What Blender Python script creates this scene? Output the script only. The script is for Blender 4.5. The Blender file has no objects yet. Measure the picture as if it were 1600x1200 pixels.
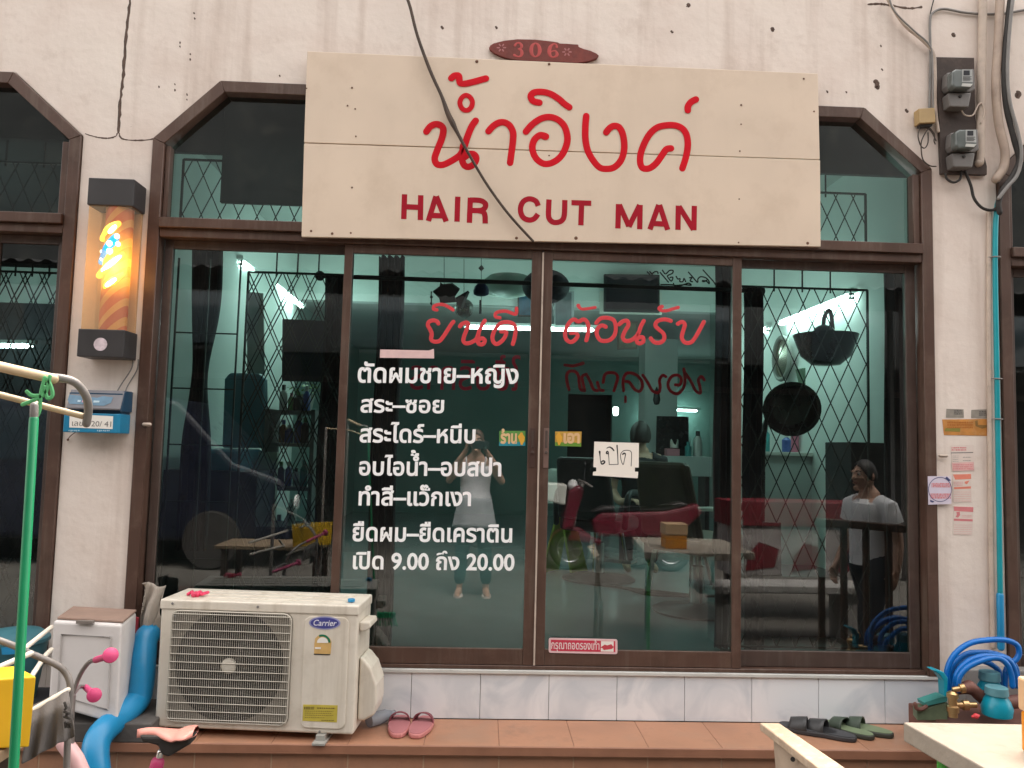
import bpy, bmesh, math, random
from mathutils import Vector, Matrix
from mathutils.geometry import tessellate_polygon
S = bpy.context.scene
C = S.collection
PI = math.pi
rnd = random.Random(7)
# ---------------------------------------------------------------- camera
FPX, PITCH, YAW, ROLL = 1232.0, 0.0772072, 0.0375133, 0.0250506
DIST, EYE = 3.9, 1.53
fwd = Vector((math.sin(YAW)*math.cos(PITCH), math.cos(YAW)*math.cos(PITCH), math.sin(PITCH)))
rt0 = Vector((math.cos(YAW), -math.sin(YAW), 0)); up0 = rt0.cross(fwd)
RT = math.cos(ROLL)*rt0 + math.sin(ROLL)*up0
UP = -math.sin(ROLL)*rt0 + math.cos(ROLL)*up0
EYEP = Vector((0, -DIST, EYE))
cam = bpy.data.cameras.new('camera'); cam_o = bpy.data.objects.new('camera', cam); C.objects.link(cam_o)
cam.sensor_fit = 'HORIZONTAL'; cam.sensor_width = 36; cam.lens = 36*FPX/1600
cam.clip_start = 0.01; cam.clip_end = 500
m4 = Matrix((RT, UP, -fwd)).transposed().to_4x4(); m4.translation = EYEP; cam_o.matrix_world = m4
S.camera = cam_o
# ---------------------------------------------------------------- sky, sun, exposure
SUN_EL, SUN_AZ = math.radians(58), math.radians(20)      # azimuth from +Y clockwise; hazy sun high behind the shop, its front lies in open shade
w = bpy.data.worlds.new('World'); S.world = w; w.use_nodes = True
nt = w.node_tree; bg = nt.nodes['Background']
sky = nt.nodes.new('ShaderNodeTexSky'); sky.sky_type = 'NISHITA'; sky.sun_disc = False
sky.sun_elevation = SUN_EL; sky.sun_rotation = SUN_AZ; sky.dust_density = 4; sky.air_density = 1.0
hs_ = nt.nodes.new('ShaderNodeHueSaturation'); hs_.inputs['Saturation'].default_value = .12; nt.links.new(sky.outputs[0], hs_.inputs['Color'])   # thin overcast
wm = nt.nodes.new('ShaderNodeMixRGB'); wm.blend_type = 'MULTIPLY'; wm.inputs['Fac'].default_value = 1; wm.inputs[2].default_value = (1, .945, .885, 1)
nt.links.new(hs_.outputs[0], wm.inputs[1]); nt.links.new(wm.outputs[0], bg.inputs[0]); bg.inputs[1].default_value = 0.14
sun = bpy.data.lights.new('sun', 'SUN'); sun.energy = 1.0; sun.angle = math.radians(40); sun.color = (1, .86, .70)
sun_o = bpy.data.objects.new('sun', sun); C.objects.link(sun_o)
sd = Vector((math.sin(SUN_AZ)*math.cos(SUN_EL), math.cos(SUN_AZ)*math.cos(SUN_EL), math.sin(SUN_EL)))
sun_o.rotation_euler = sd.to_track_quat('Z', 'Y').to_euler()
vs = S.view_settings; vs.view_transform = 'Standard'; vs.look = 'None'; vs.gamma = 1; vs.exposure = 2.85
S.render.engine = 'CYCLES'
S.cycles.use_denoising = True
S.cycles.max_bounces = 8; S.cycles.transparent_max_bounces = 12; S.cycles.sample_clamp_indirect = 4
S.cycles.caustics_reflective = False; S.cycles.caustics_refractive = False
# ---------------------------------------------------------------- helpers
def ray(px, py):
    return fwd + RT*((px-800)/FPX) - UP*((py-600)/FPX)
def P(px, py, Y=0.0):
    "the point that the photograph shows at this pixel, at depth Y of the place"
    d = ray(px, py); return EYEP + d*((Y+DIST)/d.y)
def PZ(px, py, z):
    d = ray(px, py); return EYEP + d*((z-EYE)/d.z)

MATS = {}
def nodes(name):
    m = bpy.data.materials.new(name); m.use_nodes = True
    n = m.node_tree.nodes; return m, n, m.node_tree.links, n['Principled BSDF']
def mat(name, col, rough=.6, var=.12, scale=6.0, bump=0.0, bscale=60.0, metal=0.0, emit=None, estr=0.0, alpha=None, spec=.5, dirt=None, coat=0, streak=None):
    "plain surface with some mottling, optional grime and fine bump"
    m, n, l, b = nodes(name)
    b.inputs['Roughness'].default_value = rough; b.inputs['Metallic'].default_value = metal
    b.inputs['Specular IOR Level'].default_value = spec
    if coat: b.inputs['Coat Weight'].default_value = coat
    tc = n.new('ShaderNodeTexCoord')
    nz = n.new('ShaderNodeTexNoise'); nz.inputs['Scale'].default_value = scale; nz.inputs['Detail'].default_value = 6
    l.new(tc.outputs['Object'], nz.inputs['Vector'])
    cr = n.new('ShaderNodeValToRGB'); l.new(nz.outputs['Fac'], cr.inputs['Fac'])
    c0 = [max(0, c*(1-var)) for c in col]; c1 = [min(1, c*(1+var)) for c in col]
    cr.color_ramp.elements[0].position = .3; cr.color_ramp.elements[1].position = .7
    cr.color_ramp.elements[0].color = (*c0, 1); cr.color_ramp.elements[1].color = (*c1, 1)
    out = cr.outputs['Color']
    if dirt:
        dcol, amt, ds = dirt
        n2 = n.new('ShaderNodeTexNoise'); n2.inputs['Scale'].default_value = ds; n2.inputs['Detail'].default_value = 9; n2.inputs['Roughness'].default_value = .7
        l.new(tc.outputs['Object'], n2.inputs['Vector'])
        r2 = n.new('ShaderNodeValToRGB'); r2.color_ramp.elements[0].position = .52; r2.color_ramp.elements[1].position = .78
        r2.color_ramp.elements[1].color = (amt, amt, amt, 1); l.new(n2.outputs['Fac'], r2.inputs['Fac'])
        mx = n.new('ShaderNodeMixRGB'); l.new(r2.outputs['Color'], mx.inputs['Fac']); l.new(out, mx.inputs[1]); mx.inputs[2].default_value = (*dcol, 1)
        out = mx.outputs[0]
    if streak:
        scol, amt, sc3 = streak
        mp = n.new('ShaderNodeMapping'); mp.inputs['Scale'].default_value = sc3; l.new(tc.outputs['Object'], mp.inputs['Vector'])
        n3 = n.new('ShaderNodeTexNoise'); n3.inputs['Scale'].default_value = 1; n3.inputs['Detail'].default_value = 8; n3.inputs['Roughness'].default_value = .65; l.new(mp.outputs[0], n3.inputs['Vector'])
        r3 = n.new('ShaderNodeValToRGB'); r3.color_ramp.elements[0].position = .5; r3.color_ramp.elements[1].position = .75; r3.color_ramp.elements[1].color = (amt, amt, amt, 1); l.new(n3.outputs['Fac'], r3.inputs['Fac'])
        m3 = n.new('ShaderNodeMixRGB'); l.new(r3.outputs['Color'], m3.inputs['Fac']); l.new(out, m3.inputs[1]); m3.inputs[2].default_value = (*scol, 1); out = m3.outputs[0]
    l.new(out, b.inputs['Base Color'])
    rm = n.new('ShaderNodeMapRange'); rm.inputs['To Min'].default_value = max(.02, rough-.1); rm.inputs['To Max'].default_value = min(1, rough+.1)
    l.new(nz.outputs['Fac'], rm.inputs['Value']); l.new(rm.outputs[0], b.inputs['Roughness'])
    if bump:
        nb = n.new('ShaderNodeTexNoise'); nb.inputs['Scale'].default_value = bscale; nb.inputs['Detail'].default_value = 8
        l.new(tc.outputs['Object'], nb.inputs['Vector'])
        bp = n.new('ShaderNodeBump'); bp.inputs['Strength'].default_value = bump; bp.inputs['Distance'].default_value = .01
        l.new(nb.outputs['Fac'], bp.inputs['Height']); l.new(bp.outputs['Normal'], b.inputs['Normal'])
    if emit: b.inputs['Emission Color'].default_value = (*emit, 1); b.inputs['Emission Strength'].default_value = estr
    MATS[name] = m; return m

class MB:
    "collects shapes; build() links them as one mesh object"
    def __init__(s): s.v = []; s.f = []; s.mi = []; s.sm = []
    def add(s, vs, fs, mi=0, smooth=False):
        o = len(s.v); s.v += [Vector(v) for v in vs]
        for f in fs: s.f.append([o+i for i in f]); s.mi.append(mi); s.sm.append(smooth)
        return s
    def box(s, x0, x1, y0, y1, z0, z1, mi=0):
        vs = [(x, y, z) for z in (z0, z1) for y in (y0, y1) for x in (x0, x1)]
        return s.add(vs, [(0,2,3,1),(4,5,7,6),(0,1,5,4),(2,6,7,3),(0,4,6,2),(1,3,7,5)], mi)
    def hexa(s, p, mi=0):
        "8 corners: bottom 4 ccw, top 4 ccw"
        return s.add(p, [(3,2,1,0),(4,5,6,7),(0,1,5,4),(1,2,6,5),(2,3,7,6),(3,0,4,7)], mi)
    def beam(s, a, b, w, h, up=(0,0,1), mi=0):
        a, b = Vector(a), Vector(b); d = (b-a).normalized(); sd_ = d.cross(Vector(up))
        if sd_.length < 1e-4: sd_ = d.cross(Vector((1,0,0)))
        sd_.normalize(); u = sd_.cross(d).normalized(); x, y = sd_*w/2, u*h/2
        return s.hexa([a-x-y, a+x-y, b+x-y, b-x-y, a-x+y, a+x+y, b+x+y, b-x+y], mi)
    def slab(s, poly, d, mi=0, caps=True):
        "planar polygon (3-d points) extruded by vector d"
        n = len(poly); d = Vector(d); p = [Vector(q) for q in poly]
        nrm = Vector((0,0,0))
        for i in range(n): nrm += p[i].cross(p[(i+1) % n])
        if nrm.dot(d) > 0: p.reverse()
        fs = [tuple(range(n)), tuple(reversed(range(n, 2*n)))]
        fs += [(i, i+n, (i+1) % n+n, (i+1) % n) for i in range(n)]
        return s.add(p+[q+d for q in p], fs, mi)
    def tube(s, pts, r, n=10, flat=1.0, ref=None, closed=False, caps=True, mi=0, smooth=True):
        pts = [Vector(p) for p in pts]; k = len(pts)
        r = list(r) if hasattr(r, '__len__') else [r]*k
        T = []
        for i in range(k):
            a = pts[(i-1) % k] if (closed or i) else pts[i]; b = pts[(i+1) % k] if (closed or i < k-1) else pts[i]
            t = b-a; T.append(t.normalized() if t.length > 1e-9 else Vector((0,0,1)))
        if ref is None:
            q = Vector((0,0,1)) if abs(T[0].z) < .9 else Vector((1,0,0)); nm = (q - T[0]*q.dot(T[0])).normalized()
        vs, fs = [], []
        rings = []
        if caps and not closed:
            for f_, in ((.0,),(.5,),(.86,)): rings.append((0, -math.sqrt(max(0,1-f_*f_))*r[0]*.999 if f_ else -r[0], max(f_, .04)))
            if flat < .6: rings = [(0, -q[1]*-1, q[2]) for q in rings]
        rings += [(i, 0, 1) for i in range(k)]
        if caps and not closed:
            for f_ in (.86, .5, 0.): rings.append((k-1, math.sqrt(1-f_*f_)*r[-1], max(f_, .04)))
        N = {}
        if ref is None:
            N[0] = nm
            for i in range(1, k):
                v = N[i-1] - T[i]*N[i-1].dot(T[i]); N[i] = v.normalized() if v.length > 1e-6 else N[i-1]
        else:
            rf = Vector(ref)
            for i in range(k):
                v = rf - T[i]*rf.dot(T[i]); N[i] = v.normalized() if v.length > 1e-6 else rf
        for (i, off, sc) in rings:
            sd_ = T[i].cross(N[i])
            for j in range(n):
                a = 2*PI*j/n
                vs.append(pts[i] + T[i]*off + (sd_*math.cos(a) + N[i]*math.sin(a)*flat)*r[i]*sc)
        R = len(rings)
        for q in range(R-1 + (1 if closed else 0)):
            for j in range(n):
                a = (q % R)*n; b = ((q+1) % R)*n; fs.append((a+j, a+(j+1) % n, b+(j+1) % n, b+j))
        if not closed: fs += [tuple(reversed(range(n))), tuple(range((R-1)*n, R*n))]
        return s.add(vs, fs, mi, smooth)
    def lathe(s, prof, at=(0,0,0), axis=(0,0,1), n=24, mi=0, smooth=True, sx=1.0):
        at = Vector(at); ax = Vector(axis).normalized(); q = Vector((1,0,0)) if abs(ax.x) < .9 else Vector((0,1,0))
        u = (q-ax*q.dot(ax)).normalized(); v = ax.cross(u)
        vs = [at+ax*h+(u*math.cos(2*PI*j/n)*sx+v*math.sin(2*PI*j/n))*max(r, 1e-4) for (r, h) in prof for j in range(n)]
        fs = [(i*n+j, i*n+(j+1) % n, (i+1)*n+(j+1) % n, (i+1)*n+j) for i in range(len(prof)-1) for j in range(n)]
        fs += [tuple(reversed(range(n))), tuple(range((len(prof)-1)*n, len(prof)*n))]
        return s.add(vs, fs, mi, smooth)
    def ball(s, c, r, n=14, mi=0, sq=(1,1,1)):
        c = Vector(c); vs, fs = [], []; m = n//2+1
        for i in range(m+1):
            t = PI*i/m
            for j in range(n):
                a = 2*PI*j/n; vs.append(c+Vector((max(math.sin(t), .01)*math.cos(a)*sq[0], max(math.sin(t), .01)*math.sin(a)*sq[1], math.cos(t)*sq[2]))*r)
        for i in range(m):
            for j in range(n): fs.append((i*n+j, (i+1)*n+j, (i+1)*n+(j+1) % n, i*n+(j+1) % n))
        fs += [tuple(range(n)), tuple(reversed(range(m*n, m*n+n)))]
        return s.add(vs, fs, mi, True)
    def grid(s, fn, nu, nv, mi=0, smooth=True):
        vs = [fn(i/nu, j/nv) for j in range(nv+1) for i in range(nu+1)]
        fs = [(j*(nu+1)+i, j*(nu+1)+i+1, (j+1)*(nu+1)+i+1, (j+1)*(nu+1)+i) for j in range(nv) for i in range(nu)]
        return s.add(vs, fs, mi, smooth)
    def build(s, name, mats, parent=None, bevel=0, seg=2, sub=0, solid=0, local=False, remesh=0, angle=40):
        me = bpy.data.meshes.new(name); o = bpy.data.objects.new(name, me); C.objects.link(o)
        org = Vector((0,0,0))
        if parent is not None:
            if not local: org = ORG.get(parent.name, Vector((0,0,0)))
            ORG[o.name] = org if not local else Vector((0,0,0))
            o.parent = parent
        elif not local and s.v:
            xs = [v.x for v in s.v]; ys = [v.y for v in s.v]; zs = [v.z for v in s.v]
            org = Vector(((min(xs)+max(xs))/2, (min(ys)+max(ys))/2, min(zs))); o.location = org; ORG[o.name] = org
        me.from_pydata([tuple(v-org) for v in s.v], [], s.f); me.update()
        for m in (mats if isinstance(mats, (list, tuple)) else [mats]): me.materials.append(m)
        me.polygons.foreach_set('material_index', s.mi); me.polygons.foreach_set('use_smooth', s.sm)
        bm = bmesh.new(); bm.from_mesh(me); bmesh.ops.recalc_face_normals(bm, faces=bm.faces[:]); bm.to_mesh(me); bm.free()
        if any(s.sm): me.set_sharp_from_angle(angle=math.radians(angle))
        if remesh:
            rm = o.modifiers.new('remesh', 'REMESH'); rm.mode = 'VOXEL'; rm.voxel_size = remesh; rm.use_smooth_shade = True
            sm = o.modifiers.new('smooth', 'SMOOTH'); sm.iterations = 6; sm.factor = .5
        if bevel:
            bv = o.modifiers.new('bevel', 'BEVEL'); bv.width = bevel; bv.segments = seg; bv.limit_method = 'ANGLE'; bv.angle_limit = math.radians(45)
        if solid:
            sl = o.modifiers.new('solidify', 'SOLIDIFY'); sl.thickness = solid
        if sub:
            sb = o.modifiers.new('subsurf', 'SUBSURF'); sb.levels = sub; sb.render_levels = sub
        return o
ORG = {}
def tag(o, label=None, cat=None, group=None, kind=None):
    if label: o['label'] = label
    if cat: o['category'] = cat
    if group: o['group'] = group
    if kind: o['kind'] = kind
    return o
def thing(name, label, cat, loc=(0,0,0), group=None):
    o = bpy.data.objects.new(name, None); C.objects.link(o); o.location = loc; o.empty_display_size = .1
    ORG[o.name] = Vector(loc); return tag(o, label, cat, group)
def dup(root, loc=None, rotz=None, label=None):
    "copy of a thing with its parts and their sub-parts"
    r = root.copy(); C.objects.link(r)
    if loc is not None: r.location = loc
    if rotz is not None: r.rotation_euler = (0, 0, rotz)
    if label: r['label'] = label
    for ch in list(root.children):
        c = ch.copy(); C.objects.link(c); c.parent = r
        for g in list(ch.children):
            d = g.copy(); C.objects.link(d); d.parent = c
    return r
def spline(pts, k=6, closed=False):
    "Catmull-Rom through points (any dimension, radius may ride along)"
    p = [tuple(q) for q in pts]; n = len(p); out = []
    for i in range(n if closed else n-1):
        a, b, c, d = (p[(i-1) % n] if closed or i else p[0]), p[i], p[(i+1) % n], (p[(i+2) % n] if closed or i+2 < n else p[-1])
        for j in range(k):
            t = j/k; t2, t3 = t*t, t**3
            out.append(tuple(.5*((2*b[q])+(-a[q]+c[q])*t+(2*a[q]-5*b[q]+4*c[q]-d[q])*t2+(-a[q]+3*b[q]-3*c[q]+d[q])*t3) for q in range(len(b))))
    if not closed: out.append(p[-1])
    return out
# ---------------------------------------------------------------- lettering
def crop(x0, y0, sc):
    return lambda x, y: (x0+x/sc, y0+y/sc)
def brush(mb, cr, strokes, Y, r, sc, closed=False, flat=.05, mi=0):
    "hand painted strokes traced in a crop of the photo, laid on the plane Y as slightly raised paint"
    ppm = FPX/(DIST+Y)
    for st in strokes:
        cl = closed; pts = spline([(q[0], q[1], (q[2] if len(q) > 2 else r)) for q in st], 5, cl)
        mb.tube([P(*cr(q[0], q[1]), Y) for q in pts], [q[2]/sc/ppm for q in pts], n=10, flat=flat, ref=(0, 1, 0), closed=cl, mi=mi)
def ribbon(mb, pts, wd, Y0, d=.001, closed=False):
    "flat-ended stroke of constant width in the plane y=Y0 through 3-d points"
    p = [Vector((q.x, q.z)) for q in pts]; n = len(p); L, R = [], []
    for i in range(n):
        a = (p[i]-p[i-1]).normalized() if i else None; b = (p[i+1]-p[i]).normalized() if i < n-1 else None
        if a is None: a = b
        if b is None: b = a
        t = (a+b).normalized(); nn = Vector((-t.y, t.x)); k = wd/2/max(.35, nn.dot(Vector((-a.y, a.x))))
        L.append(p[i]+nn*k); R.append(p[i]-nn*k)
    for i in range(n-1):
        q = [L[i], L[i+1], R[i+1], R[i]]
        mb.slab([(v.x, Y0, v.y) for v in q], (0, -d, 0))
_gl = {}
DG = None
def glyph(ch):
    "outline polygons of one character of the built-in font: [(outer, [holes])], and its advance"
    if ch in _gl: return _gl[ch]
    def polys(t):
        cu = bpy.data.curves.new('t', 'FONT'); cu.body = t; cu.resolution_u = 4
        ob = bpy.data.objects.new('t', cu); C.objects.link(ob)
        dg = bpy.context.evaluated_depsgraph_get()
        c2 = ob.evaluated_get(dg).to_curve(dg)
        res = []
        for sp in c2.splines:
            bp = sp.bezier_points; n = len(bp); o = []
            for i in range(n):
                a, b = bp[i], bp[(i+1) % n]
                st = 1 if (a.handle_right_type == 'VECTOR' and b.handle_left_type == 'VECTOR') else 4
                for j in range(st):
                    t_ = j/st; u = 1-t_
                    v = a.co*u**3+a.handle_right*3*u*u*t_+b.handle_left*3*u*t_*t_+b.co*t_**3
                    if not o or (Vector((v.x, v.y))-o[-1]).length > 1e-5: o.append(Vector((v.x, v.y)))
            if len(o) > 2: res.append(o)
        bpy.data.objects.remove(ob); bpy.data.curves.remove(cu)
        return res
    base = polys(ch) if ch != ' ' else []
    bar0 = min(v.x for q in polys('l') for v in q)
    both = polys(ch+'l'); adv = min(v.x for v in both[-1])-bar0
    area = lambda q: sum(q[i-1].x*q[i].y-q[i].x*q[i-1].y for i in range(len(q)))/2
    def inside(pt, q):
        c = False
        for i in range(len(q)):
            a, b = q[i-1], q[i]
            if (a.y > pt.y) != (b.y > pt.y) and pt.x < (b.x-a.x)*(pt.y-a.y)/(b.y-a.y)+a.x: c = not c
        return c
    big = max(base, key=lambda q: abs(area(q))) if base else None
    sg = math.copysign(1, area(big)) if base else 1
    out = [(q, [h for h in base if area(h)*sg < 0 and inside(h[0], q)]) for q in base if area(q)*sg > 0]
    _gl[ch] = (out, adv, sg); return _gl[ch]
def fatten(q, d):
    for _ in range(4):
        o = fatten1(q, d/4); n = len(o)
        for i in range(n):
            a, b = q[(i+1) % n]-q[i], o[(i+1) % n]-o[i]
            if a.dot(b) < 0: m = (o[i]+o[(i+1) % n])/2; o[i] = m; o[(i+1) % n] = m.copy()
        q = [v for i, v in enumerate(o) if (v-o[i-1]).length > 1e-4]
    return q
def fatten1(q, d):
    n = len(q); o = []
    for i in range(n):
        a = (q[i]-q[i-1]); b = (q[(i+1) % n]-q[i])
        if a.length < 1e-7 or b.length < 1e-7: o.append(q[i].copy()); continue
        na = Vector((a.y, -a.x)).normalized(); nb = Vector((b.y, -b.x)).normalized(); m = na+nb
        if m.length < .3: o.append(q[i]+na*d); continue
        m.normalize(); o.append(q[i]+m*d/max(.5, m.dot(na)))
    return o
UPV = '\u0e31\u0e34\u0e35\u0e36\u0e37\u0e4d'; TONE = '\u0e48\u0e49\u0e4a\u0e4b\u0e4c'
def layout(body, track=0.0):
    x = 0; res = []
    for i, ch in enumerate(body):
        g, adv, sg = glyph(ch); dx = dy = 0
        prev = body[i-1] if i else ''; nxt = body[i+1] if i+1 < len(body) else ''
        if ch in TONE and (prev in UPV or nxt == '\u0e33'): dy = .20
        pb = prev if prev not in UPV else (body[i-2] if i > 1 else '')
        if ch in UPV+TONE and pb and pb in '\u0e1b\u0e1d\u0e1f': dx = -.16
        res.append((g, x+dx, dy, sg)); x += adv + (track if ch not in UPV+TONE else 0)
    return res
def text(mb, body, pL, pR, zh, bold=0.0, out=(0, -1, 0), d=.0008, shear=0.0, mirror=False, track=0.0, up=(0, 0, 1), mi=0):
    """solid lettering between the baseline points pL, pR (3-d); zh = height in metres of a capital-like glyph (0.55 em Thai / 0.7 em Latin)"""
    pL, pR, out, up = Vector(pL), Vector(pR), Vector(out), Vector(up)
    lay = layout(body, track); xs = [v.x+x for g, x, dy, sg in lay for o, h in g for v in o]
    x0, x1 = min(xs)-bold, max(xs)+bold; sx = (pR-pL)/(x1-x0); k = 0
    for g, x, dy, sg in lay:
        for o, hs in g:
            k += 1; lift = out*(d+ (k % 7)*2e-5)
            rings = [fatten(o, bold*sg)] + [fatten(h, bold*sg) for h in hs]
            flat_ = [v for q in rings for v in q]
            tri = tessellate_polygon([[Vector((v.x, v.y, 0)) for v in q] for q in rings])
            to3 = lambda v: pL + sx*((v.x+x+shear*(v.y+dy)-x0) if not mirror else (x1-x0-(v.x+x-x0))) + up*((v.y+dy)*zh)
            top = [to3(v)+lift for v in flat_]; fs = []
            for t in tri:
                a, b, c = top[t[0]], top[t[1]], top[t[2]]
                fs.append(tuple(t) if (b-a).cross(c-a).dot(out) > 0 else tuple(reversed(t)))
            mb.add(top, fs, mi)
# ================================================================ materials
def plaster(name):
    m, n, l, b = nodes(name)
    tc = n.new('ShaderNodeTexCoord')
    def noise(sc, det=6, vec=None, stretch=None, rough=.55):
        t = n.new('ShaderNodeTexNoise'); t.inputs['Scale'].default_value = sc; t.inputs['Detail'].default_value = det; t.inputs['Roughness'].default_value = rough
        if stretch:
            mp = n.new('ShaderNodeMapping'); mp.inputs['Scale'].default_value = stretch; l.new(tc.outputs['Object'], mp.inputs['Vector']); l.new(mp.outputs[0], t.inputs['Vector'])
        else: l.new(tc.outputs['Object'], t.inputs['Vector'])
        return t
    def ramp(src, stops):
        r = n.new('ShaderNodeValToRGB'); e = r.color_ramp.elements
        while len(e) < len(stops): e.new(.5)
        for k, (p, c) in enumerate(stops): e[k].position = p; e[k].color = (*c, 1) if len(c) == 3 else c
        l.new(src, r.inputs['Fac']); return r.outputs['Color']
    def mix(f, a, c):
        x = n.new('ShaderNodeMixRGB'); l.new(f, x.inputs['Fac']); l.new(a, x.inputs[1]); x.inputs[2].default_value = (*c, 1); return x.outputs[0]
    base = ramp(noise(2.2, 8).outputs['Fac'], [(.3, (.67,.565,.50)), (.5, (.73,.64,.575)), (.72, (.76,.68,.61))])
    g = lambda v: (v, v, v)
    streak = ramp(noise(1.0, 7, stretch=(9, 9, .55)).outputs['Fac'], [(.52, g(0)), (.75, g(.6))])
    c = mix(streak, base, (.46,.36,.30))
    blot = ramp(noise(5, 10, rough=.75).outputs['Fac'], [(.56, g(0)), (.78, g(.62))])
    c = mix(blot, c, (.50,.40,.34))
    vo = n.new('ShaderNodeTexVoronoi'); vo.inputs['Scale'].default_value = 7; l.new(tc.outputs['Object'], vo.inputs['Vector'])
    spk = ramp(vo.outputs['Distance'], [(.0, g(.55)), (.035, g(0))])
    nm = ramp(noise(3.3, 2).outputs['Fac'], [(.57, g(0)), (.61, g(1))])
    mm = n.new('ShaderNodeMixRGB'); mm.blend_type = 'MULTIPLY'; mm.inputs['Fac'].default_value = 1; l.new(spk, mm.inputs[1]); l.new(nm, mm.inputs[2])
    c = mix(mm.outputs[0], c, (.16,.11,.09))
    l.new(c, b.inputs['Base Color']); b.inputs['Roughness'].default_value = .85
    bp = n.new('ShaderNodeBump'); bp.inputs['Strength'].default_value = .22; bp.inputs['Distance'].default_value = .010
    l.new(noise(26, 10, rough=.65).outputs['Fac'], bp.inputs['Height'])
    b2 = n.new('ShaderNodeBump'); b2.inputs['Strength'].default_value = .4; b2.inputs['Distance'].default_value = .03
    l.new(noise(3, 4).outputs['Fac'], b2.inputs['Height']); l.new(b2.outputs[0], bp.inputs['Normal']); l.new(bp.outputs[0], b.inputs['Normal'])
    MATS[name] = m; return m
def marble(name):
    m, n, l, b = nodes(name); tc = n.new('ShaderNodeTexCoord')
    t = n.new('ShaderNodeTexNoise'); t.inputs['Scale'].default_value = 3.2; t.inputs['Detail'].default_value = 9; t.inputs['Distortion'].default_value = 1.6
    l.new(tc.outputs['Object'], t.inputs['Vector'])
    r = n.new('ShaderNodeValToRGB'); e = r.color_ramp.elements; e[0].position = .36; e[0].color = (.60,.64,.68,1); e[1].position = .56; e[1].color = (.78,.80,.82,1)
    l.new(t.outputs['Fac'], r.inputs['Fac']); l.new(r.outputs[0], b.inputs['Base Color']); b.inputs['Roughness'].default_value = .22
    MATS[name] = m; return m
def tinted_glass(name, tint, refl):
    m = bpy.data.materials.new(name); m.use_nodes = True; n = m.node_tree.nodes; l = m.node_tree.links; n.clear()
    o = n.new('ShaderNodeOutputMaterial'); mx = n.new('ShaderNodeMixShader'); tr = n.new('ShaderNodeBsdfTransparent'); gl = n.new('ShaderNodeBsdfGlossy')
    tr.inputs[0].default_value = (*tint, 1); gl.inputs['Roughness'].default_value = 0.0; gl.inputs['Color'].default_value = (.92, .97, 1, 1)
    fr = n.new('ShaderNodeFresnel'); fr.inputs['IOR'].default_value = 1.5
    ml = n.new('ShaderNodeMath'); ml.operation = 'MULTIPLY'; ml.inputs[1].default_value = refl; ml.use_clamp = True
    l.new(fr.outputs[0], ml.inputs[0]); l.new(ml.outputs[0], mx.inputs[0]); l.new(tr.outputs[0], mx.inputs[1]); l.new(gl.outputs[0], mx.inputs[2]); l.new(mx.outputs[0], o.inputs[0])
    # dust film and wiped smears lying on the pane
    tc = n.new('ShaderNodeTexCoord'); mp = n.new('ShaderNodeMapping'); mp.inputs['Scale'].default_value = (1.6, 1.6, .7); mp.inputs['Rotation'].default_value = (0, .5, 0); l.new(tc.outputs['Object'], mp.inputs[0])
    nz = n.new('ShaderNodeTexNoise'); nz.inputs['Scale'].default_value = 2.6; nz.inputs['Detail'].default_value = 9; nz.inputs['Roughness'].default_value = .68; l.new(mp.outputs[0], nz.inputs['Vector'])
    rp = n.new('ShaderNodeMapRange'); rp.inputs['From Min'].default_value = .42; rp.inputs['From Max'].default_value = .8; rp.inputs['To Min'].default_value = .002; rp.inputs['To Max'].default_value = .022; l.new(nz.outputs['Fac'], rp.inputs['Value'])
    df = n.new('ShaderNodeBsdfDiffuse'); df.inputs[0].default_value = (.5, .48, .45, 1); m2 = n.new('ShaderNodeMixShader'); l.new(rp.outputs[0], m2.inputs[0]); l.new(mx.outputs[0], m2.inputs[1]); l.new(df.outputs[0], m2.inputs[2]); l.new(m2.outputs[0], o.inputs[0])
    MATS[name] = m; return m
def clear_plastic(name, tint, op):
    m, n, l, b = nodes(name); tr = n.new('ShaderNodeBsdfTransparent'); tr.inputs[0].default_value = (*tint, 1); mx = n.new('ShaderNodeMixShader')
    b.inputs['Base Color'].default_value = (*tint, 1); b.inputs['Roughness'].default_value = .25; mx.inputs[0].default_value = op
    l.new(tr.outputs[0], mx.inputs[1]); l.new(b.outputs[0], mx.inputs[2]); l.new(mx.outputs[0], n['Material Output'].inputs[0]); MATS[name] = m; return m

WALL = plaster('aged_plaster')
BROWN = mat('brown_aluminium', (.080,.043,.031), .42, .18, 5, .05, 40, spec=.4, dirt=((.16,.11,.08), .5, 9), streak=((.15,.115,.09), .6, (22, 22, 2.2)))
BROWN_D = mat('brown_aluminium_dark', (.062,.038,.030), .5, .2, 6, dirt=((.12,.09,.07), .5, 9), streak=((.12,.10,.085), .6, (22, 22, 2.2)))
GLASS = tinted_glass('green_tinted_glass', (.36,.54,.50), 2.6)
TILE = marble('pale_marble_tile')
GROUT = mat('grey_grout', (.30,.29,.27), .9)
TERRA = mat('terracotta_tile', (.39,.195,.115), .5, .16, 4, .08, 50, dirt=((.20,.11,.075), .9, 4), streak=((.30,.20,.14), .6, (3, 3, 3)))
TERRA_D = mat('terracotta_nosing', (.28,.128,.075), .5, .2, 5, .08, 40)
CREAM = mat('cream_signboard', (.66,.535,.42), .55, .05, 2.5, .02, 30, dirt=((.50,.38,.28), .55, 3), streak=((.50,.39,.29), .22, (5, 5, .6)))
RED = mat('red_paint', (.56,.006,.016), .7, .08, 9, spec=.15)
RED2 = mat('crimson_lettering', (.34,.009,.022), .7, .10, 12, spec=.15)
RED3 = mat('red_vinyl', (.62,.045,.055), .5, .06, 9)
DKRED = mat('dark_red_vinyl', (.55,.02,.05), .6, .1, 9)
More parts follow.
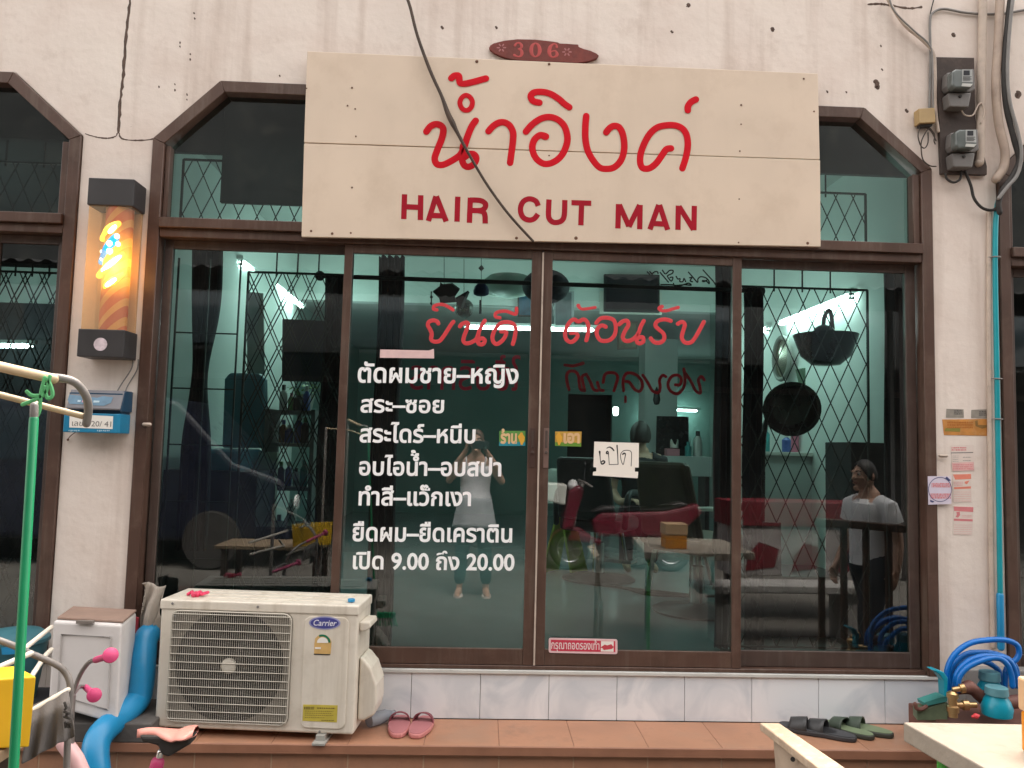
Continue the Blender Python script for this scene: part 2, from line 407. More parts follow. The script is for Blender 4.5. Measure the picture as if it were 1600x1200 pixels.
for m_ in (DKRED,):      # thin film, lit through from the salon too
    n_, l_ = m_.node_tree.nodes, m_.node_tree.links; tl_ = n_.new('ShaderNodeBsdfTranslucent'); tl_.inputs[0].default_value = (.40, .014, .035, 1); mx_ = n_.new('ShaderNodeAddShader'); l_.new(n_['Principled BSDF'].outputs[0], mx_.inputs[0]); l_.new(tl_.outputs[0], mx_.inputs[1]); l_.new(mx_.outputs[0], n_['Material Output'].inputs[0])
WHITEV = mat('white_vinyl', (.92,.92,.92), .5, .02)
BLACK = mat('black_plastic', (.014,.014,.017), .4, .2, 8)
SOOT = mat('black_rubber', (.02,.017,.015), .7, .3, 20)
GREYP = mat('grey_plastic', (.20,.19,.18), .6, .15, 8, dirt=((.10,.09,.08), .6, 12))
PVC = mat('blue_pvc', (.012,.235,.47), .35, .14, 5, dirt=((.03,.20,.30), .5, 6))
CONDUIT = mat('painted_conduit', (.50,.41,.34), .6, .12, 8, .1, 40, dirt=((.20,.16,.13), .8, 7))
TEAL = mat('teal_pvc', (.0,.28,.33), .4, .12, 6)
INWALL = mat('salon_wall_paint', (.70,.73,.70), .7, .04, 2)
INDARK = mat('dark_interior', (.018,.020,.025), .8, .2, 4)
CEIL = mat('salon_ceiling_paint', (.45,.48,.46), .8, .05, 2)
FLOOR = mat('salon_floor_tile', (.24,.29,.30), .14, .06, 1.5)
STEEL = mat('dark_steel', (.03,.035,.035), .5, .2, 10, metal=.3)
CHROME = mat('chrome', (.6,.6,.6), .15, .03, metal=1)
WOOD_L = mat('raw_plywood', (.31,.265,.215), .8, .14, 7, .25, 45, dirt=((.24,.18,.13), .8, 16), streak=((.33,.26,.20), .5, (9, 9, 9)))
TUBEM = mat('fluorescent_glass', (.9,.95,.95), .4, 0, emit=(.90, 1.0, .97), estr=6)
PAPER = mat('white_paper', (.80,.76,.70), .8, .02)
INK = mat('black_ink', (.012,.012,.012), .6, .1)
LACE = mat('lace_trim', (.45,.42,.40), .8, .2, 30)

# ================================================================ ground
mb = MB(); mb.add([(-60,-70,0),(60,-70,0),(60,30,0),(-60,30,0)], [(0,1,2,3)])
STREET = mat('worn_concrete', (.10,.09,.078), .85, .2, .8, .3, 30, dirt=((.16,.15,.14), .7, 1.3))
g_ = mb.build('ground', STREET); tag(g_, kind='structure')
# terrace: tiled step along the shop front
mb = MB()
rx = .455+(1011-900)/344.0
for i in range(-20, 22):
    x0 = rx+i*.33; mb.box(x0+.001, x0+.329, -.335, -.006, .197, .215, 0); mb.box(x0+.003, x0+.327, -.318, -.300, .004, .180, 0)
mb.box(-6.3, 7.3, -.349, -.337, .176, .2155, 1); mb.box(-6.3, 7.3, -.337, -.3185, .181, .196, 1)
mb.box(-6.3, 7.3, -.3155, -.005, 0.0, .1805, 3); mb.box(-6.3, 7.3, -.3350, -.005, .1961, .2128, 2)
t_ = mb.build('terrace', [TERRA, TERRA_D, mat('dark_grout', (.20,.11,.075), .9), mat('tan_grout', (.50,.34,.23), .9, .15, 9)], bevel=.002, seg=1); tag(t_, kind='structure')

# ================================================================ the shophouse
XL, XR, PER = -1.675, 2.290, 4.310
SILL, SHO, TOP = .447, 3.008, 3.318
house = thing('shophouse', 'pale pink plastered shophouse front with brown framed sliding glass doors under chamfered arches', 'building', (.3, .05, 0))
out = [(-6.5, 4.3), (-6.5, 0)]
for k in (-1, 0, 1):
    a, b = XL+k*PER, XR+k*PER
    if k == -1: out[-1] = (-6.5, 0)
    out += [(a, 0), (a, SHO), (a+.315, TOP), (b-.35, TOP), (b, SHO), (b, 0)]
out += [(7.2, 0), (7.2, 4.3)]
mb = MB(); mb.slab([(x, 0, z) for x, z in out], (0, .16, 0))
wall = mb.build('plaster_wall', WALL, house, bevel=.004, seg=2)
mb = MB(); mb.box(-6.5, 7.2, .161, 9.8, 3.80, 4.04); mb.build('light_block_slab', GROUT, house)  # unseen slab added over the rooms so no sky light leaks in
mb = MB(); mb.box(-6.5, 7.2, 9.6, 9.8, 0, 3.799); mb.box(-6.5, -6.35, .161, 9.599, 0, 3.799); mb.box(7.12, 7.2, .161, 9.599, 0, 3.799); mb.build('light_block_wall', GROUT, house)  # unseen walls added around the rooms to keep daylight out
# crack between the two plaster sheets, its branches and small scars
CRK = mat('crack_brown', (.10,.065,.05), .9, .3, 30)
def scar(pts, r0, jit=1.0, Y=-.0005):
    mb = MB(); q = spline([(x, y) for x, y in pts], 8)
    mb.tube([P(x+rnd.uniform(-jit, jit), y, Y) for x, y in q], [r0*rnd.uniform(.55, 1.3) for _ in q], n=6, flat=.12, ref=(0,1,0)); mb.build('crack', CRK, wall)
scar([(204,-4),(198,50),(193,110),(188,160),(185,205)], .0075, .8)
scar([(185,205),(180,213),(168,216),(150,214),(133,209)], .0035, .6)
scar([(185,205),(190,216),(205,219),(225,219),(240,217)], .0035, .6)
for x, y in ((303,20),(304,28),(281,66),(281,72),(297,84),(297,92),(273,131),(273,140),(292,147),(292,155),(248,135),(437,118)): scar([(x,y),(x+.6,y+1.5)], .0035, .3)
for x, y, r in ((1207,45,.012),(1369,128,.012),(1370,135,.013),(1378,108,.004),(1376,71,.004),(1292,142,.004),(1322,143,.004),(1490,54,.010),(1590,147,.016),(1416,172,.008),(1075,8,.01),(775,42,.006),(1049,48,.006),(690,42,.006)): scar([(x,y),(x+1,y+2)], r, .5)
scar([(1356,7),(1375,6),(1395,9),(1420,13),(1440,11)], .006, 1)
# tiled base below the doors
mb = MB(); tx = -.462+(642-591)/316.0
for i in range(-5, 9):
    x0, x1 = max(tx+i*.331+.0012, XL), min(tx+(i+1)*.331-.0012, XR)
    if x1-x0 > .01: mb.box(x0, x1, .0, .012, .2156, .430, 0)
mb.box(XL, XR, .0125, .16, .2156, .434, 1); mb.box(XL, XR, -.012, .0124, .4305, .4465, 2)
mb.build('tiled_base', [TILE, GROUT, mat('pale_tile_lip', (.56,.56,.53), .4, .1, 6)], house, bevel=.0015, seg=1)
for k in (-1, 1): mb = MB(); mb.box(XL+k*PER, XR+k*PER, .0, .16, .2156, .4464, 0); mb.build('sill_wall', WALL, house)

def oct_ring(a, b, z0, inset, y0, y1, mb, mi=0):
    o = [(a, z0), (a, SHO), (a+.315, TOP), (b-.35, TOP), (b, SHO), (b, z0)]
    t = inset; s = t*.42
    i_ = [(a+t, z0), (a+t, SHO-s), (a+.315+s, TOP-t), (b-.35-s, TOP-t), (b-t, SHO-s), (b-t, z0)]
    for k in range(5):
        mb.slab([(*o[k][:1], y0, o[k][1]), (o[k+1][0], y0, o[k+1][1]), (i_[k+1][0], y0, i_[k+1][1]), (i_[k][0], y0, i_[k][1])], (0, y1-y0, 0), mi)
    return i_
for k in (-1, 0, 1):
    a, b = XL+k*PER, XR+k*PER
    mb = MB(); oct_ring(a+.002, b-.002, SILL, .058, -.014, .10, mb)
    mb.box(a+.062, b-.062, -.034, .09, 2.556, 2.606)          # transom bar
    mb.box(a+.062, b-.062, -.012, .085, 2.512, 2.555)         # upper track
    mb.box(a+.062, b-.062, .004, .085, .4468, .466)           # lower track
    mb.box(b-.098, b-.062, .0, .06, 2.607, SHO-.03); mb.box(a+.062, a+.085, .004, .06, 2.607, SHO-.03)
    if k == 0:
        for px, py in ((208,663),(1452,712)): p = P(px+17, py, -.02); mb.tube([p, p+Vector((.03 if px > 800 else .028, 0, 0))], .009, n=8, mi=1)
    fr_ = mb.build('door_frame', [BROWN, CONDUIT], house, bevel=.003, seg=1)
    mb = MB(); e = .05
    mb.add([(a+.08,.045,2.6),(a+.08,.045,SHO-.02),(a+.33,.045,TOP-.05),(b-.37,.045,TOP-.05),(b-.08,.045,SHO-.02),(b-.08,.045,2.6)], [(0,1,2,3,4,5)])
    mb.build('transom_pane', GLASS, fr_)
def door(x0, x1, Y, sl, sr, name='sliding_door', handle=None, mt=BROWN):
    mb = MB(); z0, z1 = .468, 2.511
    mb.box(x0, x0+sl, Y-.014, Y+.014, z0, z1); mb.box(x1-sr, x1, Y-.014, Y+.014, z0, z1)
    mb.box(x0+sl, x1-sr, Y-.012, Y+.012, z0, .545); mb.box(x0+sl, x1-sr, Y-.012, Y+.012, 2.468, z1)
    d = mb.build(name, mt, house, bevel=.002, seg=1)
    mb = MB(); mb.add([(x0+sl-.003, Y, .54), (x1-sr+.003, Y, .54), (x1-sr+.003, Y, 2.472), (x0+sl-.003, Y, 2.472)], [(0,1,2,3)])
    mb.build('glass_pane', GLASS, d)
    return d
d1 = door(-1.606, -.668, .058, .042, .045, mt=BROWN_D)
d2 = door(-.706, .284, .020, .040, .052)
d3 = door(.291, 1.302, .020, .046, .046)
d4 = door(1.266, 2.222, .058, .045, .052, mt=BROWN_D)
# weather strip and handles where the two middle doors meet
mb = MB(); mb.box(.2835, .2915, -.002, .012, .47, 2.50); mb.build('weather_strip', CONDUIT, d3)
HND = mat('handle_recess', (.085,.05,.042), .35, .1, metal=.4); HND2 = mat('worn_handle', (.20,.13,.11), .4, .1, metal=.4)
def handle(px, d, m, y0, y1):
    mb = MB(); a = P(px, y0, .004); b = P(px, y1, .004); w_ = .013
    mb.box(a.x-w_, a.x+w_, .0015, .0052, b.z, a.z); c = (a+b)/2
    mb.box(a.x-w_*.45, a.x+w_*.45, -.0008, .0014, a.z-(a.z-b.z)*.5, a.z-.012, 1); mb.lathe([(.008, 0), (.008, .008), (.0001, .009)], (a.x, .0014, a.z-(a.z-b.z)*.62), (0,-1,0), 12, 1)
    mb.build('handle', [m, BROWN_D], d, bevel=.001, seg=1)
handle(832.5, d2, HND, 669, 730); handle(854, d3, HND2, 669, 731)
# neighbouring bays
for k, xs in ((-1, ((.07, .98), (.98, 1.95), (1.95, 2.94), (2.90, 3.55), (3.53, 3.905))), (1, ((.065, 1.0), (.97, 1.97), (1.97, 2.96), (2.93, 3.90)))):
    for i, (a, b) in enumerate(xs):
        door(XL+k*PER+a, XL+k*PER+b, .02 if i in (1, 2) else .058, .045, .045, mt=BROWN_D)
# ---------------------------------------------------------------- rooms behind the glass
mb = MB()
RX0, RX1, RZ1, HY, BY = -1.95, 2.46, 3.45, 4.2, 8.5
def sheet(mb, a, b, c, d, mi=0): mb.add([a, b, c, d], [(0,1,2,3)], mi)
sheet(mb, (RX0,.165,.447), (RX0,BY,.447), (RX0,BY,RZ1), (RX0,.165,RZ1))
sheet(mb, (RX1,.165,.447), (RX1,HY,.447), (RX1,HY,RZ1), (RX1,.165,RZ1))
mb.box(RX1+.001, RX1+.12, HY-.12, HY, .447, RZ1)
mb.box(RX0, RX1+1.4, HY, HY+.14, 2.97, RZ1)                      # header
sheet(mb, (3.85,HY,.447), (3.85,BY,.447), (3.85,BY,RZ1), (3.85,HY,RZ1), 1); sheet(mb, (RX0+.002,HY+.15,.447), (RX0+.002,BY,.447), (RX0+.002,BY,2.97), (RX0+.002,HY+.15,2.97), 1)
mb.box(RX0, 1.36, BY, BY+.1, .447, 3.0, 1); mb.box(2.06, 3.9, BY, BY+.1, .447, 3.0, 1); mb.box(1.36, 2.06, BY, BY+.1, 2.36, 3.0, 1)
mb.box(2.12, 2.55, 6.3, 6.7, .447, 2.97)                         # pillar
mb.build('salon_wall', [INWALL, mat('teal_wall_paint', (.15,.24,.22), .6, .06, 2)], house)
mb = MB(); sheet(mb, (RX0,.165,RZ1), (RX1,.165,RZ1), (RX1,HY,RZ1), (RX0,HY,RZ1)); sheet(mb, (RX0,HY+.14,2.972), (3.85,HY+.14,2.972), (3.85,BY,2.972), (RX0,BY,2.972))
mb.build('salon_ceiling', CEIL, house)
mb = MB(); sheet(mb, (RX0,.10,.4462), (RX1,.10,.4462), (RX1,HY,.4462), (RX0,HY,.4462)); sheet(mb, (RX0,HY,.4462), (3.85,HY,.4462), (3.85,BY,.4462), (RX0,BY,.4462))
mb.build('salon_floor', FLOOR, house)
mb = MB(); mb.box(1.30, 2.12, BY+.8, BY+.85, .447, 2.5); mb.box(1.2, 1.3, BY+.12, BY+.8, .447, 2.5); mb.box(2.1,2.2,BY+.12,BY+.8,.447,2.5)
mb.build('back_room', INDARK, house)
mb = MB(); mb.box(RX0, RX1, .20, .34, 2.560, 2.625); mb.box(-1.40, RX1, .20, .23, 3.04, RZ1); mb.box(-1.40, .9, .20, .23, 2.76, 3.04); mb.box(RX0,-1.401,.20,.23,3.02,RZ1)  # boards above the curtain box are added to darken the transom windows
mb.build('curtain_box_dark_boards', INDARK, house)
def scallop(x0, x1, Y, z, wd, dp):
    mb = MB(); n = max(1, int((x1-x0)/wd))
    for i in range(n):
        a = x0+i*wd; pts = [(a, Y, z+.02)]+[(a+wd*(.5-.5*math.cos(PI*t/6)), Y, z-dp*math.sin(PI*t/6)) for t in range(7)]+[(a+wd, Y, z+.02)]
        mb.slab(pts, (0, .003, 0))
    mb.build('lace_trim', LACE, house)
scallop(-1.55, -.72, .105, 2.535, .052, .030); scallop(-.64, .22, .10, 2.515, .06, .012); scallop(.34, .60, .10, 2.522, .06, .03); scallop(.62, 1.24, .10, 2.515, .07, .016); scallop(-2.4, -2.1, .1, 2.53, .05, .02)
def grille(x0, x1, z0, z1, Y, fold=None, name='security_grille', hb=(), lays=(0, 1)):
    mb = MB(); p, h = .0975, .212; th = .0052
    for lay in lays:
        off = lay*.016; yy = Y+lay*.012
        n0 = int((x0-(z1-z0)*p/h)/p)-2; n1 = int((x1+(z1-z0)*p/h)/p)+2
        for i in range(n0, n1):
            for sgn in (1, -1):
                X0 = i*p+off; pts = []
                f = lambda z: X0+sgn*(z-z0)*(p/2)/(h/2)
                za, zb = z0, z1
                for xb in (x0, x1):
                    zc = z0+sgn*(xb-X0)*h/p
                    if sgn > 0: za, zb = (max(za, zc), zb) if xb == x0 else (za, min(zb, zc))
                    else: za, zb = (za, min(zb, zc)) if xb == x0 else (max(za, zc), zb)
                if zb-za > .01: mb.beam((f(za), yy+sgn*.003, za), (f(zb), yy+sgn*.003, zb), th, .003, up=(0,1,0))
    for z in (z0, z1)+tuple(hb): mb.beam((x0, Y+.006, z), (x1, Y+.006, z), .012, .010)
    for x in (x0, x1): mb.beam((x, Y+.006, z0), (x, Y+.006, z1), .010, .012, up=(0,1,0))
    for x in [x0+(x1-x0)*t for t in (.28, .5, .72)]: mb.beam((x, Y+.02, z1-.02), (x, Y+.02, z1+.14), .007, .006, up=(0,1,0))
    if fold:
        a, b = fold; k = 3
        for i in range(k): x = a+(b-a)*i/(k-1); mb.beam((x, Y, z0), (x, Y, z1+.06), .007, .012, up=(0,1,0))
        for z in [z0+.1+.29*i for i in range(int((z1-z0)/.29))]: mb.beam((a, Y+.01, z), (b, Y+.01, z), .007, .007)
    return mb.build(name, STEEL, house)
grille(-1.24, -.74, .52, 2.40, .22, fold=(-1.60, -1.28))
grille(1.36, 2.06, .52, 2.41, .22, lays=(0,))
grille(1.30, 2.07, 2.60, 2.95, .25, lays=(0,)); grille(-1.62, -.9, 2.60, 3.0, .25, lays=(0,))
grille(-2.55, -2.16, .52, 2.36, .22); grille(-3.0, -2.1, 2.60, 2.95, .25, lays=(0,))
# neighbours' rooms
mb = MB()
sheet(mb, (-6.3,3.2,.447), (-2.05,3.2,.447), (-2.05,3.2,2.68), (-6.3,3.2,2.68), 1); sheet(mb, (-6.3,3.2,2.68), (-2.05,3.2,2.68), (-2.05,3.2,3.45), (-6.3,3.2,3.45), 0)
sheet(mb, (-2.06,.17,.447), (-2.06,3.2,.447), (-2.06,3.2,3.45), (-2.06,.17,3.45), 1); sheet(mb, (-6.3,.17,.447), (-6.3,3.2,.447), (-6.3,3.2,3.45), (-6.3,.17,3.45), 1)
mb.box(-6.3, -2.06, .20, .24, 3.06, 3.45, 1); mb.box(-6.3,-2.06,.2,.3,2.40,2.58,1)  # upper box is a dark board added to darken this transom
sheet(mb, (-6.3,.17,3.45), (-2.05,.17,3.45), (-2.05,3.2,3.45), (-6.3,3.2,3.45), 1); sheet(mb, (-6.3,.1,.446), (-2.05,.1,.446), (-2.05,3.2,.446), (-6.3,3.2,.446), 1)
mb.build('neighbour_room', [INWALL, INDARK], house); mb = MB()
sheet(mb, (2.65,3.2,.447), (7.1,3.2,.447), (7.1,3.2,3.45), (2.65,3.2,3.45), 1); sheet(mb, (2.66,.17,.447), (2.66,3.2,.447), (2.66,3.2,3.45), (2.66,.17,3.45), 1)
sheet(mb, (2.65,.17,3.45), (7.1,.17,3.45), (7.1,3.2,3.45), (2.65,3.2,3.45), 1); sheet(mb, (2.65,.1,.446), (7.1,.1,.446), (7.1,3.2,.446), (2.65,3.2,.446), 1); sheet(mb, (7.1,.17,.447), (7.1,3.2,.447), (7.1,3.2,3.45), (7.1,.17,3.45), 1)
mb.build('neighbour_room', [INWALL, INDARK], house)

# ---------------------------------------------------------------- lettering on the doors
Yg = .0188
mb = MB(); u3 = crop(650, 460, 8.889); u4 = crop(870, 460, 6.4)
brush(mb, u3, [
 [(310,405),(290,375),(235,360),(180,382),(165,430),(198,490),(218,550),(210,620),(250,655),(320,650),(370,600),(430,510),(480,430),(520,380)],
 [(290,215,24),(245,205,24),(250,165,24),(310,140,24),(390,145,24),(460,180,24),(515,215,24)],
 [(610,445),(640,410),(700,390),(725,420),(700,500),(665,590),(660,650),(700,680),(770,665),(840,615),(880,500),(920,420),(955,365)],
 [(868,560),(852,640),(880,690),(930,690),(955,640),(920,610),(872,630)],
 [(1180,515),(1250,520),(1240,580),(1190,650),(1120,690),(1070,650),(1065,570),(1110,470),(1180,400),(1270,385),(1350,410),(1385,480),(1370,600),(1345,690)],
 [(1165,325,24),(1105,310,24),(1110,260,24),(1180,235,24),(1260,235,24),(1340,265,24),(1390,270,24),(1395,190,24)]], Yg, 29, 8.889)
mb.build('red_welcome_lettering', RED3, d2)
mb = MB()
brush(mb, u4, [
 [(135,392,15),(195,390,17),(207,420),(170,465),(130,475),(90,440),(85,370),(120,290),(170,250),(215,272),(270,250),(310,290),(315,370),(295,460)],
 [(215,112,20),(240,143,15),(290,145,15),(385,130,15)],
 [(395,285),(440,240),(510,235),(570,260),(590,330),(575,410),(520,460),(440,460),(400,400),(410,340),(450,310),(490,325)],
 [(625,300),(660,270),(705,265),(715,310),(680,370),(660,430),(690,465),(750,455),(810,400),(840,320),(870,265)],
 [(812,390),(800,470),(830,490),(865,470),(860,430),(815,432)],
 [(1140,265),(1080,250),(1010,265),(985,310),(1020,350),(1065,390),(1075,440),(1040,480),(980,480),(940,440)],
 [(1052,122,20),(1022,140,18),(1050,162,17),(1110,160,17),(1160,145,17),(1215,130,17)],
 [(1210,295),(1250,275),(1280,300),(1265,360),(1250,430),(1280,480),(1340,480),(1385,430),(1430,350),(1470,275)]], Yg, 21, 6.4)
mb.build('red_welcome_lettering', RED3, d3)
mb = MB()
for body, xl, yl, xr, yr, h, tr in (
 ('ตัดผมชาย–หญิง', 558.5,597,810,599,22.6,0), ('สระ–ซอย', 563,643.8,693.6,645,19.6,0), ('สระไดร์–หนีบ', 561.6,690.5,742.7,692,20.6,0),
 ('อบไอน้ำ–อบสปา', 560.7,742,783,743.6,20.6,0), ('ทำสี–แว๊กเงา', 560,788.9,735.7,790,20.6,0), ('ยืดผม–ยืดเคราติน', 550.6,844.9,800,847,20.6,0), ('เปิด 9.00 ถึง 20.00', 551,888.5,803.7,891,19.4,0)):
    pl, pr = P(xl, yl, Yg), P(xr, yr, Yg); zh = h/(FPX/(DIST+Yg))/.56
    mb = MB(); text(mb, body, pl, pr, zh, bold=.024, d=.0006); mb.build('white_price_lettering', WHITEV, d2)
# thank-you lettering stuck inside the glass, read from the salon (mirrored from the street)
mb = MB(); brush(mb, crop(860, 560, 5.333), [[(120,55,12),(190,62,12),(272,40,14)],[(155,260),(140,200),(136,140),(160,108),(210,112),(235,150),(240,200),(252,258),(285,270)],[(285,270),(270,200),(266,150),(300,132)],[(310,150),(335,200),(360,258),(392,268)],[(392,200),(410,258),(440,268)],
 [(440,200),(452,140),(482,120),(540,125),(560,160),(545,220),(530,270)],[(610,270),(605,200),(620,140),(660,120),(720,140),(760,190),(765,240),(740,275),(700,255),(660,200),(630,192)],[(625,320,11),(626,362,11)],[(770,140),(810,200),(850,268),(900,285),(915,240),(910,180),(935,142),(962,152)],
 [(1112,88),(1122,160),(1110,240),(1060,295),(1000,270),(980,210),(1010,152),(1060,140),(1090,170),(1080,218),(1042,220)],[(1130,130),(1170,190),(1210,268),(1250,288),(1242,220),(1232,180),(1260,152),(1282,180)]], .0232, 13, 5.333)
mb.build('inside_lettering', DKRED, d3)
mb = MB(); a, b = P(640, 608, .0215), P(812, 610, .0215); text(mb, 'ใช้บริการ', a, b, .118/.56, bold=.004, mirror=True, out=(0,1,0), d=.001)
mb.build('inside_lettering', DKRED, d2)
mb = MB(); u5 = crop(990, 400, 11.43)
brush(mb, u5, [[(245,285),(290,330)],[(290,280),(330,325)],[(340,310),(380,280),(430,285),(435,315)],[(475,295),(540,370),(620,465)],[(515,255),(570,320),(640,260),(705,262),(690,310),(610,350),(615,385),(650,430),(680,445),(700,380),(650,385)],
 [(760,365),(790,410),(830,405),(825,455),(880,455),(900,400),(930,460)],[(980,290),(1060,380),(1140,470),(1150,410),(1200,370),(1290,390),(1340,440),(1350,495),(1300,450),(1230,440),(1250,460),(1310,430)],[(1000,390),(1040,385),(1010,440),(1050,460)],
 [(1240,250),(1330,350),(1430,460),(1470,530)],[(490,510),(700,515),(760,550),(900,510),(980,485),(1030,520),(940,515),(880,515),(740,525),(710,490)]], .0225, 13, 11.43)
mb.build('black_scrawl', INK, d3)
# ================================================================ things on the front
YS = -.050
sign = thing('shop_sign', 'wide cream signboard with red Thai name and HAIR CUT MAN above the doors', 'sign', tuple(P(876, 370, -.03)))
def quad_board(pts, Y, th, name, m, parent, bev=.002):
    mb = MB(); mb.slab([P(x, y, Y) for x, y in pts], (0, th, 0)); return mb.build(name, m, parent, bevel=bev, seg=1)
up_b = quad_board([(480,80),(1278,115),(1281,249),(475,222.5)], YS, .018, 'upper_board', CREAM, sign)
lo_b = quad_board([(475,224),(1281.5,250.2),(1282.5,385.5),(471,370)], YS-.002, .018, 'lower_board', CREAM, sign)
mb = MB()
for x, y in ((560,112),(900,125),(1180,130),(560,330),(900,345),(1180,352)): a = P(x, y, YS+.018); mb.box(a.x-.02, a.x+.02, YS+.017, -.003, a.z-.03, a.z+.03)
mb.build('wall_bracket', BROWN_D, sign)
u1 = crop(650, 100, 6.667); u2 = crop(870, 130, 6.667); k2 = lambda L: [(q[0]+1466.7, q[1]+200, *q[2:]) for q in L]
mb = MB(); Yt = YS-.0024
brush(mb, u1, [
 [(368,148),(400,122),(445,122,35),(452,172),(462,203,32),(520,203),(620,180),(728,150)],
 [(108,705),(150,650),(210,625),(265,645),(285,690),(268,780),(228,880),(195,980),(215,1040),(270,1052),(350,1020),(450,955),(495,880),(535,760),(580,650),(622,590)],
 [(492,850),(478,980),(500,1050),(545,1072),(600,1045),(628,985),(605,942),(555,938),(500,975)],
 [(755,700),(800,650),(860,612),(920,608),(975,640),(1010,710),(1010,800),(995,920),(980,1030)],
 [(1145,705),(1210,630),(1300,570),(1390,552),(1480,580),(1550,655),(1578,780),(1547,900),(1487,985),(1400,1035),(1320,1035),(1245,975),(1212,880),(1230,795),(1290,742),(1350,755,40)],
 [(1285,402),(1220,385),(1195,335),(1230,297),(1310,290),(1400,310),(1490,365),(1540,410),(1597,450)],
 k2([(307,342),(298,450),(300,600),(330,720),(390,820),(450,880),(520,893),(600,875),(670,800),(703,680),(690,540),(650,460),(595,445),(548,470),(515,512)]),
 k2([(1190,678),(1140,690),(1090,760),(1030,840),(960,888),(890,880),(867,800),(890,680),(960,540),(1050,460),(1170,436),(1270,450),(1340,510),(1365,620),(1350,750),(1308,888)]),
 k2([(1365,282),(1367,240),(1400,195),(1450,168)])], Yt, 36, 6.667)
brush(mb, u1, [[(457,403),(478,350),(523,325),(568,350),(588,403),(568,460),(523,483),(478,460)]], Yt, 27, 6.667, closed=True)
mb.build('red_thai_name', RED, sign)
u6 = crop(610, 290, 3.2); HW = 27.5/3.2*(DIST+YS)/FPX
for name, strokes in (('letter_h', [[(71,44),(67,168)],[(152,49),(150,173)],[(72,106),(150,110)]]), ('letter_a', [[(228,54),(190,178)],[(230,54),(279,180)],[(205,150),(264,152)]]),
 ('letter_i', [[(337,56),(333,181)]]), ('letter_r', [[(400,61),(395,187)],[(398,73),(448,75),(472,88),(476,102),(468,117),(448,125),(400,125)],[(440,126),(464,133),(473,152),(474,190)]]),
 ('letter_c', [[(739,102),(727,78),(697,67),(668,77),(652,104),(652,135),(665,161),(693,173),(719,166),(738,143)]]), ('letter_u', [[(793,70),(790,145),(798,172),(816,184),(838,184),(858,174),(869,148),(872,73)]]),
 ('letter_t', [[(905,86),(1004,89)],[(956,88),(952,199)]]), ('letter_m', [[(1140,93),(1137,215)],[(1248,97),(1246,219)],[(1144,96),(1192,204)],[(1246,98),(1192,206)]]),
 ('letter_a', [[(1341,97),(1297,220)],[(1345,97),(1386,222)],[(1314,190),(1370,193)]]), ('letter_n', [[(1439,101),(1437,222)],[(1519,102),(1517,224)],[(1442,104),(1515,221)]])):
    mb = MB()
    for i, st in enumerate(strokes):
        if name in ('letter_c', 'letter_u') or (name == 'letter_r' and i): st = spline(st, 4)
        ribbon(mb, [P(*u6(x, y), YS) for x, y in st], HW, YS-.0022, .0006+.0002*i)
    mb.build(name, RED2, sign)
RUST = mat('rust', (.13,.06,.035), .9, .3, 30)
for x, y, r in ((479,138,1.2),(550,137,1.5),(543,165,1.3),(555,170,1.2),(556,213,1.3),(550,293,1.5),(745,96,2.4),(858,100,2),(1158,164,1.5),(1158,194,1.2),(1156,236,1.3),(1155,311,1.2),(1256,123,1.5),(1272,174,1.4),(807,372,2.2),(900,372,2.6),(1262,380,2.2),(519,365,2),(548,364,1.5),(1154,379,1.3),(486,361,1.8),(858,243,1.2)):
    mb = MB(); a = P(x, y, YS-.0022); mb.lathe([(r/316*1.1, 0), (r/316*.9, .0012), (.0003, .0016)], a, (0,-1,0), 9); mb.build('nail', RUST, sign)
# house number plate
num = thing('number_plate', 'small worn red leaf-shaped wooden plate with number 306 above the signboard', 'plate', tuple(P(850, 95, -.01)))
u7 = crop(740, 40, 7.273)
mb = MB(); mb.slab([P(*u7(x, y), -.020) for x, y in [(175,250),(190,222),(230,198),(350,168),(500,152),(700,156),(900,178),(960,188),(980,200),(1060,203),(1140,210),(1190,212),(1197,240),(1250,262),(1330,283),(1400,315),(1426,340),(1400,375),(1300,408),(1180,425),(900,412),(600,402),(430,385),(320,352),(230,310),(185,275)]], (0, .018, 0))
mb.build('plate', mat('weathered_red_wood', (.155,.030,.022), .7, .3, 9, .2, 40, dirt=((.035,.018,.016), .9, 5)), num, bevel=.003, seg=2)
NUMR = mat('faded_red_number', (.42,.055,.05), .6, .15, 12)
for nm, st in (('digit', [(470,225,15),(490,200,10),(525,200,12),(545,228,18),(538,255,12),(505,265,6),(540,280,15),(548,318,20),(530,348,12),(500,352,9),(462,335,15)]), ('digit', [(700,200,8),(668,225,17),(655,278,23),(668,330,17),(702,353,8),(738,330,17),(752,280,23),(738,225,17),(708,201,8)]),
               ('digit', [(945,243,15),(938,215,9),(905,210,9),(870,245,20),(860,300,23),(875,345,14),(905,358,8),(940,345,16),(948,320,18),(930,288,9),(895,290,7),(880,300,7)])):
    mb = MB(); brush(mb, u7, [st], -.0204, 14, 7.273, flat=.12); mb.build(nm, NUMR, num)
for cx, cy in ((315,252), (1060,300)):
    mb = MB()
    for k in range(6): a = 2*PI*k/6; brush(mb, u7, [[(cx+26*math.cos(a), cy+26*math.sin(a)), (cx+46*math.cos(a), cy+42*math.sin(a))]], -.0204, 9, 7.273, flat=.12)
    mb.build('flower_emblem', mat('dull_pink', (.34,.12,.12), .6), num)
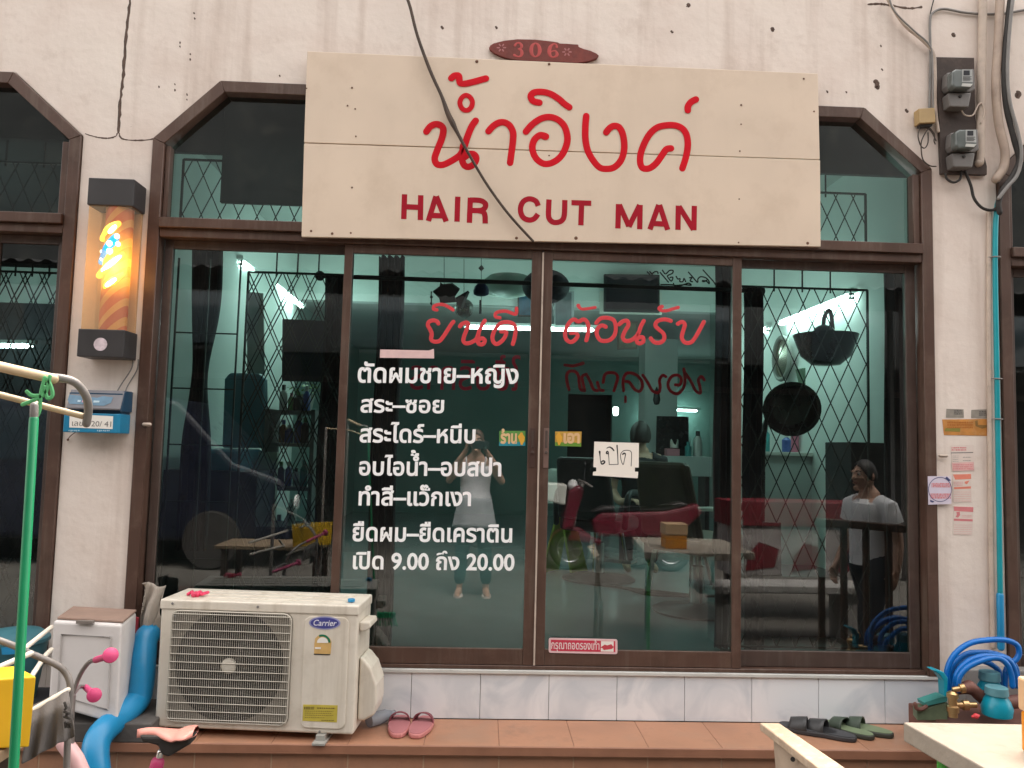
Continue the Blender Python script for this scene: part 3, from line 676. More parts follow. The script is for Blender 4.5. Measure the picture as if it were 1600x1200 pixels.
# drooping cable over the sign
mb = MB(); q = spline([(628,-22,5),(640,8,5),(652,55,5),(672,110,5.5),(690,150,5.5),(699,175,8),(707,192,9),(715,208,6),(735,245,4.6),(762,290,4.4),(795,335,4.4),(833,377,4.2)], 6)
mb.tube([P(x, y, -.075) for x, y, r in q], [r/2/320 for x, y, r in q], n=8)
tag(mb.build('overhead_cable', mat('old_black_cable', (.05,.03,.02), .7, .4, 12)), 'thin dark cable hanging in a slant across the cream signboard', 'cable')

# ---------------------------------------------------------------- barber lamp
Yb = -.135
a = P(133, 525, Yb)
lamp = thing('barber_lamp', 'lit barber pole lamp in a clear box with black ends on the left column', 'barber pole', tuple(P(165, 560, -.07)))
tl, tr_, bl, br = P(138,279,Yb), P(206,281,Yb), P(127,556,Yb), P(193,560,Yb)
xl, xr = (tl.x+bl.x)/2, (tr_.x+br.x)/2; zt, z1, z2, zb = P(170,279,Yb).z, P(168,320,Yb).z, P(160,516,Yb).z, P(160,558,Yb).z
BOXG = mat('charcoal_box', (.030,.027,.028), .5, .15, 10)
mb = MB(); mb.box(xl-.008, xr+.008, Yb-.006, -.002, z1-.004, zt); mb.build('top_cap', BOXG, lamp, bevel=.004)
mb = MB(); mb.box(xl-.008, xr+.008, Yb-.006, -.002, zb, z2+.004); bb = mb.build('base', BOXG, lamp, bevel=.004)
mb = MB(); c_ = P(157, 538, Yb-.0065); mb.lathe([(.031, 0), (.031, .001), (.001, .0012)], c_, (0,-1,0), 24, sx=1.0); o_ = mb.build('oval_sticker', mat('pink_white_sticker', (.62,.52,.56), .5, .25, 40), bb); 
mb = MB(); mb.box(xl, xr, Yb, -.003, z2+.002, z1-.002); mb.build('clear_cover', clear_plastic('glow_tinted_acrylic', (.95,.80,.60), .15), lamp, bevel=.003)  # the lamp's amber glow is put into the cover's tint
mb = MB(); mb.box(xl+.004, xr-.004, -.012, -.004, z2+.006, z1-.006); mb.build('back_plate', mat('cream_plastic', (.55,.42,.30), .5), lamp)
m, n, l, b = nodes('striped_film'); tc = n.new('ShaderNodeTexCoord'); mp = n.new('ShaderNodeMapping'); l.new(tc.outputs['Object'], mp.inputs['Vector'])
sx = n.new('ShaderNodeSeparateXYZ'); l.new(mp.outputs[0], sx.inputs[0])
def math_(op, a, b_=None):
    q = n.new('ShaderNodeMath'); q.operation = op
    for i, v in enumerate((a, b_)):
        if v is None: continue
        if hasattr(v, 'links') or hasattr(v, 'is_linked'): l.new(v, q.inputs[i])
        else: q.inputs[i].default_value = v
    return q.outputs[0]
diag = math_('FRACT', math_('MULTIPLY', math_('SUBTRACT', sx.outputs['Z'], math_('MULTIPLY', sx.outputs['X'], 1.15)), 5.2))
r = n.new('ShaderNodeValToRGB'); r.color_ramp.interpolation = 'CONSTANT'; e = r.color_ramp.elements
for p_, c in ((0, (.50,.12,.035)), (.30, (.56,.30,.10)), (.52, (.42,.085,.035)), (.80, (.60,.34,.13))):
    if p_ == 0: e[0].color = (*c, 1); e[0].position = 0
    elif p_ == .30: e[1].position = p_; e[1].color = (*c, 1)
    else: k = e.new(p_); k.color = (*c, 1)
l.new(diag, r.inputs[0]); l.new(r.outputs[0], b.inputs['Base Color']); b.inputs['Roughness'].default_value = .5
ORGl = ORG[lamp.name]; zc = (z1+z2)/2-ORGl.z+.03
# emission strongest at the film's middle imitates light from inside
gz = math_('MULTIPLY', math_('ABSOLUTE', math_('SUBTRACT', sx.outputs['Z'], zc)), 5.6); gl_ = math_('POWER', math_('MAXIMUM', math_('SUBTRACT', 1.0, gz), 0.0), 1.2)
b.inputs['Emission Color'].default_value = (1, .42, .03, 1); l.new(math_('MULTIPLY', gl_, .42), b.inputs['Emission Strength'])
FILM = m
mb = MB(); cx, cy = xl+(xr-xl)*.60, (Yb-.01)/2; mb.lathe([(.062, z2+.004), (.062, z1-.004)], (cx, cy, 0), (0,0,1), 28); cyl = mb.build('striped_cylinder', FILM, lamp)
GLOW = mat('glowing_yellow', (.9,.6,.1), .4, 0, emit=(1,.60,.04), estr=.5); GLOWW = mat('glowing_white', (1,.95,.8), .4, 0, emit=(1,.93,.72), estr=.9); BLUEL = mat('lit_blue', (.02,.25,.7), .4, .2, emit=(.01,.25,.85), estr=.2)
def on_cyl(px, py, dr=.004):
    "point on the cylinder as seen at this pixel"
    d = ray(px, py); o = EYEP-Vector((cx, cy, 0)); A = d.x**2+d.y**2; B = 2*(o.x*d.x+o.y*d.y); R = .062+dr; Cc = o.x**2+o.y**2-R*R; D_ = B*B-4*A*Cc
    t = (-B-math.sqrt(max(D_, 0)))/(2*A); return EYEP+d*t
u8 = crop(110, 260, 3.754)
for nm, m_, r_, st, dr in (('yellow_stripe', GLOW, 24, [(190,425),(225,370),(280,335)], .0), ('yellow_stripe', GLOW, 26, [(170,640),(230,580),(300,515)], .0), ('yellow_stripe', GLOW, 22, [(205,705),(250,668),(300,630)], .0),
                       ('glow_streak', GLOWW, 13, [(230,385),(262,352)], .005), ('glow_streak', GLOWW, 14, [(185,610),(235,570),(290,528)], .005), ('glow_streak', GLOWW, 12, [(212,698),(262,662)], .005), ('blue_stripe', BLUEL, 30, [(185,560),(225,480),(268,412)], -.001)):
    mb = MB(); q = spline([(x, y) for x, y in st], 6); mb.tube([on_cyl(*u8(x, y), dr) for x, y in q], [r_/3.754/326*(.6+.4*math.sin(PI*(i+1)/(len(q)+1))) for i in range(len(q))], n=10, flat=.25, ref=(-.2,1,0)); mb.build(nm, m_, cyl)
for x, y, r_ in ((230,452,17),(230,497,18),(185,500,11),(185,543,11),(273,410,15),(280,456,14)):
    mb = MB(); mb.ball(on_cyl(*u8(x, y), .004), r_/3.754/330, 8); mb.build('led_bulb', GLOWW, cyl)
lp = bpy.data.lights.new('barber_lamp_light', 'POINT'); lp.energy = .22; lp.color = (1, .6, .2); lp.shadow_soft_size = .05; lpo = bpy.data.objects.new('barber_lamp_light', lp); C.objects.link(lpo); lpo.location = (cx+.02, Yb-.04, (z1+z2)/2); lpo.parent = lamp; lpo.matrix_parent_inverse = Matrix.Translation(-Vector(lamp.location))
mb = MB()
for pts in (((207,560),(206,575),(190,600),(184,610)), ((216,562),(214,578),(200,602),(196,612))): mb.tube(spline([tuple(P(x, y, -.006)) for x, y in pts], 5), .0028, n=6)
mb.build('power_lead', GREYP, lamp)
# ---------------------------------------------------------------- mailbox
Ym = -.115
mail = thing('mailbox', 'blue metal mailbox with grey lid and white number label on the left column', 'mailbox', tuple(P(150, 676, -.05)))
MBLUE = mat('mailbox_blue', (.012,.20,.36), .4, .15, 7, dirt=((.03,.10,.16), .5, 8)); MDARK = mat('mailbox_dark_blue', (.012,.055,.11), .5, .2, 8); MLID = mat('mailbox_lid', (.16,.155,.17), .4, .2, 6)
u9 = crop(80, 590, 11.43)
xl, xr = P(*u9(215, 800), Ym).x, P(*u9(1225, 800), Ym).x; zt, zm, zb = P(*u9(700, 230), Ym).z, P(*u9(700, 590), Ym).z, P(*u9(700, 985), Ym).z
mb = MB(); mb.box(xl, xr, Ym, -.004, zb, zm-.012); bod = mb.build('body', MBLUE, mail, bevel=.004)
mb = MB(); mb.box(xl+.01, xr-.004, Ym+.02, -.006, zm-.013, zt-.01); mb.build('slot', MDARK, mail)
mb = MB(); mb.slab([(xl+.012, Ym-.006, zm+.012), (xl+.012, Ym+.028, zt+.004), (xl+.012, -.004, zt+.006), (xl+.012, -.004, zt-.008), (xl+.012, Ym+.03, zt-.010), (xl+.012, Ym-.004, zm+.004)], (xr-xl-.012, 0, 0)); lid = mb.build('lid', MLID, mail, bevel=.002)
mb = MB(); mb.slab([(xr+.0005, Ym-.004, zm), (xr+.0005, Ym+.03, zt+.002), (xr+.0005, -.004, zt+.002), (xr+.0005, -.004, zm)], (.004, 0, 0)); mb.build('lid_end', MDARK, mail)
mb = MB(); c0 = Vector((0, (Ym-.006+Ym+.028)/2, 0)); 
lidn = Vector((0, -(zt+.004-zm-.012), .034)).normalized()
def onlid(x, y): p = P(*u9(x, y), Ym); t = (p.z-zm-.012)/(zt-.008-zm); return Vector((p.x, Ym-.006+.034*t, zm+.012+(zt-.008-zm)*t))+lidn*.0012
mb.slab([onlid(x, y) for x, y in ((290,300),(800,360),(900,330),(1080,350),(1060,450),(950,505),(800,500),(600,480),(330,470),(280,400))], lidn*.0006)
mb.build('lid_panel', mat('blue_grey_print', (.10,.20,.29), .4, .2, 20), lid)
mb = MB()
for x, y, w_, m_ in ((575,425,32,1),(800,430,52,0),(490,420,26,0)): mb.slab([onlid(x-w_, y-20)+lidn*.001, onlid(x+w_, y-14)+lidn*.001, onlid(x+w_, y+18)+lidn*.001, onlid(x-w_, y+18)+lidn*.001], lidn*.0006, m_)
mb.build('lid_print', [mat('pale_blue_print', (.42,.55,.62), .5), mat('pink_print', (.62,.33,.42), .5)], lid)
mb = MB(); mb.slab([P(*u9(x, y), Ym-.0012) for x, y in ((330,650),(1105,690),(1095,920),(322,890))], (0, .001, 0)); lab = mb.build('number_label', PAPER, bod)
mb = MB(); text(mb, 'เลขที่ 20/ 41', P(*u9(370, 860), Ym-.0016), P(*u9(1070, 878), Ym-.0016), .036, bold=.005, d=.0004); mb.build('number_text', GREYP, lab)
mb = MB()
for x0, x1 in ((310,530),(820,1080)):
    for k in range(int((x1-x0)/34)):
        a = P(*u9(x0+k*34, 945), Ym); mb.box(a.x, a.x+.0018*(1+k % 2)+.003, Ym-.0006, Ym, a.z-.003-.002*(k % 3 == 1), a.z+.003)
mb.build('small_print', mat('pale_blue_print2', (.35,.5,.58), .5), bod)
mb = MB(); mb.tube(spline([tuple(P(*u9(x, y), -.01)) for x, y in ((430,980),(370,1020),(320,1070),(300,1105))], 5), .002, n=6); mb.ball(P(*u9(298, 1108), -.008), .006, 8); mb.build('tie_wire', RUST, mail)

# ---------------------------------------------------------------- electricity meters, cream box, conduits
u10 = crop(1430, 60, 4.0)
MBOARD = mat('meter_board', (.060,.044,.038), .85, .3, 5, .2, 30, dirt=((.16,.12,.10), .7, 6)); MCASE = mat('meter_case', (.135,.125,.118), .45, .15, 9, dirt=((.09,.08,.07), .6, 8)); MGLASS = mat('meter_window', (.11,.125,.12), .2, .2, 12)
mb = MB(); mb.slab([P(*u10(x, y), -.026) for x, y in ((128,115),(370,120),(378,500),(450,800),(450,852),(165,845),(150,480))], (0, .022, 0))
tag(mb.build('meter_board', MBOARD, bevel=.003), 'tall dark wooden backboard behind two electricity meters on the right column', 'board')
def meter(y0, x0, label, dx):
    t = thing('electricity_meter', label, 'meter', tuple(P(*u10(x0+80, y0+245), -.05)), 'electricity meters on the right column')
    def pp(x, y, Y): return P(*u10(x, y), Y)
    mb = MB(); mb.slab([pp(x0+x, y0+y, -.075) for x, y in ((5,45),(175,20),(182,150),(150,168),(15,160),(0,130))], (0, .047, 0)); mb.build('back_case', MCASE, t, bevel=.006)
    mb = MB(); a, b = pp(x0+28, y0+40, 0), pp(x0+178, y0+145, 0); 
    ring = [pp(x0+x, y0+y, -.128) for x, y in ((36,38),(60,22),(150,22),(170,34),(172,120),(155,142),(55,142),(36,125))]
    mb.slab(ring, (0, .05, 0)); cov = mb.build('clear_dome', MGLASS, t, bevel=.010, seg=3)
    mb = MB(); mb.slab([pp(x0+x, y0+y, -.1292) for x, y in ((98,26),(162,26),(164,105),(98,105))], (0, .001, 0)); fp = mb.build('face_plate', mat('meter_plate', (.33,.34,.33), .5, .1, 14), cov)
    mb = MB(); mb.slab([pp(x0+x, y0+y, -.1304) for x, y in ((108,32),(146,32),(146,62),(108,62))], (0, .001, 0)); mb.build('dial_window', INDARK, cov)
    mb = MB()
    for k in range(4): mb.slab([pp(x0+x, y0+y+k*7, -.1302) for x, y in ((104,70),(158-9*(k % 2),70),(158-9*(k % 2),73),(104,73))], (0, .0008, 0))
    mb.build('plate_print', INK, cov)
    mb = MB(); mb.slab([pp(x0+x, y0+y, -.1292) for x, y in ((100,112),(165,116),(150,134),(95,130))], (0, .001, 0)); mb.build('warning_label', mat('pale_meter_label', (.45,.45,.42), .5), cov)
    mb = MB(); mb.slab([pp(x0+x, y0+y, -.088) for x, y in ((12,172),(158,170),(140,262),(22,258))], (0, .06, 0)); tc_ = mb.build('terminal_cover', MCASE, t, bevel=.006)
    mb = MB(); mb.lathe([(.008, 0), (.008, .005), (.001, .006)], pp(x0+85, y0+195, -.0885), (0,-1,0), 10); mb.build('seal_screw', SOOT, tc_)
meter(168, 195, 'upper grey electricity meter with glass front on the dark board', 0)
meter(545, 218, 'lower grey electricity meter, dirtier, near the bottom of the dark board', 0)
jb = thing('junction_box', 'small yellowed junction box with loose wires left of the meters', 'box', tuple(P(*u10(72, 550), -.03)))
mb = MB(); mb.slab([P(*u10(x, y), -.055) for x, y in ((22,437),(122,432),(130,525),(26,530))], (0, .05, 0)); mb.build('case', mat('yellowed_plastic', (.40,.275,.125), .5, .1, 8, dirt=((.2,.13,.06), .6, 9)), jb, bevel=.004)
mb = MB(); mb.slab([P(*u10(x, y), -.04) for x, y in ((28,531),(110,529),(105,548),(34,552))], (0, .03, 0)); mb.build('gland', SOOT, jb)
mb = MB()
for pts in ([(30,550),(18,610),(35,670),(60,685),(80,650),(80,590)], [(100,545),(70,580),(40,640),(38,700),(50,760),(90,795),(130,800)], [(90,560),(120,600),(118,640),(125,660)], [(60,552),(100,580),(130,640)]): mb.tube(spline([tuple(P(*u10(x, y), -.03)) for x, y in pts], 5), .0032, n=6)
mb.build('loose_wire', mat('brown_wire', (.05,.035,.025), .6), jb)
def run(name, label, cat, pts, r, m, Y=-.03, group=None, k=5):
    mb = MB(); q = spline([tuple(P(p[0], p[1], p[2] if len(p) > 2 else Y)) for p in pts], k); mb.tube(q, r, n=10); return tag(mb.build(name, m), label, cat, group)
run('wall_conduit', 'slim pale conduit rising left of the meter board', 'pipe', [(1384,-10),(1390,4),(1412,38),(1440,62),(1458,82),(1461,110),(1462,170),(1466,205)], .008, CONDUIT, -.025)
run('service_wire', 'thin grey twisted wire sloping beside the pale conduit at the top', 'wire', [(1388,-8),(1398,18),(1428,48),(1452,70),(1457,95),(1458,160),(1460,178)], .0045, GREYP, -.045)
run('frame_cable', 'grey cable arching over the meter board along the wall top', 'cable', [(1452,180),(1454,100),(1453,35),(1458,20),(1475,14),(1510,20),(1560,22),(1620,12)], .0065, GREYP, -.012)
run('bent_wire', 'short bent wire on the wall above the meter board', 'wire', [(1461,-8),(1455,15),(1453,28)], .003, SOOT, -.012)
PIPES = 'pipes running down beside the right column'
run('riser_pipe', 'thick plaster-painted pipe, innermost of the pipes beside the meters', 'pipe', [(1536,-12),(1535,60),(1533,150),(1532,215),(1531,250),(1529,255)], .021, CONDUIT, -.03, PIPES)
run('riser_pipe', 'beige pipe bending at the meters, between the painted pipe and the black cable', 'pipe', [(1563,-12),(1560,60),(1556,130),(1560,190),(1570,235),(1568,262),(1556,280)], .022, mat('beige_pipe', (.40,.31,.25), .6, .2, 9, dirt=((.18,.13,.10), .6, 8)), -.05, PIPES)
run('main_cable', 'thick dirty black cable swinging out right of the meters', 'cable', [(1580,-12),(1574,40),(1569,110),(1572,165),(1585,220),(1592,250),(1582,275),(1566,298),(1560,318),(1562,332)], .014, SOOT, -.07)
run('main_cable', 'second black cable looping outermost by the next shop window', 'cable', [(1584,-12),(1578,40),(1574,110),(1578,160),(1590,205),(1596,240),(1590,272),(1574,292),(1560,310)], .009, GREYP, -.085)
run('loop_cable', 'black cable loop hanging from the bottom of the meter board', 'cable', [(1508,268),(1517,290),(1522,310),(1535,325),(1552,328),(1562,318)], .0075, SOOT, -.04)
run('loop_cable', 'short black cable bow under the meter board left corner', 'cable', [(1477,272),(1480,280),(1490,285),(1500,280),(1502,268)], .006, SOOT, -.04)
run('loop_cable', 'pale wire loop between the two electricity meters', 'cable', [(1502,172),(1508,180),(1520,180),(1528,165),(1534,162),(1537,178),(1532,192)], .004, CONDUIT, -.05)
wp = thing('water_pipe', 'teal water pipe running down the right edge of the right column', 'pipe', tuple(P(1561, 1000, -.03)))
mb = MB(); mb.tube(spline([tuple(P(x, y, -.03)) for x, y in ((1578,284),(1566,300),(1557,330),(1555,420),(1558,600),(1561,800),(1563,940))], 5), .0125, n=12); pm = mb.build('pipe', TEAL, wp)
mb = MB(); mb.tube([P(1562.5, 930, -.03), P(1564, 1012, -.03)], .0165, n=12); mb.build('socket', PVC, wp)
for y in (402, 592, 655): 
    mb = MB(); a = P(1557+(y-402)*.012, y, -.03); mb.tube([a+Vector((-.035, .012, .002)), a+Vector((-.016,-.010,.001)), a+Vector((.0,-.017,0)), a+Vector((.016,-.008,0)), a+Vector((.02,.02,0))], .0035, n=6); mb.build('pipe_clip', GREYP, wp)
run('column_conduit', 'grey painted conduit against the right column beside the teal pipe', 'pipe', [(1546,330),(1545,500),(1547,700),(1549,880),(1552,1010)], .013, CONDUIT, -.012)

# ---------------------------------------------------------------- stickers on the column
u11 = crop(1440, 630, 5.714)
def sticker(name, label, cat, poly, m, prints, Y=-.0016, group=None, obj=None):
    t = thing(name, label, cat, tuple(P(*u11(*poly[0]), 0)), group)
    mb = MB(); mb.slab([P(*u11(x, y), Y) for x, y in poly], (0, .0012, 0)); sh = mb.build('sheet', m, t)
    for i, (nm, mm, items) in enumerate(prints):
        mb = MB()
        for it in items: mb.slab([P(*u11(x, y), Y-.0004-.0003*i) for x, y in it], (0, .0003, 0))
        mb.build(nm, mm, sh)
    return t
def bars(x0, x1, y, n, h, dy, seed, rag=.5):
    r_ = random.Random(seed); o = []
    for k in range(n):
        x = x0; yy = y+k*dy
        while x < x1:
            w_ = r_.uniform(4, 14); o.append([(x, yy), (min(x+w_, x1), yy), (min(x+w_, x1), yy+h*r_.uniform(.6, 1)), (x, yy+h)]); x += w_+r_.uniform(2, 6)
    return o
PK = mat('pink_ink', (.62,.20,.21), .7, .1, 20); PK2 = mat('light_pink_ink', (.70,.42,.40), .7, .1, 20); GRI = mat('grey_ink', (.20,.19,.18), .7); OR = mat('coral_ink', (.70,.22,.15), .7, .1, 20); BLI = mat('navy_ink', (.05,.06,.16), .7)
SHEET = mat('bleached_paper', (.70,.60,.54), .8, .04, 14); LIL = mat('lilac_paper', (.62,.56,.66), .8, .05, 14)
sticker('flyer', 'faded white flyer with a pink block and black line, topmost of three on the column', 'flyer', [(262,375),(465,372),(470,605),(275,608)], SHEET, [
 ('heading', PK, bars(268,400,392,2,13,19,1)), ('rule', GRI, [[(262,440),(460,436),(460,444),(262,448)]]), ('lines', GRI, bars(370,440,480,2,5,30,2)+bars(278,330,470,4,3,16,5)), ('pink_block', PK2, [[(270,532),(466,525),(470,600),(276,606)]]), ('block_text', PK, bars(282,460,546,3,9,18,3))])
sticker('flyer', 'faded flyer with coral red headings, middle of three on the column', 'flyer', [(278,632),(442,632),(446,885),(284,885)], SHEET, [
 ('heading', OR, [[(280,636),(440,632),(442,676),(300,682)], [(385,700),(428,690),(405,725),(385,715)], [(290,750),(440,742),(440,762),(290,768)]]), ('lines', PK2, bars(288,370,700,3,10,14,6)+bars(290,440,790,5,6,20,7))])
sticker('flyer', 'faded flyer with deep pink heading and figure, lowest of three on the column', 'flyer', [(288,920),(462,925),(455,1180),(280,1172)], SHEET, [
 ('heading', PK, [[(288,922),(462,928),(460,972),(290,962)], [(288,1030),(456,1036),(456,1056),(288,1050)], [(310,972),(340,968),(344,1000),(325,1022),(303,1015),(315,995)]]), ('lines', PK2, bars(360,450,998,2,8,14,8)+bars(290,450,1085,5,5,20,9))])
t = sticker('round_print_sticker', 'lilac square sticker with a red and navy round print, half on the door frame', 'sticker', [(55,652),(262,652),(266,900),(60,906)], LIL, [('red_lines', PK, bars(90,258,712,3,13,14,11)+bars(80,260,806,3,15,16,12)), ('tab', BLI, [[(225,655),(262,690),(245,697),(212,668)], [(75,860),(115,878),(100,888),(78,880)]])], Y=-.0185)
mb = MB(); q = [P(*u11(165+103*math.cos(2*PI*k/40), 770+108*math.sin(2*PI*k/40)), -.019) for k in range(40)]; mb.tube(q, .0016, n=6, closed=True, flat=.4, ref=(0,1,0)); mb.build('ring_print', BLI, t)
sticker('orange_sticker', 'weathered orange strip sticker above the flyers on the right column', 'sticker', [(185,145),(605,140),(602,292),(200,284)], mat('orange_sticker', (.50,.215,.045), .6, .25, 14, dirt=((.55,.36,.18), .7, 10)), [('brown_print', mat('brown_ink', (.22,.12,.03), .7), [[(478,158),(500,150),(505,195),(590,195),(585,215),(540,228),(482,205)]]), ('green_print', mat('olive_ink', (.22,.19,.03), .7), [[(215,222),(345,222),(345,256),(205,250)]]), ('faint_print', mat('dark_orange_ink', (.42,.14,.02), .7), bars(230,460,165,3,16,22,13))])
for q, lb in (([(222,50),(375,55),(378,130),(218,130)], 'small grey peeling sticker, left of two above the orange strip'), ([(445,60),(608,52),(606,136),(443,132)], 'small grey peeling sticker, right of two above the orange strip')):
    sticker('grey_sticker', lb, 'sticker', q, mat('grey_sticker', (.26,.235,.20), .8, .3, 16), [('dark_print', mat('charcoal_ink', (.09,.085,.08), .8), bars(q[0][0]+70, q[1][0]-12, q[0][1]+8, 3, 12, 16, 21))], group='grey stickers on the column')

# ---------------------------------------------------------------- stickers and notes on the glass
Yn = .0178
pap = thing('open_note', 'white paper note with handwritten Thai word taped on the right middle door', 'note', tuple(P(965, 745, Yn)))
u12 = crop(770, 660, 6.667)
mb = MB(); mb.slab([P(*u12(x, y), Yn) for x, y in ((1058,200),(1522,215),(1520,470),(1480,470),(1480,512),(1515,515),(1510,582),(1042,552),(1045,515),(1078,510),(1078,470),(1048,465))], (0, .0008, 0)); sh = mb.build('paper', mat('bright_paper', (.86,.80,.72), .8, .02, emit=None), pap)
mb = MB(); brush(mb, u12, [[(1113,305,10),(1117,350,5),(1122,400,4),(1135,432,8),(1158,425,8),(1165,408,8),(1148,400,7),(1128,415,6)], [(1200,325,6),(1184,322,7),(1188,305,7),(1202,308,6),(1208,360,3.5),(1213,440,3.5)], [(1213,440,3.5),(1305,437,3.5)], [(1305,437,4),(1301,340,5),(1294,240,7)], [(1188,268,4),(1215,257,6),(1242,270,8),(1262,295,6)],
 [(1352,332,7),(1370,322,8),(1382,332,5),(1372,385,3.5),(1357,440,3.5),(1335,385,3.5),(1333,330,3.5),(1362,296,3.5),(1408,291,3.5),(1440,305,3.5),(1446,350,3.5),(1441,455,3.5)]], Yn-.0003, 4, 6.667, flat=.2)
mb.build('handwriting', INK, sh)
u13 = crop(850, 985, 12.31)
shoe = thing('shoe_notice', 'red and white notice asking to take off shoes, low on the right middle door', 'sticker', tuple(P(910, 1020, Yn)))
def rr(x0, y0, x1, y1, sk, r): # rounded slanted rectangle in crop px
    o = []
    for cx_, cy_, a0 in ((x1-r, y0+r, -90), (x1-r, y1-r, 0), (x0+r, y1-r, 90), (x0+r, y0+r, 180)):
        for k in range(4): a = math.radians(a0+k*30); X = cx_+r*math.cos(a); o.append((X, cy_+r*math.sin(a)+(X-x0)*sk))
    return o
Yn2 = .0045
mb = MB(); mb.slab([P(*u13(x, y), Yn2) for x, y in rr(90,140,1412,430,.022,38)], (0, .001, 0)); sh = mb.build('border', mat('pale_pink_vinyl', (.74,.52,.52), .4), shoe)
mb = MB(); mb.slab([P(*u13(x, y), Yn2-.0006) for x, y in rr(132,178,1372,392,.022,10)], (0, .0005, 0)); mb.build('red_field', mat('rose_red', (.56,.035,.075), .4), sh)
mb = MB(); mb.slab([P(*u13(x, y), Yn2-.0012) for x, y in ((1098,206),(1340,210),(1338,412),(1092,405))], (0, .0005, 0)); ic = mb.build('icon_field', PAPER, sh)
mb = MB(); mb.slab([P(*u13(x, y), Yn2-.0018) for x, y in ((1085,330),(1170,272),(1215,290),(1295,264),(1312,290),(1345,318),(1310,355),(1150,380),(1130,345))], (0, .0005, 0)); mb.build('shoe_icon', mat('rose_red2', (.50,.05,.07), .4), ic)
mb = MB(); text(mb, 'กรุณาถอดรองเท้า', P(*u13(138, 352), Yn2-.0007), P(*u13(1065, 372), Yn2-.0007), 118/12.31/316/.56, bold=.012, d=.0004); mb.build('white_lettering', mat('soft_white', (.80,.70,.68), .4), sh)
for nm, lb, poly, base, low, body, bl_ in (('reward_sticker', 'green and blue sticker with cream lettering and a yellow figure on the left middle door', ((68,88),(340,88),(338,245),(65,243)), (.10,.28,.06), (.02,.26,.34), 'ร้าน', (80,215,250)), ('reward_sticker', 'yellow sticker with cream lettering and a green base on the right middle door', ((650,95),(925,95),(920,252),(648,245)), (.52,.30,.05), (.12,.26,.03), 'เอา', (735,212,905))):
    t = thing(nm, lb, 'sticker', tuple(P(*u12(*poly[3]), .019)))
    mb = MB(); mb.slab([P(*u12(x, y), Yn) for x, y in poly], (0, .0008, 0)); sh = mb.build('backing', mat(nm+'_base', base, .5, .2, 30), t)
    mb = MB(); (xa, ya), (xb, yb) = poly[3], poly[2]; mb.slab([P(*u12(x, y), Yn-.0005) for x, y in ((xa,ya),(xb,yb),(xb,yb-40),(xa,ya-40))], (0, .0004, 0)); mb.build('lower_band', mat(nm+'_band', low, .5), sh)
    mb = MB(); text(mb, body, P(*u12(bl_[0], bl_[1]), Yn-.0006), P(*u12(bl_[2], bl_[1]), Yn-.0006), 95/6.667/316/.56, bold=.045, d=.0006); mb.build('cream_lettering', mat('cream_print', (.72,.47,.25), .5), sh)
    mb = MB(); cx_ = 300 if body == 'ร้าน' else 690; mb.slab([P(*u12(cx_+x, 165+y), Yn-.0014) for x, y in ((-40,-18),(-22,-40),(-8,-60),(8,-58),(18,-35),(34,-10),(28,30),(8,70),(-8,70),(-20,30))], (0, .0004, 0)); mb.build('yellow_figure', mat('warm_yellow', (.72,.38,.04), .5), sh)
tp = thing('tape_strip', 'short pale pink tape strip above the white price list', 'tape', tuple(P(640, 558, Yn)))
mb = MB(); mb.slab([P(x, y, Yn) for x, y in ((594,546),(670,547.5),(678,545),(678.5,560),(593.5,559))], (0, .0008, 0)); mb.build('tape', mat('pink_tape', (.72,.50,.49), .6, .06, 30), tp)
# ================================================================ things on and before the terrace
ACW = mat('aircon_enamel', (.68,.62,.53), .42, .05, 4, dirt=((.44,.38,.30), .6, 5), streak=((.46,.39,.30), .7, (16, 16, 1.1))); ACG = mat('aircon_grille', (.50,.46,.39), .5, .06, 9); ACD = mat('coil_dark', (.030,.027,.024), .7, .3, 40)
A0 = P(240.5, 1137, -.255); B0 = P(552, 1148.5, -.325); zb_ = .232
A0 = PZ(240.5, 1137, zb_); dx = (P(552, 1148.5, -.325)-P(240.5, 1137, -.255))
A0 = Vector((P(240.5,1137,-.255).x, -.255, P(240.5,1137,-.255).z)); B0 = P(552, 1148.5, -.325)
zb_ = (A0.z+B0.z)/2
ang = math.atan2(B0.y-A0.y, B0.x-A0.x); W = math.hypot(B0.x-A0.x, B0.y-A0.y); H = (P(251.5,937,-.255).z-A0.z + P(560,945,-.325).z-B0.z)/2; D = .27
ac = thing('air_conditioner', 'cream outdoor air conditioner unit with round fan behind a wire grille on the step', 'air conditioner', (A0.x, A0.y, .2155))
ac.rotation_euler = (0, 0, ang); o0 = zb_-.2155
def L(mb, *a, **k): return mb.build(*a, local=True, **k)
mb = MB(); mb.box(0, W, 0, D, o0, o0+H-.004); body = L(mb, 'casing', ACW, ac, bevel=.012, seg=3)
mb = MB(); mb.box(-.004, W+.004, -.005, D+.004, o0+H-.045, o0+H); top = L(mb, 'top_panel', ACW, ac, bevel=.008, seg=3)
for k in range(3): mb = MB(); mb.box(.05, W-.06, .06+k*.07, .095+k*.07, o0+H-.002, o0+H+.004); L(mb, 'top_rib', ACW, top, bevel=.003, seg=2)
fx0, fx1, fz0, fz1 = .062*W, .675*W, o0+.055*H, o0+.925*H
def rrect(x0, x1, z0, z1, r, y, n=5):
    o = []
    for cx_, cz_, a0 in ((x1-r, z0+r, -90), (x1-r, z1-r, 0), (x0+r, z1-r, 90), (x0+r, z0+r, 180)):
        for k in range(n): a = math.radians(a0+k*90/(n-1)); o.append((cx_+r*math.cos(a), y, cz_+r*math.sin(a)))
    return o
mb = MB(); mb.slab(rrect(fx0, fx1, fz0, fz1, .035, -.002), (0, .0015, 0)); rec = L(mb, 'fan_recess', mat('recess_beige', (.20,.18,.15), .6, .1, 9), ac)
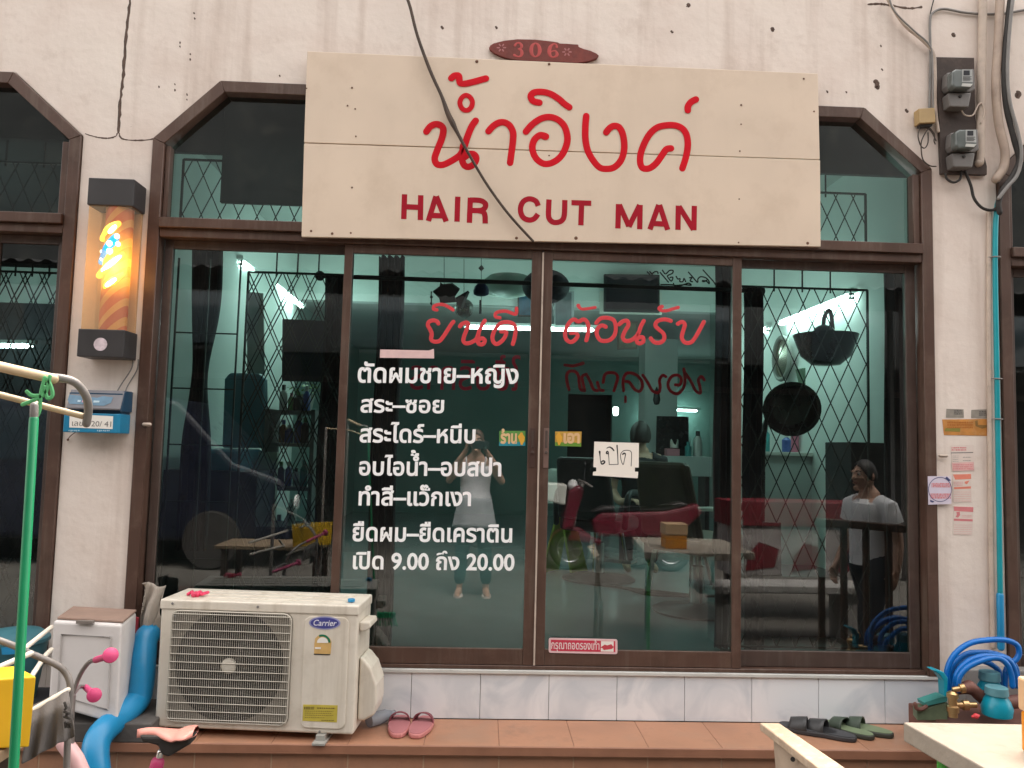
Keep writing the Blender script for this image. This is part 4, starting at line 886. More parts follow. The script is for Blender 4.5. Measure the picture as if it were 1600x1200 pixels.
cxf, czf, rf = .365*W, o0+.50*H, .275*W
mb = MB(); mb.lathe([(rf, 0), (rf, .001), (.002, .0012)], (cxf, -.0022, czf), (0,-1,0), 48); fo = L(mb, 'fan_opening', ACD, rec)
mb = MB(); 
for k in range(3):
    a0 = 2*PI*k/3+.4; pts = []
    for t in range(7): a = a0+t*.12; pts.append((cxf+rf*.93*math.cos(a), -.0036, czf+rf*.93*math.sin(a)))
    for t in range(6, -1, -1): a = a0+.1+t*.14; pts.append((cxf+rf*.22*math.cos(a), -.0036, czf+rf*.22*math.sin(a)))
    b_ = MB(); b_.slab(pts, (0, .001, 0)); L(b_, 'fan_blade', mat('fan_grey', (.05,.047,.043), .6), rec)
mb = MB(); mb.lathe([(.034, 0), (.034, .008), (.024, .012), (.012, .012)], (cxf, -.004, czf), (0,-1,0), 20); L(mb, 'fan_hub', ACG, rec)
mb = MB(); nb = 54; y = -.016
for i in range(nb+1):
    x = fx0+.012+(fx1-fx0-.024)*i/nb; mb.tube([(x, y+.002, fz0+.008), (x, y+.002, fz1-.008)], .0011, n=5, caps=False)
for j in range(14):
    z = fz0+.016+(fz1-fz0-.032)*j/13; mb.tube([(fx0+.006, y-.001, z), (fx1-.006, y-.001, z)], .0021, n=6, caps=False)
q = rrect(fx0+.004, fx1-.004, fz0+.004, fz1-.004, .032, y+.004); mb.tube(q, .0035, n=6, closed=True)
L(mb, 'wire_grille', ACG, ac)
mb = MB(); mb.slab(rrect(.735*W, .958*W, o0+.045*H, o0+.905*H, .03, -.006), (0, .007, 0)); pan = L(mb, 'front_panel', ACW, ac, bevel=.003, seg=2)
LBL = mat('logo_blue', (.055,.06,.26), .4, .05, 9); LBL2 = mat('logo_rim', (.30,.30,.50), .4)
sxw = W/1170.0; szh = H/780.0       # crop (photo 220,880 x3.75) units to face units
fc = lambda x, y_: ((x-75-(y_-215)*-.0)*0 + (x-(118-(y_-215)*.0573))/(1157+(y_-215)*.017)*W, o0+H*(1-((y_-215)-(x-118)*.026)/765.0))
def face(x, y_, Y): X, Z = fc(x, y_); return Vector((X, Y, Z))
def ell(cx_, cy_, rx_, ry_, Y, n=32): return [face(cx_+rx_*math.cos(2*PI*k/n), cy_+ry_*math.sin(2*PI*k/n), Y) for k in range(n)]
mb = MB(); mb.slab(ell(1080, 348, 92, 39, -.0075), (0, .001, 0)); lg = L(mb, 'logo_badge', LBL2, pan)
mb = MB(); mb.slab(ell(1080, 348, 82, 32, -.0082), (0, .0006, 0)); L(mb, 'logo_field', LBL, pan)
mb = MB(); text(mb, 'Carrier', face(1012, 363, -.0084), face(1146, 365, -.0084), .036, bold=.014, d=.0005, shear=.22); L(mb, 'logo_lettering', mat('logo_white', (.72,.72,.80), .4), pan)
YL = mat('label_ochre', (.62,.39,.14), .5, .1, 30)
mb = MB(); mb.slab([face(x, y_, -.0072) for x, y_ in ((1018,530),(1020,470),(1025,440),(1040,425),(1055,418),(1085,418),(1110,440),(1120,460),(1114,532))], (0, .0008, 0)); el = L(mb, 'energy_label', YL, pan)
mb = MB(); q = [face(1066+r_*math.cos(a), 462+r_*1.0*math.sin(a), -.0082) for r_, lst in ((48, [math.radians(-115+k*11.5) for k in range(11)]), (36, [math.radians(-k*11.5) for k in range(11)])) for a in lst]
mb.slab([face(1066+48*math.cos(math.radians(-115+k*11.5)), 464+48*math.sin(math.radians(-115+k*11.5)), -.0082) for k in range(11)]+[face(1066+36*math.cos(math.radians(-k*11.5)), 464+36*math.sin(math.radians(-k*11.5)), -.0082) for k in range(11)], (0, .0005, 0)); L(mb, 'green_arc', mat('label_green', (.0,.16,.08), .5), pan)
mb = MB(); mb.slab([face(1068+33*math.cos(math.radians(-180+k*18)), 466+33*math.sin(math.radians(-180+k*18)), -.0084) for k in range(11)], (0, .0005, 0)); L(mb, 'white_arc', PAPER, pan)
mb = MB(); mb.slab([face(x, y_, -.0082) for x, y_ in ((1017,530),(1112,533),(1112,538),(1017,536))], (0, .0005, 0)); L(mb, 'label_line', INK, pan)
mb = MB(); mb.slab([face(x, y_, -.0082) for x, y_ in ((1024,492),(1058,492),(1058,502),(1024,502))], (0, .0005, 0)); L(mb, 'label_text', PAPER, pan)
mb = MB(); mb.slab([face(x, y_, -.0072) for x, y_ in ((955,830),(1155,832),(1150,932),(950,925))], (0, .0008, 0)); wl = L(mb, 'warning_label', mat('label_yellow', (.50,.40,.06), .5, .1, 30), pan)
mb = MB(); r_ = random.Random(4)
for yy, n_, x0, x1, h_ in ((842,1,960,1020,16),(846,1,1035,1140,7),(866,1,965,1130,3),(878,1,965,1120,3),(890,1,965,1130,3),(904,1,965,1080,3),(918,1,1060,1135,4)):
    x = x0
    while x < x1: w_ = r_.uniform(5, 13); mb.slab([face(x, yy, -.0079), face(min(x+w_, x1), yy, -.0079), face(min(x+w_, x1), yy+h_, -.0079), face(x, yy+h_, -.0079)], (0, .0004, 0)); x += w_+3
L(mb, 'label_print', mat('label_print_ink', (.18,.14,.03), .6), pan)
for x, y_ in ((188,240),(690,256),(1052,985),(205,312),(850,312),(180,920),(825,930)): mb = MB(); mb.lathe([(.0055, 0), (.0055, .002), (.001, .003)], face(x, y_, -.0065 if y_ < 300 else -.012), (0,-1,0), 10); L(mb, 'screw', GREYP, body)
# valve cover, pipe handle and feet
mb = MB(); zt_ = o0+H*.58
prof = [(0, zt_), (.02, zt_-.01), (.055, zt_-.05), (.082, zt_-.12), (.085, o0+.12), (.075, o0+.07), (.03, o0+.045), (0, o0+.045)]
mb.slab([(W+.003+x, .05, z) for x, z in prof], (0, .17, 0)); vc = L(mb, 'valve_cover', ACW, ac, bevel=.025, seg=4)
mb = MB(); mb.slab([(W+.002+x, .03, z) for x, z in ((0, o0+H*.86), (.045, o0+H*.86), (.05, o0+H*.82), (.03, o0+H*.79), (0, o0+H*.79))], (0, .15, 0)); L(mb, 'side_handle', ACW, ac, bevel=.006)
for x in (.14, W-.14): mb = MB(); mb.box(x-.028, x+.028, -.05, D+.02, 0.0006, .012); mb.box(x-.02, x+.02, -.02, D-.02, .0121, o0+.002); L(mb, 'foot', mat('foot_grey_%d' % (x > .3), (.34,.33,.30), .5, .15), ac, bevel=.002)
# small things lying on the unit
to_w = lambda p: Vector((A0.x+p[0]*math.cos(ang)-p[1]*math.sin(ang), A0.y+p[0]*math.sin(ang)+p[1]*math.cos(ang), .2155+p[2]))
zt_ = o0+H
def lying(name, label, cat, px, py, m, fn):
    p = PZ(px, py, .2155+zt_+.008); mb = MB(); fn(mb, p); return tag(mb.build(name, m), label, cat)
PINKP = mat('bright_pink_plastic', (.72,.05,.13), .35, .25, 40)
lying('hair_claw', 'bright pink hair claw lying on top of the air conditioner', 'hair clip', 306, 930, PINKP, lambda mb, p: [mb.tube(spline([(p.x-.035+k*.012, p.y+.02*math.sin(k*1.9), p.z+.004+.008*abs(math.sin(k*1.2))) for k in range(8)], 3), .0075, n=8)] + [mb.ball(p+Vector((.01*math.cos(k*2), .014*math.sin(k*2), .004)), .012, 8) for k in range(4)])
lying('lid_disc', 'small blue plastic cap lying on the right of the air conditioner top', 'cap', 549, 938.5, PVC, lambda mb, p: mb.lathe([(.016, -.004), (.016, .006), (.013, .009), (.002, .009)], p, (0,0,1), 20))
# ---------------------------------------------------------------- white box on its block, left of the unit
Yw = -.36
wb = thing('styrofoam_box', 'white lidded box with brown top standing left of the air conditioner', 'box', tuple(P(140, 1125, Yw+.1)))
WB = mat('white_foam', (.66,.62,.60), .6, .06, 6, dirt=((.42,.37,.33), .6, 6))
f = [P(75,1102,Yw), P(183,1133,Yw-.02), P(190,976,Yw-.02), P(83,970,Yw)]
dv = P(213,965,-.13)-P(190,976,Yw-.02); dv.z = 0
mb = MB(); mb.hexa([f[0], f[1], f[1]+dv, f[0]+dv, f[3], f[2], f[2]+dv, f[3]+dv]); bx = mb.build('body', WB, wb, bevel=.012, seg=3)
mb = MB(); k = .93; c_ = (f[0]+f[1]+f[2]+f[3])/4; ins = [c_+(q-c_)*.72+Vector((0,-.004,0)) for q in f]; mb.tube(ins, .0035, n=6, closed=True); mb.build('panel_groove', mat('groove_grey', (.42,.39,.37), .7), bx)
mb = MB(); t0 = Vector((0,0,.001)); tt = [f[3]+Vector((.006,.02,.0)), f[2]+Vector((-.002,.02,0)), f[2]+dv, f[3]+dv]; mb.hexa([q+Vector((0,0,.002)) for q in tt]+[q+Vector((0,0,.012)) for q in tt]); mb.build('lid', mat('brown_cardboard', (.27,.18,.14), .8, .15, 12), wb, bevel=.003)
mb = MB(); a = P(212, 972, -.05); b = P(196, 1010, -.05); mb.slab([P(205,962,-.06),P(216,966,-.06),P(212,1015,-.06),P(203,1015,-.06)], (0,.012,0)); mb.build('red_edge', mat('red_card', (.34,.03,.045), .6, .2, 12), wb)
mb = MB(); g = f[3]+(f[2]-f[3])*.48; mb.beam(g+Vector((-.035,-.006,.004)), g+Vector((.035,-.006,.004)), .02, .012); mb.build('latch', mat('latch_grey', (.20,.17,.15), .6), wb)
mb = MB(); zz = min(f[0].z, f[1].z); mb.box(f[0].x-.02, f[1].x+.13, Yw+.01, -.015, .2155, zz-.004); tag(mb.build('concrete_block', mat('dark_concrete', (.085,.075,.068), .9, .25, 6, .3, 30), bevel=.006), 'dark concrete block carrying the white lidded box', 'block')
# ---------------------------------------------------------------- blue drain pipe
def pipe(name, label, cat, pts, r, m, joints=(), n=16, parent=None):
    t = thing(name, label, cat, tuple(Vector(pts[-1][:3])))
    q = spline(pts, 6); mb = MB(); mb.tube(q, r, n=n); p = mb.build('pipe', m, t)
    for a, b in joints: mb = MB(); mb.tube([a, b], r*1.14, n=n); mb.build('coupling', m, t)
    return t
q = [P(232,992,-.07), P(227,1002,-.10), P(224,1035,-.15), P(221,1070,-.18), P(216,1092,-.20), P(203,1106,-.25), P(180,1126,-.33), P(162,1142,-.40), P(152,1158,-.44), P(149,1180,-.47), P(151,1215,-.49), P(153,1290,-.50)]
pipe('drain_pipe', 'thick bright blue drain pipe curving down between white box and air conditioner', 'pipe', [tuple(v) for v in q], .054, PVC, [])
# crumpled cloth behind the pipe
mb = MB()
def cloth(u, v):
    p = P(222+34*u, 912+75*v, -.035); return p+Vector((.012*math.sin(9*u+4*v), -.05*math.sin(PI*u)*(.4+.6*v)+.018*math.sin(14*u+7*v), .012*math.sin(11*v+5*u)))
mb.grid(cloth, 18, 18); tag(mb.build('rag', mat('beige_cloth', (.38,.33,.28), .9, .15, 9), solid=.004), 'crumpled beige rag stuffed behind the blue pipe by the door frame', 'cloth')
# ---------------------------------------------------------------- slippers
def sole(Lh, wd, fn=1.0):
    o = []
    for k in range(28):
        a = 2*PI*k/28; y = math.cos(a)*Lh/2; x = math.copysign(abs(math.sin(a))**.62, math.sin(a))*wd/2*(1+.08*math.cos(a)-.05*math.cos(2*a)); o.append((x, y))
    return o
def slipper(name, label, Lh, wd, m_sole, m_top, m_strap, group, strap0, strap1, hgt):
    t = thing(name, label, 'slipper', (0,0,0), group)
    s_ = sole(Lh, wd); mb = MB(); mb.slab([(x, y, 0.001) for x, y in s_], (0,0,.021)); L(mb, 'sole', m_sole, t, bevel=.006, seg=3)
    mb = MB(); mb.slab([(x*.92, y*.95, .0222) for x, y in s_], (0,0,.002)); L(mb, 'footbed', m_top, t)
    def wy(y): return max(.2, math.sqrt(max(0, 1-(2*y/Lh)**2)))*wd/2*(1+.14*2*y/Lh)
    mb = MB()
    def sg(u, v):
        y = strap0+(strap1-strap0)*v; w_ = wy(y)*1.03; a = PI*u; return (-w_*math.cos(a), y-.012*math.sin(a)*(v-.3), .012+hgt*math.sin(a)**.75*(1-.22*v))
    mb.grid(sg, 16, 5); L(mb, 'strap', m_strap, t, solid=.006)
    return t
PS = mat('pink_rubber', (.52,.20,.19), .6, .06, 9); PT = mat('dusty_rose', (.40,.15,.16), .7, .08, 12); PSt = mat('maroon_strap', (.20,.045,.06), .6, .1)
c_ = PZ(622, 1150, .2155)
s1 = slipper('slipper', 'pink slide slipper with maroon strap, left one beside the air conditioner', .25, .098, PS, PT, PSt, 'pink slide slippers', .03, .085, .055)
s1.location = (PZ(621, 1147, .216).x, -.145, .2155); s1.rotation_euler = (0,0,math.radians(2))
s2 = dup(s1, (PZ(655, 1147, .216).x+.004, -.15, .2155), math.radians(-9), 'pink slide slipper with maroon strap, right one of the pink pair')
BS = mat('black_sole', (.030,.030,.033), .6, .2, 9); BT = mat('charcoal_footbed', (.045,.045,.05), .7, .2, 9); BSt = mat('black_strap', (.035,.035,.036), .5, .3, 14)
s3 = slipper('slipper', 'black slide slipper, leftmost of the row by the tiled wall', .27, .10, BS, BT, BSt, 'black slide slippers', .0, .085, .06)
def lay(o, px, py, rz): p = PZ(px, py, .226); o.location = (p.x, p.y, .2155); o.rotation_euler = (0,0,math.radians(rz))
lay(s3, 1262, 1141, 62); s4 = dup(s3, label='black slide slipper beside the green ones, right one of the black pair'); lay(s4, 1291, 1145, 50)
GS = mat('dark_sole', (.035,.04,.03), .6, .2, 9); GT = mat('green_footbed', (.16,.21,.12), .7, .15, 14); GSt = mat('green_strap', (.045,.065,.045), .6, .2, 12)
s5 = slipper('slipper', 'dark green slide slipper, left one of the green pair', .25, .095, GS, GT, GSt, 'green slide slippers', .01, .08, .055)
lay(s5, 1325, 1141, 36); s6 = dup(s5, label='dark green slide slipper with tan sole edge, rightmost of the row'); lay(s6, 1352, 1140, 50)
# water bottle lying behind the pink slippers
mb = MB(); a = P(574,1140,-.16); mb.lathe([(.002,0),(.030,.004),(.032,.05),(.028,.10),(.012,.14),(.012,.155),(.002,.156)], (a.x, -.14, .247), (.55,.55,.02), 18)
tag(mb.build('plastic_bottle', clear_plastic('bottle_clear', (.55,.58,.62), .35)), 'clear plastic bottle lying between air conditioner and pink slippers', 'bottle')

# ---------------------------------------------------------------- left foreground: poles, drying rack, kids bike
BAMB = mat('beige_pole', (.46,.35,.22), .6, .14, 9, dirt=((.28,.19,.12), .6, 9)); GTUBE = mat('grey_tube', (.17,.155,.145), .45, .12, 9); WTUBE = mat('white_tube', (.60,.55,.47), .45, .08, 8); GREEN = mat('green_pole', (.0,.185,.07), .45, .1, 7)
hd = thing('cart_handle', 'beige sleeved U-shaped push handle reaching in from the left edge', 'handle', tuple(P(20, 600, -2.2)))
mb = MB()
for pts, r in (([(-260,508,-2.55),(-100,548,-2.4),(0,573,-2.28),(84,592,-2.2)], .0105), ([(-260,590,-2.35),(-100,604,-2.3),(0,617,-2.22),(136,652,-2.12)], .0068)):
    b_ = MB(); b_.tube([P(*q) for q in pts], r, n=12); b_.build('sleeve', BAMB, hd)
mb.tube(spline([tuple(P(*q)) for q in ((70,589,-2.2),(95,591,-2.19),(118,598,-2.17),(134,618,-2.15),(138,640,-2.13),(135,662,-2.12))], 5), .0088, n=12); mb.build('bent_tube', GTUBE, hd)
for q_ in ((-260,508,-2.55), (-260,590,-2.35)): mb = MB(); p_ = P(*q_); mb.tube([p_, (p_.x, p_.y, .012)], .0105, n=10); mb.build('leg', GTUBE, hd)
mb = MB()
for pts in ([(78,588),(72,612),(60,622),(35,632)], [(70,590),(64,615),(62,640),(58,650)], [(74,592),(80,605),(82,618),(74,622),(70,605)], [(52,626),(56,645)], [(64,618),(50,618),(42,612)]):
    b_ = MB(); b_.tube(spline([tuple(P(x, y, -2.23)) for x, y in pts], 4), .0042, n=6, flat=.5, ref=(0,1,0)); b_.build('raffia', mat('green_raffia', (.10,.42,.16), .6, .15, 20), hd)
# green pole
gp = thing('broom_pole', 'tall green broom pole leaning at the left edge, grey tip up', 'broom', tuple(P(8, 1330, -2.35)))
a, b = P(53, 655, -2.30), P(23, 1168, -2.36); e_ = b+(b-a)*1.42; e_.z = max(e_.z, .02)
mb = MB(); mb.tube([a, e_], .0088, n=14); mb.build('handle', GREEN, gp)
mb = MB(); mb.tube([P(53.5, 634, -2.30), a], .0076, n=12); mb.build('tip', GTUBE, gp)
mb = MB(); 
for k in range(16): mb.tube([e_+Vector((-.14+.0187*k, .0, .07)), e_+Vector((-.17+.0227*k, .02*(k % 2), 0.0))], .006, n=5)
mb.box(e_.x-.15, e_.x+.15, e_.y-.02, e_.y+.02, e_.z+.06, e_.z+.10); mb.build('bristle_head', GREEN, gp)
# yellow box on a wooden stall top
mb = MB(); zt2 = P(20,1172,-1.88).z
fq = [P(-60,1172,-1.88), P(46,1168,-1.88), P(57,1057,-1.88), P(-60,1066,-1.88)]
mb.slab(fq, (-.10,.09,0)); tag(mb.build('yellow_tub', mat('yellow_plastic', (.72,.43,.01), .4, .06, 5), bevel=.004), 'bright yellow plastic tub behind the green pole at the left edge', 'tub')
st = thing('stall_table', 'worn wooden stall table corner under the yellow tub', 'table', (P(0,1190,-1.8).x-.3, -1.8, 0))
xr_ = P(40,1172,-1.78).x
mb = MB(); mb.box(xr_-.75, xr_, -2.2, -1.775, zt2-.028, zt2-.002); mb.build('tabletop', mat('worn_wood', (.30,.21,.13), .8, .2, 6, .2, 30), st, bevel=.003)
for x in (xr_-.7, xr_-.05):
    for y in (-2.17, -1.83): mb = MB(); mb.box(x, x+.04, y, y+.04, .001, zt2-.029); mb.build('leg', BROWN_D, st)
# teal bucket and bag at the step of the left bay
bk = thing('bucket', 'dull teal plastic bucket before the left shop window, behind white rails', 'bucket', tuple(P(20, 1080, -.2)))
p = P(18, 1090, -.2); zt3 = P(18, 985, -.2).z
mb = MB(); mb.lathe([(.095, 0), (.13, zt3-p.z-.05), (.138, zt3-p.z-.045), (.138, zt3-p.z-.03), (.10, zt3-p.z), (.02, zt3-p.z+.01)], (p.x, -.2, p.z), (0,0,1), 30); mb.build('body', mat('dull_teal', (.03,.13,.16), .5, .1, 7), bk)
mb = MB(); mb.slab([P(x, y, -.345) for x, y in ((2,1012),(26,1010),(24,1022),(3,1023))], (0,.002,0)); mb.build('blue_patch', PVC, bk)
mb = MB(); mb.box(p.x-.18, p.x+.18, -.33, -.04, .2157, p.z-.001); tag(mb.build('low_crate', INDARK, bevel=.004), 'dark low crate under the teal bucket on the step', 'crate')
# drying rack
rack = thing('drying_rack', 'grey and white tubular drying rack at the lower left corner', 'rack', (P(90,1200,-1.55).x, -1.6, 0))
mb = MB(); mb.tube(spline([tuple(P(*q)) for q in ((-140,958,-1.75),(0,1001,-1.7),(45,1020,-1.66),(85,1037,-1.62),(103,1052,-1.6),(110,1075,-1.6),(107,1120,-1.6),(104,1200,-1.6))], 5)+[tuple(P(101,1280,-1.6)), (P(98,1290,-1.6).x, -1.6, .02)], .0088, n=12); mb.build('bent_frame', GTUBE, rack)
for pts in ([(-120,1090,-1.85),(0,1042,-1.75),(48,1021,-1.68)], [(-120,1190,-1.8),(0,1138,-1.72),(50,1110,-1.66),(106,1078,-1.61)], [(40,1012,-1.5),(80,980,-1.1)], [(50,1056,-1.45),(70,1025,-1.2),(80,1015,-1.1)], [(20,1062,-1.5),(30,1035,-1.45)]):
    mb = MB(); mb.tube([P(*q) for q in pts], .0075, n=10); mb.build('rail', WTUBE, rack)
mb = MB(); a = P(-140,958,-1.75); mb.tube([a, (a.x, a.y, .02)], .0125, n=10); mb.build('rear_leg', GTUBE, rack)
mb = MB()
def towel(u, v):
    # draped over the low rail, hanging both ways
    x0, y0 = 45+62*u, 1107-30*u; fall = (1 if v > .5 else -1)*abs(v-.5)*2
    hang = abs(v-.5)*2*(92 if v > .5 else 60)
    px = x0 + (-12+10*u)*abs(v-.5)*2*(1-u) + 4*math.sin(u*13)*abs(v-.5) + (9*abs(v-.5)*2 if u > .8 else 0); py = y0-4+hang*(1-.15*u)
    yy = -1.66+.05*u+(-.028 if v > .5 else .028)*min(1, abs(v-.5)*6)+.012*math.sin(u*17+v*5)*abs(v-.5)*2
    return P(px, py, yy)
mb.grid(towel, 26, 26); tw = mb.build('towel', mat('grey_cloth', (.115,.105,.10), .95, .12, 14, .2, 200), solid=.003, sub=1); tag(tw, 'grey cloth hung over the rail of the drying rack', 'cloth')
mb = MB()
u14 = crop(0, 960, 5.0)
for st_ in ([(505,690),(520,735),(508,740)], [(505,760),(540,772)], [(522,765),(520,800)], [(505,800),(545,812)], [(510,845),(515,885),(535,885),(530,850)], [(535,850),(550,850),(552,880)]): mb.tube([P(*u14(x, y), -1.662) for x, y in st_], .0035, n=6)
mb.build('dark_lettering', SOOT, tw)
# kids bike
bike = thing('kids_bike', 'childs bike with pink handlebar grips and salmon saddle, mostly below the frame', 'bicycle', (P(180,1300,-1.2).x, -1.2, 0))
HP = mat('pink_grip', (.50,.045,.15), .5, .1, 14); SAL = mat('salmon_saddle', (.66,.27,.22), .4, .06, 8); PKF = mat('pale_pink_frame', (.68,.42,.42), .35, .1, 6)
YB = -1.3
mb = MB(); mb.tube(spline([tuple(P(*q)) for q in ((150,1031,YB-.10),(138,1036,YB-.06),(125,1055,YB),(113,1085,YB),(112,1088,YB),(118,1080,YB+.02),(124,1073,YB+.10),(134,1074,YB+.16))], 5), .0066, n=10); hb = mb.build('handlebar', mat('grey_steel', (.24,.22,.21), .3, .1, metal=.6), bike)
for a_, b_, e2 in (((150,1031,YB-.10),(172,1024,YB-.22),(175,1021,YB-.23)), ((134,1074,YB+.16),(147,1086,YB-.02),(149,1088,YB-.03))):
    mb = MB(); mb.tube([P(*a_), P(*b_)], .0100, n=12); g_ = P(*b_); dr = (g_-P(*a_)).normalized(); mb.lathe([(.018,-.004),(.022,.003),(.021,.010),(.011,.015),(.002,.016)], g_, dr, 20); mb.build('grip', HP, hb)
mb = MB(); h0 = P(111,1088,YB); ft = Vector((h0.x+.02, YB, .42)); mb.tube([h0, P(108,1130,YB), ft], .014, n=10); mb.build('stem', mat('grey_steel2', (.28,.26,.25), .3, metal=.6), bike)
mb = MB(); mb.tube([P(100,1160,YB), P(118,1185,YB), P(140,1235,YB)], .024, n=12); mb.build('down_tube', PKF, bike)
sc_ = P(255,1150,YB+.02)
mb = MB()
def sad(u, v):
    a = 2*PI*u; t = v; px = 214+92*t; w_ = (.018+.052*max(0, (t-.35)/.65)**.8) if t > .05 else .012
    w_ *= min(1, (1.02-t)*9)**.5 if t > .9 else (min(1, t*14+.1) if t < .07 else 1)
    c = P(px, 1148-3*math.sin(PI*t*2)-(4 if t > .7 else 0), YB+.02); return c+Vector((0, w_*math.cos(a), .017*math.sin(a)*(1 if math.sin(a) > 0 else .6)))
mb.grid(sad, 16, 16); sdl = mb.build('saddle', SAL, bike, sub=1)
mb = MB(); mb.slab([P(x, y, YB-.01) for x, y in ((216,1150),(300,1152),(296,1164),(262,1184),(252,1180),(246,1166),(222,1160))], (0,.06,0)); mb.build('saddle_base', SOOT, sdl, bevel=.008)
mb = MB(); sp0 = P(251,1175,YB+.02); sp1 = P(246,1192,YB+.02); mb.tube([sp0, sp1, sp1+(sp1-sp0)*2.2], .0105, n=10); mb.build('seat_post', CHROME, sdl)
mb = MB(); mb.tube([sp1, sp1+(sp1-sp0)*.8], .021, n=12); mb.tube([sp1+(sp1-sp0)*.8, (sp1.x-.03, YB+.02, .36)], .016, n=12); mb.build('seat_tube', HP, bike)
for cx_ in (ft.x, sp1.x+.08):
    mb = MB(); mb.tube([(cx_+.19*math.cos(2*PI*k/32), YB+.02, .205+.19*math.sin(2*PI*k/32)) for k in range(32)], .018, n=8, closed=True); wh = mb.build('wheel', SOOT, bike)
    mb = MB(); mb.tube([(cx_+.168*math.cos(2*PI*k/32), YB+.02, .205+.168*math.sin(2*PI*k/32)) for k in range(32)], .008, n=6, closed=True)
    for k in range(8): mb.tube([(cx_, YB+.02, .205), (cx_+.165*math.cos(PI*k/4), YB+.02, .205+.165*math.sin(PI*k/4))], .0025, n=5)
    mb.build('rim', CHROME, wh)
mb = MB(); mb.tube([(sp1.x-.03, YB+.02, .36), (sp1.x+.08, YB+.02, .205)], .011, n=8); mb.tube([P(140,1235,YB), (sp1.x-.06, YB+.02, .30), (sp1.x-.03, YB+.02, .36)], .017, n=8); mb.tube([ft, (ft.x, YB+.02, .205)], .012, n=8); mb.build('frame', PKF, bike)

# ---------------------------------------------------------------- right foreground: table, plank, crate of fittings
tb = thing('plywood_table', 'raw plywood table top with worn edge at the lower right corner', 'table', (1.6, -2.2, 0))
c0 = P(1411, 1128, -1.7); c1 = P(1411, 1158, -1.7); cr0 = P(1598, 1123.5, -1.72); thk = c0.z-c1.z; zt4 = c0.z
near_l = PZ(1500, 1178, zt4); near_l = Vector((near_l.x, max(near_l.y, -2.5), zt4)); e_ = (near_l-c0); e_.z = 0; e_.normalize()
pA = c0; pB = c0+e_*.95; pD = Vector((cr0.x+.5, c0.y-.012, zt4)); pC = pD+Vector((0, -.9, 0))
mb = MB(); mb.slab([pA, pB, Vector((pC.x, pC.y, zt4)), pD], (0,0,-thk)); mb.build('tabletop', WOOD_L, tb, bevel=.004, seg=2)
for x, y, m_ in ((P(1466,1195,-1.78).x, -1.80, mat('green_leg', (.06,.36,.04), .4)), (pD.x-.1, -1.8, GTUBE), (pD.x-.1, -2.5, GTUBE), (pB.x+.1, -2.52, GTUBE)): mb = MB(); mb.tube([(x, y, zt4-thk-.001), (x, y, .001)], .014, n=10); mb.build('leg', m_, tb)
oc = thing('orange_box', 'upright orange plastic box standing on the plywood table at the right edge', 'box', tuple(P(1600,1130,-1.95)))
xo = P(1596,1130,-1.95).x+.032
mb = MB(); mb.box(xo, xo+.16, -2.06, -1.90, zt4+.001, zt4+.10); mb.build('body', mat('orange_plastic', (.75,.27,.01), .4, .08, 8), oc, bevel=.006)
mb = MB(); mb.box(xo-.004, xo+.164, -2.064, -1.896, zt4+.101, P(1592,1065,-1.95).z); mb.build('lid', mat('peach_plastic', (.66,.42,.24), .5, .08, 8), oc, bevel=.006)
ch = thing('wooden_bench', 'pale wooden bench end with chipped slanting top board, front right', 'bench', (P(1260,1300,-1.9).x, -1.95, 0))
q0, q1 = P(1187,1129,-1.62), P(1217,1129,-1.66); r0, r1 = P(1300,1216,-2.06), P(1345,1216,-2.08); th_ = Vector((0,0,-.022))
mb = MB(); mb.hexa([q0+th_, r0+th_, r1+th_, q1+th_, q0, r0, r1, q1]); mb.build('top_board', mat('pale_chipped_wood', (.42,.31,.22), .8, .16, 10, .3, 40, dirt=((.62,.52,.40), .9, 22)), ch, bevel=.003)
mb = MB(); mb.slab([P(1208,1152,-1.66), P(1240,1172,-1.76), P(1262,1190,-1.84), P(1258,1330,-1.84), P(1222,1330,-1.66)], (.012,.012,0)); mb.build('side_panel', mat('pale_wood_side', (.42,.32,.24), .8, .12, 8, .2, 40), ch)
mb = MB(); a = P(1239,1186,-1.79); mb.lathe([(.006,0),(.006,.004),(.001,.005)], a, (-.5,-.8,0), 10); mb.build('bolt', SOOT, ch)
for p_ in (P(1222,1330,-1.66), P(1258,1330,-1.84)): mb = MB(); mb.tube([p_+Vector((.01,.01,.02)), (p_.x+.01, p_.y+.01, .001)], .016, n=8); mb.build('leg', WOOD_L, ch)
HOSE = mat('blue_hose', (.0,.13,.46), .3, .15, 14); TEALP = mat('teal_plastic', (.0,.26,.36), .35, .12, 8); BRASS = mat('brass_fitting', (.50,.33,.16), .3, .1, metal=.9); BRN = mat('brown_leather', (.14,.055,.04), .6, .25, 10)
u15 = crop(1380, 960, 5.0)
hs = thing('garden_hose', 'coil of bright blue garden hose heaped at the right column foot', 'hose', tuple(P(*u15(780, 600), -.28)))
for r_, Y_, pts in ((13, -.30, [(520,640),(498,500),(510,400),(570,300),(680,225),(820,200),(950,200),(1040,235),(1062,300),(1040,350),(1000,380),(960,440),(950,560)]), (12, -.26, [(540,620),(520,470),(560,380),(650,310),(760,297),(880,310),(980,350),(1040,430),(1045,560)]), (12, -.33, [(560,640),(570,480),(640,385),(740,335),(850,325),(960,345),(1020,420),(1050,560)]), (11, -.24, [(510,600),(530,480),(600,400),(690,345),(820,380),(900,440),(930,560)]), (12, -.36, [(580,600),(590,500),(650,420),(760,365),(880,340),(960,380),(1000,470),(1010,560)])):
    mb = MB(); mb.tube(spline([tuple(P(*u15(x, y), Y_)) for x, y in pts], 6), .0128, n=10); mb.build('loop', HOSE, hs)
